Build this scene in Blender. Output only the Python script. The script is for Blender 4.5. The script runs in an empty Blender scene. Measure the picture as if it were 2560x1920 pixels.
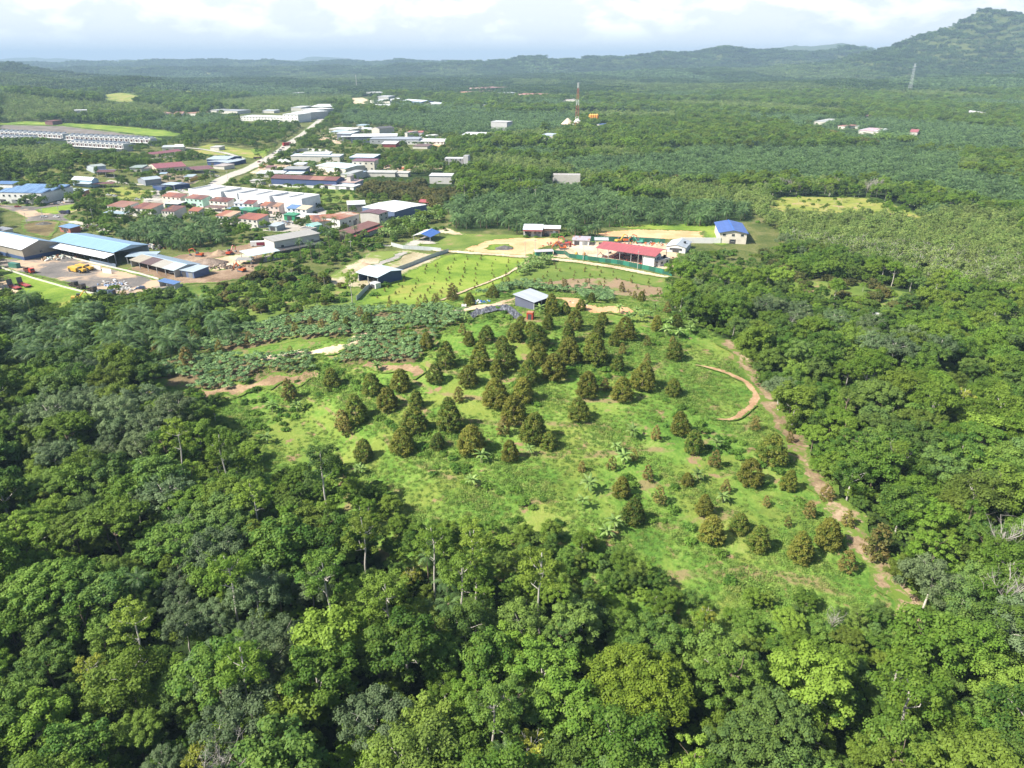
import bpy, math, random
import numpy as np
from mathutils import Vector, Matrix
from mathutils.geometry import delaunay_2d_cdt
R = math.radians
SC = bpy.context.scene
COL = SC.collection
rnd = random.Random(7)
nrg = np.random.default_rng(11)

# ---------------------------------------------------------------- camera, sky, sun, exposure
PITCH = R(24.4); FPX = 1775.0; CAMZ = 100.0
cam = bpy.data.cameras.new('camera'); cam.sensor_width = 36; cam.lens = FPX / 2560 * 36
cam.clip_start = 1; cam.clip_end = 60000
camo = bpy.data.objects.new('camera', cam); COL.objects.link(camo)
camo.location = (0, 0, CAMZ); camo.rotation_euler = (R(90) - PITCH, 0, 0)
SC.camera = camo
SC.view_settings.view_transform = 'Standard'; SC.view_settings.look = 'None'
SC.view_settings.exposure = 1.08; SC.view_settings.gamma = 1
SC.cycles.max_bounces = 6; SC.cycles.diffuse_bounces = 2; SC.cycles.glossy_bounces = 2
SC.cycles.transmission_bounces = 3; SC.cycles.volume_bounces = 0; SC.cycles.transparent_max_bounces = 4
SC.cycles.use_denoising = True

SUN_EL = R(45); SUN_AZ = R(-112)      # azimuth from +Y towards +X
sunv = Vector((math.sin(SUN_AZ) * math.cos(SUN_EL), math.cos(SUN_AZ) * math.cos(SUN_EL), math.sin(SUN_EL)))
sl = bpy.data.lights.new('sun', 'SUN'); sl.energy = 5.0; sl.angle = R(0.5); sl.color = (1, 0.945, 0.83)
so = bpy.data.objects.new('sun', sl); COL.objects.link(so)
so.rotation_euler = (-sunv).to_track_quat('-Z', 'Y').to_euler(); so.location = (-200, 100, 300)

def nd(nt, t, loc=None, **kw):
    n = nt.nodes.new(t)
    for k, v in kw.items():
        if k in n.bl_rna.properties: setattr(n, k, v)
        else: n.inputs[k].default_value = v
    return n
def math_(nt, op, a, b=None, c=None, clamp=False):
    n = nt.nodes.new('ShaderNodeMath'); n.operation = op; n.use_clamp = clamp
    for i, x in enumerate((a, b, c)):
        if x is None: continue
        if isinstance(x, (int, float)): n.inputs[i].default_value = x
        else: nt.links.new(x, n.inputs[i])
    return n.outputs[0]
def mix_(nt, f, a, b, blend='MIX'):
    n = nt.nodes.new('ShaderNodeMix'); n.data_type = 'RGBA'; n.blend_type = blend
    for s, x in ((n.inputs[0], f), (n.inputs[6], a), (n.inputs[7], b)):
        if isinstance(x, (int, float)): s.default_value = x
        elif isinstance(x, tuple): s.default_value = x if len(x) == 4 else (*x, 1)
        else: nt.links.new(x, s)
    return n.outputs[2]
def ramp_(nt, f, stops, interp='LINEAR'):
    n = nt.nodes.new('ShaderNodeValToRGB'); r = n.color_ramp; r.interpolation = interp
    while len(r.elements) > 1: r.elements.remove(r.elements[-1])
    for i, (p, c) in enumerate(stops):
        e = r.elements[0] if i == 0 else r.elements.new(p)
        e.position = p; e.color = (*c, 1) if len(c) == 3 else c
    if f is not None: nt.links.new(f, n.inputs[0])
    return n.outputs[0]
def sstep(nt, x, a, b):
    n = nt.nodes.new('ShaderNodeMapRange'); n.interpolation_type = 'SMOOTHSTEP'
    nt.links.new(x, n.inputs[0]); n.inputs[1].default_value = a; n.inputs[2].default_value = b
    return n.outputs[0]
def noise_(nt, vec, scale, detail=4, rough=0.5, dist=0.0):
    n = nt.nodes.new('ShaderNodeTexNoise'); n.inputs['Scale'].default_value = scale
    n.inputs['Detail'].default_value = detail; n.inputs['Roughness'].default_value = rough
    n.inputs['Distortion'].default_value = dist
    if vec is not None: nt.links.new(vec, n.inputs['Vector'])
    return n.outputs['Fac']

W = bpy.data.worlds.new('World'); SC.world = W; W.use_nodes = True
nt = W.node_tree; nt.nodes.clear()
sky = nt.nodes.new('ShaderNodeTexSky'); sky.sky_type = 'NISHITA'; sky.sun_disc = False
sky.sun_elevation = SUN_EL; sky.sun_rotation = SUN_AZ; sky.altitude = 100
sky.air_density = 1.0; sky.dust_density = 2.0; sky.ozone_density = 1.0
tc = nt.nodes.new('ShaderNodeTexCoord'); sp = nt.nodes.new('ShaderNodeSeparateXYZ')
nt.links.new(tc.outputs['Generated'], sp.inputs[0])
zc = math_(nt, 'MAXIMUM', sp.outputs[2], 0.0)
cb = nt.nodes.new('ShaderNodeCombineXYZ')
nt.links.new(sp.outputs[0], cb.inputs[0]); nt.links.new(sp.outputs[1], cb.inputs[1]); nt.links.new(math_(nt, 'MULTIPLY', zc, 2.4), cb.inputs[2])
cl = noise_(nt, cb.outputs[0], 11.0, 9, 0.55, 0.15)
cl2 = noise_(nt, cb.outputs[0], 3.5, 3, 0.5)
clm = math_(nt, 'ADD', cl, math_(nt, 'MULTIPLY', math_(nt, 'SUBTRACT', cl2, 0.5), 0.45))
cm = sstep(nt, clm, 0.44, 0.56)
lowfade = sstep(nt, sp.outputs[2], 0.012, 0.045)
cm = math_(nt, 'MULTIPLY', cm, lowfade)
veil = ramp_(nt, sp.outputs[2], [(0.0, (0.90, 0.91, 0.90)), (0.04, (0.88, 0.90, 0.90)), (0.10, (0.80, 0.84, 0.87)), (0.28, (0.20, 0.27, 0.38))])
cshade = ramp_(nt, cl, [(0.42, (0.66, 0.73, 0.76)), (0.50, (0.98, 0.99, 0.99)), (0.60, (1.30, 1.30, 1.26))])
c1 = mix_(nt, math_(nt, 'MULTIPLY', cm, 0.8), veil, cshade)
bg1 = nd(nt, 'ShaderNodeBackground', Strength=0.62); nt.links.new(c1, bg1.inputs[0])
bg2 = nd(nt, 'ShaderNodeBackground', Strength=0.085); nt.links.new(sky.outputs[0], bg2.inputs[0])
mx = nt.nodes.new('ShaderNodeMixShader')
fz = math_(nt, 'SUBTRACT', 1.0, sstep(nt, sp.outputs[2], 0.085, 0.21))
nt.links.new(fz, mx.inputs[0]); nt.links.new(bg2.outputs[0], mx.inputs[1]); nt.links.new(bg1.outputs[0], mx.inputs[2])
wo = nt.nodes.new('ShaderNodeOutputWorld'); nt.links.new(mx.outputs[0], wo.inputs[0])

# ---------------------------------------------------------------- terrain height and photo-to-ground helpers
def interp(x, pts):
    a = np.array(pts, float); return np.interp(x, a[:, 0], a[:, 1])
def ang(v):      # photo row -> tangent of the elevation above the horizon (centre column)
    return math.tan(math.atan((960 - v) / FPX) - PITCH)
def crest(D, pts): return [((u - 1280) / FPX * math.cos(PITCH), CAMZ + D * ang(v)) for u, v in pts]
RANGES = [
 # distance, depth, crest (photo column, row)
 (1750, 330, crest(1750, [(-700, 236), (0, 234), (150, 246), (330, 262), (520, 282), (700, 300), (900, 300), (3200, 300)])),
 (2700, 420, crest(2700, [(-700, 170), (0, 186), (110, 196), (200, 205), (330, 196), (450, 214), (560, 226), (700, 232), (900, 236), (1200, 228), (1500, 222), (1800, 216), (2100, 206), (2400, 196), (3200, 190)])),
 (3500, 350, crest(3500, [(-700, 150), (0, 161), (60, 170), (130, 183), (230, 194), (400, 203), (3200, 205)])),
 (4300, 650, crest(4300, [(-700, 200), (1150, 200), (1400, 190), (1600, 180), (1900, 175), (2080, 160), (2140, 145), (2200, 126), (2250, 112), (2330, 82), (2390, 50), (2415, 38), (2432, 34), (2460, 39), (2500, 36), (2560, 41), (2700, 55), (3000, 120), (3300, 150)])),
 (5600, 500, crest(5600, [(-700, 175), (500, 175), (900, 170), (1200, 160), (1285, 153), (1325, 148), (1345, 147), (1375, 152), (1450, 151), (1530, 147), (1600, 143), (1700, 136), (1750, 131), (1810, 124), (1860, 125), (1920, 130), (2000, 136), (2080, 128), (2130, 123), (2180, 133), (2300, 140), (3200, 150)])),
 (7500, 700, crest(7500, [(-700, 165), (0, 165), (200, 162), (420, 156), (600, 157), (760, 160), (1000, 157), (1200, 162), (1480, 156), (1500, 149), (1560, 150), (1700, 158), (3200, 160)])),
 (9500, 700, crest(9500, [(-700, 170), (0, 166), (1500, 165), (1860, 145), (1900, 126), (1960, 119), (2040, 112), (2090, 110), (2120, 115), (2180, 118), (2240, 130), (3200, 150)])),
 (15000, 1300, crest(15000, [(-700, 150), (0, 148), (80, 144), (160, 146), (240, 153), (310, 147), (380, 155), (500, 152), (640, 154), (740, 150), (770, 142), (800, 141), (850, 147), (865, 144), (900, 151), (1000, 153), (1150, 150), (1300, 156), (3200, 158)])),
]
def H(x, y):
    x = np.asarray(x, float); y = np.asarray(y, float)
    sy = np.where(y > 255, 48.0, 92.0); sx = np.where(x < 5, 92.0, 105.0)
    z = 15.0 * np.exp(-((x - 5) / sx) ** 2 - ((y - 255) / sy) ** 2)
    z = z - 8 * np.exp(-((x + 78) / 38) ** 2 - ((y - 172) / 42) ** 2)
    z = z - 5 * np.exp(-((x - 5) / 60) ** 2 - ((y - 85) / 30) ** 2)
    z = z + 15 * np.exp(-((x + 425) / 95) ** 2 - ((y - 690) / 55) ** 2)
    z = z + 0.5 * np.sin(x / 13.0 + 1) * np.sin(y / 17.0) * np.exp(-(y / 400.0) ** 2)
    r = np.clip((y - 1300) / 1500, 0, 1)
    z = z + r * (10 * np.sin(x / 210.0 + y / 370.0) * np.sin(y / 260.0 + 1.3) + 7 * np.sin(x / 95.0 + 2) * np.sin(y / 133.0))
    t = x / np.maximum(y, 1.0)
    for D, Wd, cr in RANGES:
        c = interp(t, cr)
        rough = 1 + 0.05 * np.sin(x / (D * .013)) + 0.035 * np.sin(x / (D * .0047) + y / 150.) + 0.02 * np.sin(x / (D * .0021) + 1.0)
        prof = np.exp(-((y - D) / Wd) ** 2)
        base = np.maximum(c, 0) * prof * rough
        z = np.maximum(z, base) * 0.999 + 0
    return z
cP, sP = math.cos(PITCH), math.sin(PITCH)
def ray(u, v):
    dx = (u - 1280) / FPX; dy = (960 - v) / FPX
    return np.array([dx, cP + dy * sP, -sP + dy * cP])
_ts = np.concatenate([np.linspace(40, 900, 700), np.geomspace(905, 26000, 700)])
def gp(u, v, h=0.0):
    """ground (or h above it) under a photo pixel"""
    d = ray(u, v)
    z = CAMZ + d[2] * _ts; g = H(d[0] * _ts, d[1] * _ts) + h
    k = np.nonzero(z < g)[0]
    if len(k) == 0: t = _ts[-1]
    else:
        k = k[0]
        if k == 0: t = _ts[0]
        else:
            a, b = z[k-1] - g[k-1], z[k] - g[k]; t = _ts[k-1] + (_ts[k] - _ts[k-1]) * a / (a - b)
    return np.array([d[0] * t, d[1] * t])
def proj(x, y, z):
    x = np.asarray(x, float); y = np.asarray(y, float); z = np.asarray(z, float) - CAMZ
    f = y * cP - z * sP; up = y * sP + z * cP
    return 1280 + FPX * x / f, 960 - FPX * up / f
def inpoly(u, v, poly):
    u = np.asarray(u); v = np.asarray(v); ins = np.zeros(np.broadcast(u, v).shape, bool)
    n = len(poly); j = n - 1
    for i in range(n):
        xi, yi = poly[i]; xj, yj = poly[j]
        with np.errstate(divide='ignore', invalid='ignore'):
            c = ((yi > v) != (yj > v)) & (u < (xj - xi) * (v - yi) / ((yj - yi) if yj != yi else 1e-9) + xi)
        ins ^= c; j = i
    return ins
CR = {'A': (0, 0, 2212/2560), 'c1': (0, 100, 3.456), 'c2': (560, 150, 3.456), 'c3': (0, 380, 3.456), 'c4': (540, 380, 3.456), 'c5': (1100, 480, 3.456),
      'c6': (1700, 0, 2.572), 'c7': (1700, 450, 2.572), 'c8': (1100, 180, 3.456), 'z1': (0, 300, 5.53), 'z2': (380, 420, 5.53), 'z3': (700, 420, 5.53),
      'z4': (640, 210, 4.608), 'z5': (0, 560, 4.608), 'z6': (1280, 540, 4.608),
      'o1': (0, 850, 2.572), 'o2': (850, 850, 2.572), 'o3': (1700, 1000, 2.572), 'o6': (300, 720, 2.572), 'o4': (0, 1360, 2.572), 'o5': (850, 1360, 2.572), 's': (0, 0, 1)}
def P(k, x, y): a, b, s = CR[k]; return (a + x / s, b + y / s)
def PP(k, *pts): return [P(k, *p) for p in pts]

# ---------------------------------------------------------------- mesh helpers
def tag(o, label=None, cat=None, group=None, kind=None):
    for k, v in (('label', label), ('category', cat), ('group', group), ('kind', kind)):
        if v: o[k] = v
    return o
def link(name, me, parent=None):
    o = bpy.data.objects.new(name, me); COL.objects.link(o)
    if parent: o.parent = parent
    return o
def empty(name, x, y, rz=0.0, z=None, label=None, cat=None, group=None):
    o = bpy.data.objects.new(name, None); COL.objects.link(o); o.empty_display_size = 1
    o.location = (x, y, float(H(x, y)) if z is None else z); o.rotation_euler.z = rz
    return tag(o, label, cat, group)
def qmesh(name, V, F, mats, mi=None, tone=None, smooth=False):
    """mesh from numpy verts and an (n,k) face array"""
    me = bpy.data.meshes.new(name); n, k = F.shape
    me.vertices.add(len(V)); me.vertices.foreach_set('co', np.ascontiguousarray(V, np.float32).ravel())
    me.loops.add(n * k); me.loops.foreach_set('vertex_index', np.ascontiguousarray(F, np.int32).ravel())
    me.polygons.add(n); me.polygons.foreach_set('loop_start', np.arange(0, n * k, k, dtype=np.int32))
    for m in mats: me.materials.append(m)
    if mi is not None: me.polygons.foreach_set('material_index', np.ascontiguousarray(mi, np.int32))
    me.update(calc_edges=True)
    if tone is not None:
        a = me.attributes.new('tone', 'FLOAT', 'POINT'); a.data.foreach_set('value', np.ascontiguousarray(tone, np.float32))
    if smooth: me.polygons.foreach_set('use_smooth', np.ones(n, bool))
    return me
class MB:
    def __init__(s): s.v = []; s.f = []; s.m = []
    def quad(s, pts, m=0):
        b = len(s.v); s.v += [tuple(p) for p in pts]; s.f.append(tuple(range(b, b + len(pts)))); s.m.append(m)
    def hexa(s, lo, hi, m=0, caps=True):
        """prism between polygon lo and polygon hi"""
        n = len(lo); b = len(s.v); s.v += [tuple(p) for p in lo] + [tuple(p) for p in hi]
        for i in range(n):
            j = (i + 1) % n; s.f.append((b + i, b + j, b + n + j, b + n + i)); s.m.append(m)
        if caps: s.f.append(tuple(b + i for i in range(n))[::-1]); s.f.append(tuple(b + n + i for i in range(n))); s.m += [m, m]
        return s
    def box(s, x0, x1, y0, y1, z0, z1, m=0):
        return s.hexa([(x0, y0, z0), (x1, y0, z0), (x1, y1, z0), (x0, y1, z0)], [(x0, y0, z1), (x1, y0, z1), (x1, y1, z1), (x0, y1, z1)], m)
    def tube(s, a, b, r0, r1=None, n=6, m=0):
        a = Vector(a); b = Vector(b); r1 = r0 if r1 is None else r1; d = (b - a)
        q = d.to_track_quat('Z', 'Y'); lo, hi = [], []
        for i in range(n):
            t = 2 * math.pi * i / n; c = Vector((math.cos(t), math.sin(t), 0))
            lo.append(a + q @ (c * r0)); hi.append(b + q @ (c * r1))
        return s.hexa(lo, hi, m)
    def build(s, name, mats, parent=None):
        me = bpy.data.meshes.new(name); me.from_pydata(s.v, [], s.f)
        for m in (mats if isinstance(mats, (list, tuple)) else [mats]): me.materials.append(m)
        me.polygons.foreach_set('material_index', s.m); me.update()
        return link(name, me, parent)

# ---------------------------------------------------------------- materials
_mats = {}
def new_mat(name):
    m = bpy.data.materials.new(name); m.use_nodes = True; nt = m.node_tree; nt.nodes.clear()
    o = nt.nodes.new('ShaderNodeOutputMaterial'); p = nt.nodes.new('ShaderNodeBsdfPrincipled')
    nt.links.new(p.outputs[0], o.inputs[0]); return m, nt, p, o
def paint(col, rough=0.6, dirt=0.25, scale=1.2, metal=0.0, bump=0.0):
    """painted / rendered / concrete surface with uneven dirt"""
    key = ('p', col, rough, dirt, scale, metal)
    if key in _mats: return _mats[key]
    m, nt, p, o = new_mat('paint'); tc = nt.nodes.new('ShaderNodeTexCoord')
    n1 = noise_(nt, tc.outputs['Object'], scale * .35, 6, 0.65); n2 = noise_(nt, tc.outputs['Object'], scale * 3.0, 4, 0.6)
    f = math_(nt, 'MULTIPLY', sstep(nt, math_(nt, 'ADD', math_(nt, 'MULTIPLY', n1, 0.7), math_(nt, 'MULTIPLY', n2, 0.3)), 0.42, 0.68), dirt)
    dk = tuple(c * 0.42 + 0.02 for c in col)
    nt.links.new(mix_(nt, f, col, dk), p.inputs['Base Color'])
    p.inputs['Roughness'].default_value = rough; p.inputs['Metallic'].default_value = metal
    p.inputs['Specular IOR Level'].default_value = 0.3
    _mats[key] = m; return m
def roofm(col, rust=0.0, alt=None, pitch=1.1, along=0):
    lum_ = (col[0] + col[1] + col[2]) / 3; k_ = 0.80 if lum_ < .6 else .92
    col = tuple((c * .82 + lum_ * .18) * k_ for c in col)
    """profiled metal sheeting: ribs in bump, streaks and rust in colour; alt paints whole sheets another colour"""
    key = ('r', col, rust, alt, pitch, along)
    if key in _mats: return _mats[key]
    m, nt, p, o = new_mat('roof_sheet'); tc = nt.nodes.new('ShaderNodeTexCoord')
    sx = nt.nodes.new('ShaderNodeSeparateXYZ'); nt.links.new(tc.outputs['Object'], sx.inputs[0])
    mp = nt.nodes.new('ShaderNodeMapping'); nt.links.new(tc.outputs['Object'], mp.inputs[0])
    mp.inputs['Scale'].default_value = (1.0, 0.12, 0.12) if along == 0 else (0.12, 1.0, 0.12)
    n1 = noise_(nt, mp.outputs[0], 0.9, 5, 0.65); n2 = noise_(nt, tc.outputs['Object'], 0.23, 4, 0.6)
    wv = math_(nt, 'FLOOR', math_(nt, 'MULTIPLY', sx.outputs[along], 1 / pitch))
    wn = nt.nodes.new('ShaderNodeTexWhiteNoise'); wn.noise_dimensions = '1D'; nt.links.new(wv, wn.inputs['W'])
    c = mix_(nt, math_(nt, 'MULTIPLY', sstep(nt, n1, 0.35, 0.75), 0.35), col, tuple(x * 0.62 for x in col))
    if alt: c = mix_(nt, math_(nt, 'GREATER_THAN', wn.outputs[0], 0.6), c, alt)
    c = mix_(nt, math_(nt, 'MULTIPLY', wn.outputs[0], 0.22), c, tuple(min(1, x * 0.6) for x in col))
    if rust > 0:
        rf = sstep(nt, math_(nt, 'ADD', math_(nt, 'MULTIPLY', n1, 0.45), math_(nt, 'MULTIPLY', n2, 0.55)), 0.62 - rust * 0.3, 0.72 - rust * 0.25)
        rc = mix_(nt, n1, (0.20, 0.055, 0.025), (0.42, 0.17, 0.07))
        c = mix_(nt, rf, c, rc)
    nt.links.new(c, p.inputs['Base Color'])
    p.inputs['Roughness'].default_value = 0.42; p.inputs['Metallic'].default_value = 0.0; p.inputs['Specular IOR Level'].default_value = 0.5
    w2 = math_(nt, 'SINE', math_(nt, 'MULTIPLY', sx.outputs[along], 2 * math.pi / 0.35))
    bp = nt.nodes.new('ShaderNodeBump'); bp.inputs['Strength'].default_value = 0.5; bp.inputs['Distance'].default_value = 0.04
    nt.links.new(w2, bp.inputs['Height']); nt.links.new(bp.outputs[0], p.inputs['Normal'])
    _mats[key] = m; return m
def glassm(col=(0.03, 0.04, 0.05)):
    key = ('g', col)
    if key in _mats: return _mats[key]
    m, nt, p, o = new_mat('window_glass'); p.inputs['Base Color'].default_value = (*col, 1)
    p.inputs['Roughness'].default_value = 0.12; p.inputs['Specular IOR Level'].default_value = 0.6
    _mats[key] = m; return m
def soil(name, stops, scale=0.08, rough=0.95, fine=1.4, bump=0.25, patches=None, edge=True):
    """ground surface: colour ramp over layered noise, world coordinates"""
    key = ('s', name)
    if key in _mats: return _mats[key]
    m, nt, p, o = new_mat(name); g = nt.nodes.new('ShaderNodeNewGeometry')
    n1 = noise_(nt, g.outputs['Position'], scale, 7, 0.62, 0.6); n2 = noise_(nt, g.outputs['Position'], fine, 5, 0.7)
    f = math_(nt, 'ADD', math_(nt, 'MULTIPLY', n1, 0.62), math_(nt, 'MULTIPLY', n2, 0.38))
    c = ramp_(nt, f, stops)
    if patches:
        pc, sc, a, b = patches
        c = mix_(nt, sstep(nt, noise_(nt, g.outputs['Position'], sc, 8, 0.65, 0.5), a, b), c, pc)
    if edge:      # ragged border: grass creeps in where the sheet ends
        at = nt.nodes.new('ShaderNodeAttribute'); at.attribute_name = 'tone'
        ne = noise_(nt, g.outputs['Position'], 0.55, 6, 0.7)
        fe = sstep(nt, math_(nt, 'ADD', at.outputs['Fac'], math_(nt, 'MULTIPLY', math_(nt, 'SUBTRACT', ne, 0.5), 2.2)), 0.30, 0.42)
        gr = ramp_(nt, f, [(0.36, (0.050, 0.105, 0.016)), (0.47, (0.090, 0.155, 0.024)), (0.56, (0.135, 0.190, 0.036)), (0.66, (0.21, 0.22, 0.07))])
        c = mix_(nt, fe, gr, c)
    nt.links.new(c, p.inputs['Base Color'])
    p.inputs['Roughness'].default_value = rough; p.inputs['Specular IOR Level'].default_value = 0.15
    bp = nt.nodes.new('ShaderNodeBump'); bp.inputs['Strength'].default_value = 0.6; bp.inputs['Distance'].default_value = bump
    nt.links.new(n2, bp.inputs['Height']); nt.links.new(bp.outputs[0], p.inputs['Normal'])
    _mats[key] = m; return m
def leafm(name, ramp, tonecol, tonef=0.5, trans=0.28, rough=0.55):
    """foliage: per-tree colour from a ramp, per-leaf tone attribute towards tonecol"""
    m, nt, p, o = new_mat(name)
    oi = nt.nodes.new('ShaderNodeObjectInfo'); at = nt.nodes.new('ShaderNodeAttribute'); at.attribute_name = 'tone'
    c = ramp_(nt, oi.outputs['Random'], ramp)
    c = mix_(nt, math_(nt, 'MULTIPLY', at.outputs['Fac'], tonef), c, tonecol)
    h = nt.nodes.new('ShaderNodeHueSaturation'); nt.links.new(c, h.inputs['Color'])
    v = math_(nt, 'ADD', 0.78, math_(nt, 'MULTIPLY', math_(nt, 'FRACT', math_(nt, 'MULTIPLY', oi.outputs['Random'], 37.7)), 0.55))
    nt.links.new(v, h.inputs['Value'])
    nt.links.new(h.outputs[0], p.inputs['Base Color']); p.inputs['Roughness'].default_value = rough
    p.inputs['Specular IOR Level'].default_value = 0.14
    t = nt.nodes.new('ShaderNodeBsdfTranslucent'); nt.links.new(h.outputs[0], t.inputs[0])
    mx = nt.nodes.new('ShaderNodeMixShader'); mx.inputs[0].default_value = trans
    nt.links.new(p.outputs[0], mx.inputs[1]); nt.links.new(t.outputs[0], mx.inputs[2]); nt.links.new(mx.outputs[0], o.inputs[0])
    return m
# ---------------------------------------------------------------- ground
ORCH = PP('A', (455,900),(500,905),(540,950),(590,1000),(700,985),(790,1025),(850,1085),(950,1110),(1060,1110),(1180,1120),(1290,1150),(1400,1200),(1480,1262),(1570,1290),(1700,1255),(1880,1290),(1960,1350),(1995,1350),
          (1960,1290),(1900,1225),(1860,1150),(1790,1060),(1720,960),(1680,900),(1640,840),(1600,760),(1540,720),(1450,670),(1440,640),(1330,640),(1180,620),(1000,645),(900,680),(800,700),(700,740),(600,780),(560,800),(480,860))
CROPZ = PP('A', (330,790),(400,745),(520,720),(620,690),(760,680),(950,660),(990,700),(900,790),(860,800),(740,790),(690,800),(600,830),(520,850),(440,870),(350,860))
xs = np.linspace(-1.75, 1.75, 471)
ys = np.concatenate([np.linspace(-58, 40, 12)[:-1], np.linspace(40, 430, 190)[:-1], np.geomspace(430, 24000, 330)])
GX = np.outer(ys + 60, xs); GY = np.repeat(ys[:, None], len(xs), 1); GZ = H(GX, np.maximum(GY, 1))
nr, nc = GX.shape; I = np.arange(nr * nc).reshape(nr, nc)
F = np.stack([I[:-1, :-1].ravel(), I[:-1, 1:].ravel(), I[1:, 1:].ravel(), I[1:, :-1].ravel()], 1)
m, nt, p, o = new_mat('ground'); g = nt.nodes.new('ShaderNodeNewGeometry'); at = nt.nodes.new('ShaderNodeAttribute'); at.attribute_name = 'tone'
n1 = noise_(nt, g.outputs['Position'], 0.06, 8, 0.62, 0.8); n2 = noise_(nt, g.outputs['Position'], 0.9, 6, 0.7); n3 = noise_(nt, g.outputs['Position'], 0.17, 6, 0.6, 0.4)
f = math_(nt, 'ADD', math_(nt, 'MULTIPLY', n1, 0.55), math_(nt, 'MULTIPLY', n2, 0.45))
lush = ramp_(nt, f, [(0.38, (0.060, 0.135, 0.022)), (0.46, (0.105, 0.205, 0.032)), (0.54, (0.165, 0.260, 0.048)), (0.62, (0.25, 0.30, 0.085))])
lush = mix_(nt, math_(nt, 'MULTIPLY', sstep(nt, noise_(nt, g.outputs['Position'], 0.035, 5, 0.6, 1.0), 0.48, 0.62), 0.55), lush, (0.23, 0.25, 0.055))
lush = mix_(nt, sstep(nt, n3, 0.59, 0.67), lush, (0.27, 0.185, 0.105))
sz_ = nt.nodes.new('ShaderNodeSeparateXYZ'); nt.links.new(g.outputs['Position'], sz_.inputs[0])
ter = math_(nt, 'FRACT', math_(nt, 'ADD', math_(nt, 'MULTIPLY', sz_.outputs[2], 0.62), math_(nt, 'MULTIPLY', n3, 0.35)))
tf_ = math_(nt, 'MULTIPLY', sstep(nt, math_(nt, 'ABSOLUTE', math_(nt, 'SUBTRACT', ter, 0.5)), 0.12, 0.05), sstep(nt, n1, 0.46, 0.54))
lush = mix_(nt, math_(nt, 'MULTIPLY', tf_, 0.8), lush, (0.25, 0.185, 0.10))
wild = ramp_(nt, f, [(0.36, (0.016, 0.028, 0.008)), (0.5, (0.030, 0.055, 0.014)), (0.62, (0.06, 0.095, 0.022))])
plain = ramp_(nt, f, [(0.38, (0.055, 0.085, 0.022)), (0.47, (0.10, 0.125, 0.035)), (0.55, (0.15, 0.155, 0.055)), (0.63, (0.25, 0.21, 0.12))])
sy_ = nt.nodes.new('ShaderNodeSeparateXYZ'); nt.links.new(g.outputs['Position'], sy_.inputs[0])
lush = mix_(nt, sstep(nt, sy_.outputs[1], 315, 350), lush, plain)
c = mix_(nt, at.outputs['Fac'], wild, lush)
nt.links.new(c, p.inputs['Base Color']); p.inputs['Roughness'].default_value = 0.95; p.inputs['Specular IOR Level'].default_value = 0.1
bp = nt.nodes.new('ShaderNodeBump'); bp.inputs['Strength'].default_value = 0.9; bp.inputs['Distance'].default_value = 0.5
nt.links.new(n2, bp.inputs['Height']); nt.links.new(bp.outputs[0], p.inputs['Normal'])
pu, pv = proj(GX, np.maximum(GY, 1), GZ)
TOWN = PP('A', (0,470),(0,395),(150,350),(400,300),(520,250),(700,235),(900,260),(980,300),(1010,360),(760,380),(780,430),(900,430),(980,420),(980,500),(1640,480),(1650,600),(1440,650),(1150,640),(700,700),(560,700),(400,640),(0,640))
RF = PP('A', (1620,430),(1870,425),(2010,470),(2212,560),(2212,640),(2000,610),(1700,650),(1650,560))
ORCHG = ORCH[:1] + [(430, 1060), (560, 1240), (700, 1290), (860, 1330), (1000, 1420), (1250, 1460), (1480, 1500), (1640, 1590), (1860, 1620), (2140, 1600), (2330, 1640)] + ORCH[17:]
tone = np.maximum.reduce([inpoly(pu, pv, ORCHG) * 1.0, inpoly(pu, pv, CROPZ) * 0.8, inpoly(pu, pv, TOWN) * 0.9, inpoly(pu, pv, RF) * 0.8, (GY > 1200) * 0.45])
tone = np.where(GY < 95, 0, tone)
gm = qmesh('ground', np.stack([GX.ravel(), GY.ravel(), GZ.ravel()], 1), F, [m], tone=tone.ravel(), smooth=True)
tag(link('ground', gm), kind='structure')

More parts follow.
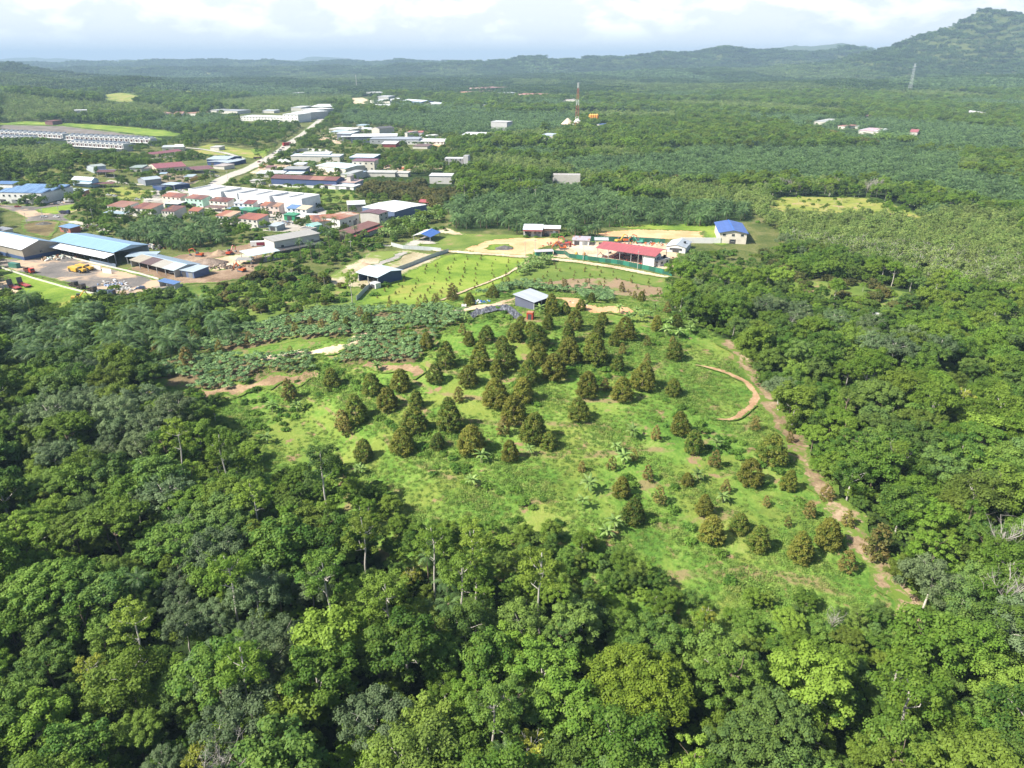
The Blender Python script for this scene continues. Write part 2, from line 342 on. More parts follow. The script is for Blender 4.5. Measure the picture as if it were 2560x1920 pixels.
_lay = [0]
def rough_poly(poly, amp, seg):
    out = []
    n = len(poly)
    for i in range(n):
        a = np.array(poly[i]); b = np.array(poly[(i + 1) % n]); L = np.linalg.norm(b - a); k = max(1, int(L / seg))
        d = (b - a) / max(L, 1e-6); nn = np.array([-d[1], d[0]])
        for j in range(k):
            out.append(a + (b - a) * j / k + (nn * rnd.uniform(-amp, amp) if j else 0))
    return out
def sheet(name, poly, mat, amp=0.6, step=4.0, off=None, world=False, h=0.0, kind='structure'):
    """a patch of ground cover draped on the terrain; poly in photo pixels (or world)"""
    _lay[0] += 1; off = (0.12 + 0.006 * _lay[0]) if off is None else off
    pts = [np.array(q) for q in poly] if world else [gp(u, v, h) for u, v in poly]
    pts = rough_poly(pts, amp, max(step * .6, 2.0)) if amp else pts
    a = np.array(pts); n = len(a)
    lo = a.min(0); hi = a.max(0); st = max(step, (hi - lo).max() / 70)
    gx, gy = np.meshgrid(np.arange(lo[0], hi[0], st), np.arange(lo[1], hi[1], st)); gx = gx.ravel(); gy = gy.ravel()
    k = inpoly(gx, gy, pts); inner = list(zip(gx[k], gy[k]))
    vin = [Vector((float(q[0]), float(q[1]))) for q in list(a) + inner]
    r = delaunay_2d_cdt(vin, [], [list(range(n))], 1, 1e-4)
    v = np.array([(q.x, q.y) for q in r[0]]); V = np.column_stack([v, H(v[:, 0], v[:, 1]) + off])
    A2 = np.array(pts); B2 = np.roll(A2, -1, 0); AB = B2 - A2; d2 = np.full(len(v), 1e9)
    for i in range(len(A2)):
        t = np.clip(((v - A2[i]) @ AB[i]) / max(AB[i] @ AB[i], 1e-9), 0, 1); d2 = np.minimum(d2, np.linalg.norm(v - A2[i] - t[:, None] * AB[i], axis=1))
    me = bpy.data.meshes.new(name); me.from_pydata(V.tolist(), [], [list(f) for f in r[2]]); me.materials.append(mat); me.update()
    at_ = me.attributes.new('tone', 'FLOAT', 'POINT'); at_.data.foreach_set('value', np.clip(d2 / step * 1.0, 0, 1).astype(np.float32))
    me.polygons.foreach_set('use_smooth', np.ones(len(me.polygons), bool))
    o = link(name, me)
    me.validate()
    for pl in me.polygons:
        if pl.normal.z < 0: me.flip_normals(); break
    return tag(o, kind=kind)
def path_w(pts, world=False): return [np.array(q, float) if world else gp(*q) for q in pts]
def smooth_path(p, k=6):
    """Catmull-Rom through world points"""
    out = []
    for i in range(len(p) - 1):
        a, b, c, d = p[max(i-1, 0)], p[i], p[i+1], p[min(i+2, len(p)-1)]
        for j in range(k):
            t = j / k; out.append(0.5 * ((2*b) + (c-a)*t + (2*a-5*b+4*c-d)*t*t + (3*b-a-3*c+d)*t**3))
    out.append(p[-1]); return out
def ribbon(name, pts, width, mat, jit=0.0, taper=False, off=None, world=False, k=6):
    _lay[0] += 1; off = (0.12 + 0.006 * _lay[0]) if off is None else off
    p = smooth_path(path_w(pts, world), k); mb = MB(); rows = []
    for i, q in enumerate(p):
        d = p[min(i+1, len(p)-1)] - p[max(i-1, 0)]; d = d / max(np.linalg.norm(d), 1e-6); nn = np.array([-d[1], d[0]])
        w0, w1 = width / 2 * 1.25 + jit * math.sin(i * .9 + width), width / 2 * 1.25 + jit * math.sin(i * .7 + 2)
        if taper: tp = min(1.0, .15 + min(i, len(p) - 1 - i) / (len(p) * .28)); w0 *= tp; w1 *= tp
        row = []
        for t in np.array([-w0, -w0 * .5, 0, w1 * .5, w1]):
            r = q + nn * t; row.append((r[0], r[1], float(H(r[0], r[1])) + off))
        rows.append(row)
    V = np.array(rows).reshape(-1, 3); n = len(rows); I = np.arange(n * 5).reshape(n, 5)
    F = np.stack([I[:-1, :-1].ravel(), I[1:, :-1].ravel(), I[1:, 1:].ravel(), I[:-1, 1:].ravel()], 1)
    tn_ = np.tile([0, .55, 1, .55, 0] if width < 12 else [.1, 1, 1, 1, .1], n); tn_[:5] = 0; tn_[-5:] = 0
    me = qmesh(name, V, F, [mat], tone=tn_, smooth=True)
    if me.polygons[0].normal.z < 0: me.flip_normals()
    return tag(link(name, me), kind='structure')

sand = soil('sand', [(0.36, (0.34, 0.22, 0.13)), (0.5, (0.52, 0.40, 0.28)), (0.62, (0.66, 0.56, 0.44))], 0.05)
orange = soil('orange_soil', [(0.36, (0.42, 0.22, 0.10)), (0.5, (0.58, 0.34, 0.18)), (0.64, (0.66, 0.47, 0.30))], 0.05)
brown = soil('brown_soil', [(0.34, (0.10, 0.065, 0.04)), (0.5, (0.24, 0.165, 0.11)), (0.64, (0.40, 0.31, 0.22))], 0.07)
fieldb = soil('field_brown', [(0.36, (0.20, 0.15, 0.085)), (0.5, (0.27, 0.19, 0.12)), (0.62, (0.33, 0.24, 0.16))], 0.03, patches=((0.15, 0.20, 0.05), 0.05, 0.5, 0.62))
asph = soil('asphalt', [(0.36, (0.10, 0.095, 0.09)), (0.52, (0.17, 0.155, 0.145)), (0.64, (0.30, 0.25, 0.20))], 0.06, patches=((0.44, 0.32, 0.22), 0.03, 0.48, 0.56))
conc = soil('pale_road', [(0.36, (0.30, 0.28, 0.25)), (0.5, (0.40, 0.37, 0.33)), (0.64, (0.52, 0.48, 0.42))], 0.05)
lime = soil('short_grass', [(0.40, (0.085, 0.155, 0.020)), (0.5, (0.160, 0.245, 0.030)), (0.60, (0.26, 0.31, 0.060))], 0.04, patches=((0.26, 0.27, 0.06), 0.03, 0.56, 0.66))
ylw = soil('dry_grass', [(0.36, (0.13, 0.18, 0.03)), (0.5, (0.22, 0.25, 0.05)), (0.62, (0.34, 0.29, 0.10))], 0.05, patches=((0.36, 0.26, 0.15), 0.06, 0.56, 0.64))
midg = soil('orchard_grass', [(0.36, (0.08, 0.13, 0.025)), (0.5, (0.125, 0.185, 0.035)), (0.62, (0.20, 0.22, 0.060))], 0.05, patches=((0.27, 0.20, 0.10), 0.05, 0.58, 0.66))

# fields and lots
sheet('grass_field', PP('A', (770,660),(800,630),(840,600),(960,552),(1020,545),(1100,553),(1200,568),(1170,590),(1060,635),(960,660),(860,668)), lime, 1.0)
sheet('grass_field', PP('A', (1090,610),(1180,562),(1300,572),(1440,600),(1450,640),(1440,655),(1250,635)), midg, 1.0)
sheet('bare_field', PP('A', (1150,612),(1230,600),(1330,600),(1435,622),(1440,655),(1250,640)), fieldb, 1.5)
sheet('orchard_lawn', PP('A', (480,640),(520,600),(640,590),(700,620),(770,628),(775,665),(680,680),(560,695),(470,690)), midg, 1.5)
sheet('gravel_field', PP('A', (700,600),(800,545),(880,540),(965,552),(880,590),(820,618),(730,625)), soil('gravelly', [(0.36, (0.22,0.19,0.10)), (0.5, (0.36,0.31,0.20)), (0.62, (0.50,0.44,0.34))], 0.06, patches=((0.17,0.22,0.05), 0.05, 0.5, 0.6)), 1.2)
sheet('grass_verge', PP('A', (880,520),(1000,505),(1130,508),(1150,530),(1080,548),(980,545),(905,535)), midg, 1.2)
sheet('sand_lot', PP('c5', (180,500),(330,445),(470,405),(700,392),(1050,402),(1080,440),(900,480),(820,540),(640,560),(380,545)), orange, 1.5)
sheet('sand_lot', PP('c5', (-200,330),(-60,300),(60,310),(180,350),(300,375),(120,372),(-80,350)), sand, 1.2)
sheet('grass_verge', PP('c5', (370,490),(440,455),(600,450),(640,480),(560,500),(420,505)), lime, 1.0)
sheet('workshop_yard', PP('c5', (860,540),(980,500),(1090,440),(1380,425),(1960,440),(2080,520),(2020,690),(1800,665),(1300,600),(1080,575),(940,560)), sand, 1.0)
sheet('sand_lot', PP('c5', (1300,370),(1440,340),(1640,322),(2260,335),(2300,405),(1960,415),(1500,405)), orange, 1.4)
sheet('grass_verge', PP('c5', (1480,292),(1640,282),(2330,280),(2520,300),(2540,420),(2440,470),(2300,420),(2280,340),(1640,322)), lime, 1.2)
sheet('machine_yard', PP('c3', (-40,905),(200,930),(440,900),(560,885),(800,955),(1100,1035),(1380,1105),(1600,1160),(1500,1190),(1080,1245),(860,1215),(600,1142),(400,1092),(200,1052),(-40,992)), asph, 0.8)
sheet('grass_verge', PP('c3', (-40,1000),(200,1060),(400,1100),(600,1150),(860,1225),(1080,1255),(900,1300),(700,1380),(450,1400),(200,1250),(60,1080),(-40,1060)), lime, 1.0)
sheet('sand_lot', PP('c3', (-60,1080),(60,1085),(130,1150),(190,1200),(160,1245),(-60,1240)), sand, 0.8)
sheet('dirt_yard', PP('c3', (1000,1010),(1120,1000),(1480,905),(1650,870),(1900,850),(2212,770),(2330,800),(2240,1000),(2170,1085),(1900,1135),(1600,1150),(1380,1100),(1100,1030)), brown, 1.0)
sheet('sand_lot', PP('c3', (1800,930),(1960,900),(2212,860),(2150,960),(1950,1020),(1780,1040),(1880,980)), sand, 0.8)
sheet('waste_ground', PP('c3', (180,620),(420,590),(520,605),(500,660),(470,700),(430,750),(200,690)), soil('waste', [(0.36,(0.07,0.05,0.03)),(0.5,(0.14,0.11,0.05)),(0.62,(0.24,0.2,0.1))], 0.07), 1.0)
sheet('tarmac_forecourt', PP('c3', (-60,450),(360,472),(470,420),(640,415),(760,480),(640,520),(560,562),(620,590),(780,628),(800,645),(600,612),(430,592),(170,612),(215,572),(110,520),(-60,470)), asph, 0.6)
sheet('grass_verge', PP('c3', (300,505),(350,490),(640,450),(720,470),(640,510),(480,540),(330,525)), lime, 0.6)
sheet('village_yard', PP('z2', (-150,330),(100,300),(500,330),(480,360),(1500,470),(2300,480),(2500,640),(2300,820),(1900,900),(1500,880),(1300,860),(1100,700),(700,560),(300,520),(-150,640)), soil('yard', [(0.36,(0.22,0.20,0.17)),(0.5,(0.38,0.35,0.31)),(0.62,(0.52,0.49,0.44))], 0.06, patches=((0.13,0.17,0.05), 0.05, 0.55, 0.65)), 0.6)
sheet('roadside_yard', PP('z4', (-100,1030),(100,930),(400,930),(1100,970),(1400,950),(2000,930),(2150,960),(1950,1010),(1100,1000),(1000,1050),(150,1050)), sand, 1.0)
sheet('village_green', PP('z1', (1480,940),(1800,920),(2180,1010),(2050,1080),(1700,1110),(1450,1010)), ylw, 0.8)
sheet('dirt_yard', PP('z2', (0,150),(200,60),(700,110),(760,130),(600,230),(450,270),(200,300)), soil('dull_yard', [(0.36,(0.12,0.10,0.06)),(0.5,(0.22,0.18,0.12)),(0.62,(0.32,0.27,0.2))], 0.06), 1.0)
sheet('grass_verge', PP('c1', (1610,960),(1800,900),(2212,960),(2320,985),(2260,1040),(2100,1010),(1700,985)), ylw, 1.0)
sheet('grass_verge', PP('c2', (220,770),(420,765),(340,830),(260,815)), lime, 1.0)
sheet('grass_verge', PP('z4', (200,1170),(1140,1200),(1130,1370),(760,1390),(740,1310),(500,1240)), midg, 1.0)
sheet('sand_lot', PP('z4', (1380,930),(1600,935),(2150,935),(2180,975),(1950,1000),(1600,995),(1380,975)), sand, 1.0)
sheet('sand_lot', PP('z4', (1960,690),(2170,680),(2200,722),(1980,722)), orange, 1.0)
sheet('roadside_yard', PP('z4', (690,640),(760,560),(940,600),(1000,640),(1000,700),(720,665)), sand, 1.0)
sheet('green_hillside', PP('z1', (-60,45),(300,20),(900,40),(1400,70),(1900,100),(2300,145),(2500,200),(2400,230),(2100,225),(1500,150),(900,80),(400,70),(-60,70)), lime, 3.0, step=12)
sheet('gravel_slope', PP('z1', (-60,70),(400,75),(900,85),(1500,155),(2100,230),(2300,275),(2100,265),(900,190),(-60,130)), soil('slope', [(0.36,(0.10,0.09,0.08)),(0.5,(0.17,0.15,0.135)),(0.62,(0.24,0.21,0.19))], 0.05), 3.0, step=12)
sheet('clearing', PP('c1', (850,475),(990,460),(1060,450),(1230,490),(1130,540),(960,530),(900,500)), ylw, 5, step=20)
sheet('clearing', PP('c1', (1590,410),(1680,415),(1760,440),(1740,455),(1600,460)), ylw, 5, step=20)
sheet('clearing', PP('c1', (1730,265),(1770,260),(1840,305),(1790,310),(1730,285)), sand, 8, step=40)
sheet('dry_field', PP('A', (1650,432),(1700,425),(1870,428),(1925,440),(2000,470),(1990,478),(1900,470),(1660,462)), ylw, 2.0)
sheet('orchard_lawn', PP('c7', (600,690),(800,650),(1100,660),(1480,730),(1540,790),(1400,850),(1200,830),(1000,790),(700,760)), midg, 1.5)
sheet('red_bank', PP('z1', (560,400),(800,400),(1240,480),(1230,520),(1000,515),(850,480),(560,470)), orange, 2.0, off=0.3)
cropsoil = soil('terrace_earth', [(0.36, (0.09, 0.075, 0.035)), (0.5, (0.15, 0.115, 0.06)), (0.62, (0.25, 0.18, 0.11))], 0.1, patches=((0.11, 0.17, 0.03), 0.12, 0.50, 0.58))
sheet('crop_terrace', PP('o6', (420,410),(700,290),(900,240),(1100,190),(1300,150),(1500,140),(1700,150),(2200,130),(2230,200),(2060,300),(1910,500),(1380,510),(1430,380),(1500,330),(1300,340),(1100,345),(900,385),(600,430)), cropsoil, 1.0, off=.08)
sheet('crop_terrace', PP('o6', (130,520),(280,460),(500,450),(900,430),(1240,420),(1270,560),(1000,610),(830,660),(600,700),(430,670),(230,630)), cropsoil, 1.0, off=.08)
# roads and tracks
ribbon('main_road', PP('s', (470,505),(540,462),(561,446),(607,428),(640,413),(692,384),(731,355),(770,327),(812,291)), 12, conc, 0.8)
ribbon('main_road', PP('z4', (1090,255),(1150,225),(1190,195),(1175,160)), 34, sand, 6)
ribbon('main_road', PP('s', (866,262),(840,275),(812,291)), 12, conc, 0.6)
ribbon('side_road', PP('s', (265,452),(335,461),(428,467),(470,483),(500,478)), 6, conc, 0.5)
ribbon('side_road', PP('c3', (600,600),(800,640),(860,640),(900,700)), 6, conc, 0.5)
ribbon('side_road', PP('c1', (2100,1030),(1950,980),(1700,940),(1480,930)), 8, conc, 0.5)
ribbon('lane', PP('c5', (-60,500),(80,518),(400,540),(700,562),(1000,588),(1300,622),(1600,672),(1985,745)), 5, sand, 0.5)
ribbon('lane', PP('c4', (1200,800),(1400,812),(1520,815)), 4, conc, 0.4)
ribbon('lane', PP('c4', (1640,870),(1560,910),(1450,960),(1380,985)), 5, soil('gravel_road', [(0.36,(0.2,0.19,0.18)),(0.5,(0.3,0.28,0.26)),(0.62,(0.42,0.39,0.36))], 0.1), 1.2)
ribbon('forecourt_path', PP('c4', (1680,815),(1740,780),(1820,775),(1840,800)), 9, conc, 0.4)
ribbon('field_path', PP('c5', (0,945),(150,885),(330,815),(500,750),(620,690),(700,640),(780,600)), 1.8, sand, 0.5)
ribbon('dirt_track', PP('c5', (110,1050),(280,1010),(450,985),(600,955),(700,920)), 6.5, sand, 1.6)
ribbon('dirt_track', PP('c5', (950,925),(1080,925),(1180,975),(1300,1010),(1450,1025),(1660,1022)), 9.0, orange, 2.2)
ribbon('dirt_track', PP('A', (1560,735),(1600,770),(1640,830),(1672,890),(1700,930),(1730,985),(1770,1040),(1810,1095),(1850,1150),(1895,1220),(1945,1285),(1990,1345),(2020,1390)), 6.0, soil('track_soil', [(0.36,(0.13,0.09,0.055)),(0.5,(0.27,0.195,0.12)),(0.62,(0.42,0.32,0.22))], 0.12, patches=((0.12,0.18,0.03), 0.2, 0.48, 0.56)), 1.3)
ribbon('dirt_track', PP('A', (1500,790),(1535,797),(1580,812),(1615,832),(1632,856),(1622,880),(1585,906),(1545,908)), 2.2, soil('track_orange', [(0.36, (0.22, 0.13, 0.07)), (0.5, (0.38, 0.24, 0.14)), (0.64, (0.50, 0.36, 0.23))], 0.2), 0.3, True)
ribbon('dirt_track', PP('o6', (900,455),(1050,440),(1200,425),(1400,395),(1520,350),(1580,290)), 5, sand, 1.5)
ribbon('dirt_track', PP('o6', (520,690),(640,670),(830,640),(1000,600),(1160,585),(1280,560)), 5, soil('terrace_soil', [(0.36,(0.12,0.08,0.045)),(0.5,(0.25,0.17,0.10)),(0.62,(0.38,0.27,0.17))], 0.12), 2.0)
ribbon('dirt_track', PP('o6', (1560,500),(1800,520),(1950,560)), 4, _mats[('s','terrace_soil')], 1.5)
# ---------------------------------------------------------------- vegetation prototypes
def unit(v): return v / np.maximum(np.linalg.norm(v, axis=1, keepdims=True), 1e-9)
def leaf_quads(C, N, size, g, aspect=1.0, fold=0.0):
    """bent leaf sprays at C facing N"""
    n = len(C); s = (size * g.uniform(0.6, 1.35, n))[:, None]
    a = unit(np.cross(N, g.normal(size=(n, 3)))); b = np.cross(N, a)
    s2 = s * aspect
    V = np.stack([C - a * s * .5 - b * s2 * .32, C + a * s * .32 - b * s2 * .5, C + a * s * .5 + b * s2 * .32, C - a * s * .32 + b * s2 * .5], 1)
    V[:, 0] += N * s * g.uniform(-.25, .25, (n, 1)); V[:, 2] += N * s * g.uniform(-.25, .25, (n, 1))
    return V.reshape(-1, 3)
def crown_mesh(name, mat, g, Rr=5.0, z0=8.0, hh=3.5, nl=40, lr=1.5, nleaf=70, ls=0.5, shape='dome', spread=0.8, tonef=1.0, low=0.0, solid=0.35):
    """foliage: many small leaf sprays on lobes scattered over the crown"""
    L = []
    if shape == 'cone':
        for i in range(nl):
            t = (i + g.random()) / nl; zz = z0 + 2 * hh * t
            rr = Rr * (1 - t) ** 0.47 * (0.78 + 0.25 * min(1, t * 4)) * g.uniform(.80, 1.04); a = i * 2.4 + g.normal() * .3
            L.append((rr * math.cos(a) * .85, rr * math.sin(a) * .85, zz, lr * (1 - .45 * t)))
    else:
        for i in range(nl):
            u = g.random(); a = i * 2.39996 + g.normal() * .25
            rad = math.sqrt((i + .5) / nl) * (1 + g.normal() * .06); h = math.sqrt(max(0, 1 - rad * rad * .92))
            k = g.uniform(0.72, 1.0) if g.random() > 0.25 else g.uniform(0.3, 0.75)
            zz = z0 + hh * (h * k * 1.0 + (g.uniform(-low, 0) if low else 0))
            L.append((Rr * rad * math.cos(a) * g.uniform(.9, 1.08), Rr * rad * math.sin(a) * g.uniform(.9, 1.08), zz, lr * g.uniform(.65, 1.25)))
    Vs, T = [], []
    for (x, y, z, r) in L:
        n = max(12, int(nleaf * (r / lr) ** 2))
        d = unit(g.normal(size=(n, 3)) + np.array([0, 0, .45]))
        rr = r * g.uniform(.55, 1.05, (n, 1)); rr[: int(n * solid)] *= .7
        C = np.array([x, y, z]) + d * rr * np.array([1, 1, .68])
        N = unit(d * .9 + np.array([0, 0, .75]) + g.normal(size=(n, 3)) * .42)
        Vs.append(leaf_quads(C, N, ls, g)); tl = np.clip(g.normal(.45, .34) , 0, 1)
        T.append(np.repeat(np.clip(tl + (C[:, 2] * 0 if True else 0) + g.normal(0, .24, n), 0, 1), 4))
    V = np.concatenate(Vs); n = len(V) // 4
    return qmesh(name, V, np.arange(n * 4).reshape(n, 4), [mat], tone=np.concatenate(T) * tonef)
def limb_mesh(name, mat, g, h=9.0, r=0.25, nb=6, Rr=4.0, crown=3.0, lean=0.06, bare=False, fork=0.6, twigs=0):
    mb = MB(); p = Vector((0, 0, -0.6)); pts = [p.copy()]
    for i in range(5):
        p = p + Vector((g.normal() * lean * h * .25, g.normal() * lean * h * .25, (h + .6) / 5)); pts.append(p.copy())
    off_ = Vector((p.x, p.y, 0)); pts = [q_ - off_ * (k_ / 5) for k_, q_ in enumerate(pts)]
    for i in range(5): mb.tube(pts[i], pts[i+1], r * (1 - i * .13), r * (1 - (i + 1) * .13), 7)
    for b in range(nb):
        a = b * 2.4 + g.normal() * .3; k = g.uniform(fork, 1.0); base = pts[0].lerp(pts[-1], k) if k < .8 else pts[-1]
        base = pts[min(5, int(k * 5))]
        e = base + Vector((math.cos(a) * Rr * g.uniform(.3, .5) * (1.3 if bare else 1), math.sin(a) * Rr * g.uniform(.3, .5) * (1.3 if bare else 1), crown * g.uniform(.25, .5) * (1.4 if bare else 1)))
        e2 = e + Vector((math.cos(a + g.normal() * .5) * Rr * .3, math.sin(a + g.normal() * .5) * Rr * .3, crown * g.uniform(.2, .45)))
        mb.tube(base, e, r * .42, r * .24, 5); mb.tube(e, e2, r * .24, r * .1, 4)
        for q in range(2 + twigs):
            s0 = e.lerp(e2, g.random()) if q % 2 else base.lerp(e, g.uniform(.5, 1))
            e3 = s0 + Vector((g.normal() * Rr * (.22 if bare else .12), g.normal() * Rr * (.22 if bare else .12), crown * g.uniform(.05, .45 if bare else .2)))
            mb.tube(s0, e3, r * .13, r * .05, 3)
            if twigs:
                for w in range(2): mb.tube(s0.lerp(e3, .6), s0.lerp(e3, .6) + Vector((g.normal() * .8, g.normal() * .8, g.uniform(.2, 1))), r * .06, r * .025, 3)
    me = bpy.data.meshes.new(name); me.from_pydata(mb.v, [], mb.f); me.materials.append(mat); me.update(); return me

barkm = paint((0.20, 0.155, 0.11), 0.9, 0.5, 2.0)
palebark = paint((0.46, 0.43, 0.38), 0.85, 0.35, 2.0)
greybark = paint((0.36, 0.33, 0.30), 0.9, 0.4, 2.0)
G1 = [(0.0, (0.038, 0.094, 0.017)), (0.14, (0.071, 0.153, 0.021)), (0.30, (0.112, 0.206, 0.021)), (0.46, (0.059, 0.124, 0.035)), (0.58, (0.130, 0.224, 0.026)), (0.72, (0.124, 0.165, 0.024)), (0.84, (0.100, 0.177, 0.053)), (0.94, (0.165, 0.254, 0.033))]
M_broad = leafm('leaf_broad', G1, (0.19, 0.28, 0.045), 0.55, 0.32)
M_bright = leafm('leaf_bright', [(0, (0.085, 0.165, 0.020)), (0.5, (0.11, 0.195, 0.024)), (0.9, (0.15, 0.215, 0.03))], (0.22, 0.31, 0.04), 0.5, 0.34)
M_grey = leafm('leaf_greygreen', [(0, (0.085, 0.145, 0.055)), (0.5, (0.095, 0.145, 0.065)), (0.9, (0.13, 0.18, 0.07))], (0.19, 0.25, 0.12), 0.5)
M_olive = leafm('leaf_olive', [(0, (0.090, 0.145, 0.016)), (1, (0.11, 0.165, 0.018))], (0.19, 0.245, 0.025), 0.5)
M_rubber = leafm('leaf_rubber', [(0, (0.11, 0.19, 0.040)), (0.5, (0.15, 0.225, 0.050)), (0.85, (0.19, 0.25, 0.07))], (0.28, 0.34, 0.11), 0.5, 0.35)
M_durian = leafm('leaf_durian', [(0, (0.045, 0.098, 0.014)), (0.35, (0.070, 0.118, 0.016)), (0.7, (0.105, 0.125, 0.018))], (0.24, 0.205, 0.040), 0.5, 0.22)
M_durlite = leafm('leaf_durian_young', [(0, (0.105, 0.135, 0.032)), (0.5, (0.145, 0.140, 0.040)), (1, (0.13, 0.150, 0.03))], (0.30, 0.195, 0.06), 0.5, 0.22)
M_durdark = leafm('leaf_durian_dark', [(0, (0.040, 0.066, 0.018)), (0.5, (0.065, 0.085, 0.022)), (1, (0.100, 0.100, 0.026))], (0.19, 0.16, 0.045), 0.55, 0.18)
M_palm = leafm('leaf_palm', [(0, (0.020, 0.055, 0.018)), (0.5, (0.032, 0.074, 0.022)), (0.9, (0.050, 0.105, 0.026))], (0.20, 0.30, 0.11), 0.8, 0.15, 0.42)
M_crop = leafm('leaf_crop', [(0, (0.040, 0.105, 0.030)), (0.5, (0.065, 0.140, 0.040)), (1, (0.095, 0.170, 0.050))], (0.24, 0.34, 0.15), 0.65, 0.2, 0.45)
M_banana = leafm('leaf_banana', [(0, (0.10, 0.19, 0.040)), (1, (0.14, 0.23, 0.06))], (0.32, 0.42, 0.14), 0.6, 0.3, 0.4)
M_grass = leafm('leaf_grass', [(0, (0.075, 0.18, 0.026)), (0.4, (0.115, 0.23, 0.034)), (0.7, (0.17, 0.275, 0.045)), (1, (0.25, 0.29, 0.08))], (0.30, 0.38, 0.11), 0.6, 0.38)
M_shrub = leafm('leaf_shrub', [(0, (0.045, 0.115, 0.022)), (0.5, (0.07, 0.155, 0.022)), (1, (0.11, 0.195, 0.03))], (0.18, 0.30, 0.04), 0.5, 0.3)

M_yellow = leafm('leaf_yellow', [(0, (0.15, 0.20, 0.025)), (1, (0.19, 0.22, 0.03))], (0.34, 0.34, 0.05), 0.6, 0.3)
M_far = leafm('leaf_far', [(0, (0.022, 0.055, 0.016)), (.5, (0.040, 0.082, 0.020)), (.85, (0.065, 0.115, 0.030))], (0.09, 0.14, 0.03), .5)
M_farr = leafm('leaf_far_pale', [(0, (0.07, 0.13, 0.035)), (1, (0.12, 0.18, 0.05))], (0.17, 0.22, 0.07), .5)
def gg(k): return np.random.default_rng(1000 + k)
CROWN = {}
# kind -> list of (crown mesh, trunk mesh)
def proto(kind, crown, trunk): CROWN.setdefault(kind, []).append((crown, trunk))
for i in range(7):
    g = gg(i); Rr = g.uniform(4.6, 6.6); hh = g.uniform(3.6, 6.2); z0 = g.uniform(7, 10)
    proto('broad', crown_mesh('crown', M_broad, g, Rr, z0, hh, int(g.uniform(44, 70)), g.uniform(1.0, 1.6), 165, g.uniform(.24, .36), low=.9),
          limb_mesh('trunk', barkm if i % 2 else palebark, g, z0 + hh * .25, .28, 6, Rr * .85, hh * .7))
for i in range(3):      # flat layered crowns and narrow tall ones
    g = gg(10 + i); proto('broad', crown_mesh('crown', M_broad, g, (6.4, 3.6, 5.2)[i], (10.5, 7, 8)[i], (2.6, 7.0, 4.6)[i], (60, 64, 90)[i], (1.1, 1.2, .8)[i], 150, (.30, .26, .22)[i], low=(.5, 2.2, 1.4)[i]), limb_mesh('trunk', barkm, g, 11, .26, 6, 3.4, 2.4))
for i in range(4):
    g = gg(20 + i); Rr = g.uniform(4.0, 5.6)
    proto('bright', crown_mesh('crown', M_bright, g, Rr, 11, 3.6, int(g.uniform(34, 46)), 1.25, 150, .29, low=.8), limb_mesh('trunk', palebark, g, 12, .26, 7, Rr * .85, 2.6))
for i in range(4):
    g = gg(30 + i); Rr = g.uniform(4.4, 6.0)
    proto('grey', crown_mesh('crown', M_grey, g, Rr, 9, 4.0, int(g.uniform(60, 80)), 1.05, 130, .25, low=.9, solid=.2), limb_mesh('trunk', palebark, g, 11, .25, 8, Rr * .8, 3.4, twigs=0))
for i in range(2):
    g = gg(47 + i); proto('yellow', crown_mesh('crown', M_yellow, g, 3.4, 9, 3.0, 26, .9, 80, .26, low=.9, solid=.1), limb_mesh('trunk', palebark, g, 11.4, .2, 9, 3.2, 2.6))
g = gg(40); proto('olive', crown_mesh('crown', M_olive, g, 8.2, 8, 6.5, 220, 1.1, 150, .28, low=.2), limb_mesh('trunk', barkm, g, 12, .5, 8, 6, 4))
for i in range(2):
    g = gg(42 + i); proto('tall', crown_mesh('crown', M_bright, g, 4.4, 18.3, 4.2, 38, 1.05, 110, .28, low=1.2), limb_mesh('trunk', palebark, g, 20.6, .28, 8, 3.6, 2.6, lean=.05, fork=.75))
g = gg(44); proto('tall', crown_mesh('crown', M_broad, g, 4.9, 16.3, 4.8, 44, 1.15, 120, .28, low=1.3), limb_mesh('trunk', palebark, g, 18.6, .30, 8, 4, 2.6, lean=.07, fork=.7))
for i in range(4):
    g = gg(50 + i); Rr = g.uniform(2.6, 3.6)
    proto('rubber', crown_mesh('crown', M_rubber, g, Rr, 6.0, 3.4, 22, 1.1, 38, .40, low=1.0, solid=.1), limb_mesh('trunk', palebark, g, 8.5, .15, 6, Rr, 3))
for i in range(8):
    g = gg(360 + i)
    proto('durian', crown_mesh('crown', M_durian, g, g.uniform(2.9, 3.9), .5, g.uniform(2.7, 3.4), 100, .92, 105, .22, 'cone', solid=.5), limb_mesh('trunk', barkm, g, 4.2, .13, 0))
for i in range(3):
    g = gg(66 + i)
    proto('durlite', crown_mesh('crown', M_durlite, g, g.uniform(1.5, 1.9), .5, g.uniform(1.6, 2.2), 36, .6, 64, .2, 'cone', solid=.4), limb_mesh('trunk', barkm, g, 2.8, .07, 0))
for i in range(3):
    g = gg(70 + i)
    proto('durdark', crown_mesh('crown', M_durdark, g, 3.4, 1.6, 3.2, 60, 1.15, 60, .42, 'dome', low=.6, solid=.5), limb_mesh('trunk', barkm, g, 4.5, .18, 4, 2.4, 2))
for i in range(3):
    g = gg(74 + i)
    proto('sapling', crown_mesh('crown', M_durlite if i else M_durian, g, .55, .45, .65, 12, .34, 26, .2, 'cone'), limb_mesh('trunk', barkm, g, 1.1, .05, 0))
for i in range(3):
    g = gg(78 + i)
    proto('dead', None, limb_mesh('trunk', greybark, g, 7.5, .22, 12, 3.2, 4.5, twigs=3, fork=.45, bare=True))
for i in range(3):
    g = gg(82 + i)
    proto('shrub', crown_mesh('crown', M_shrub, g, 1.5, .25, .9, 11, .75, 40, .32, low=.2), limb_mesh('trunk', barkm, g, .8, .05, 0))
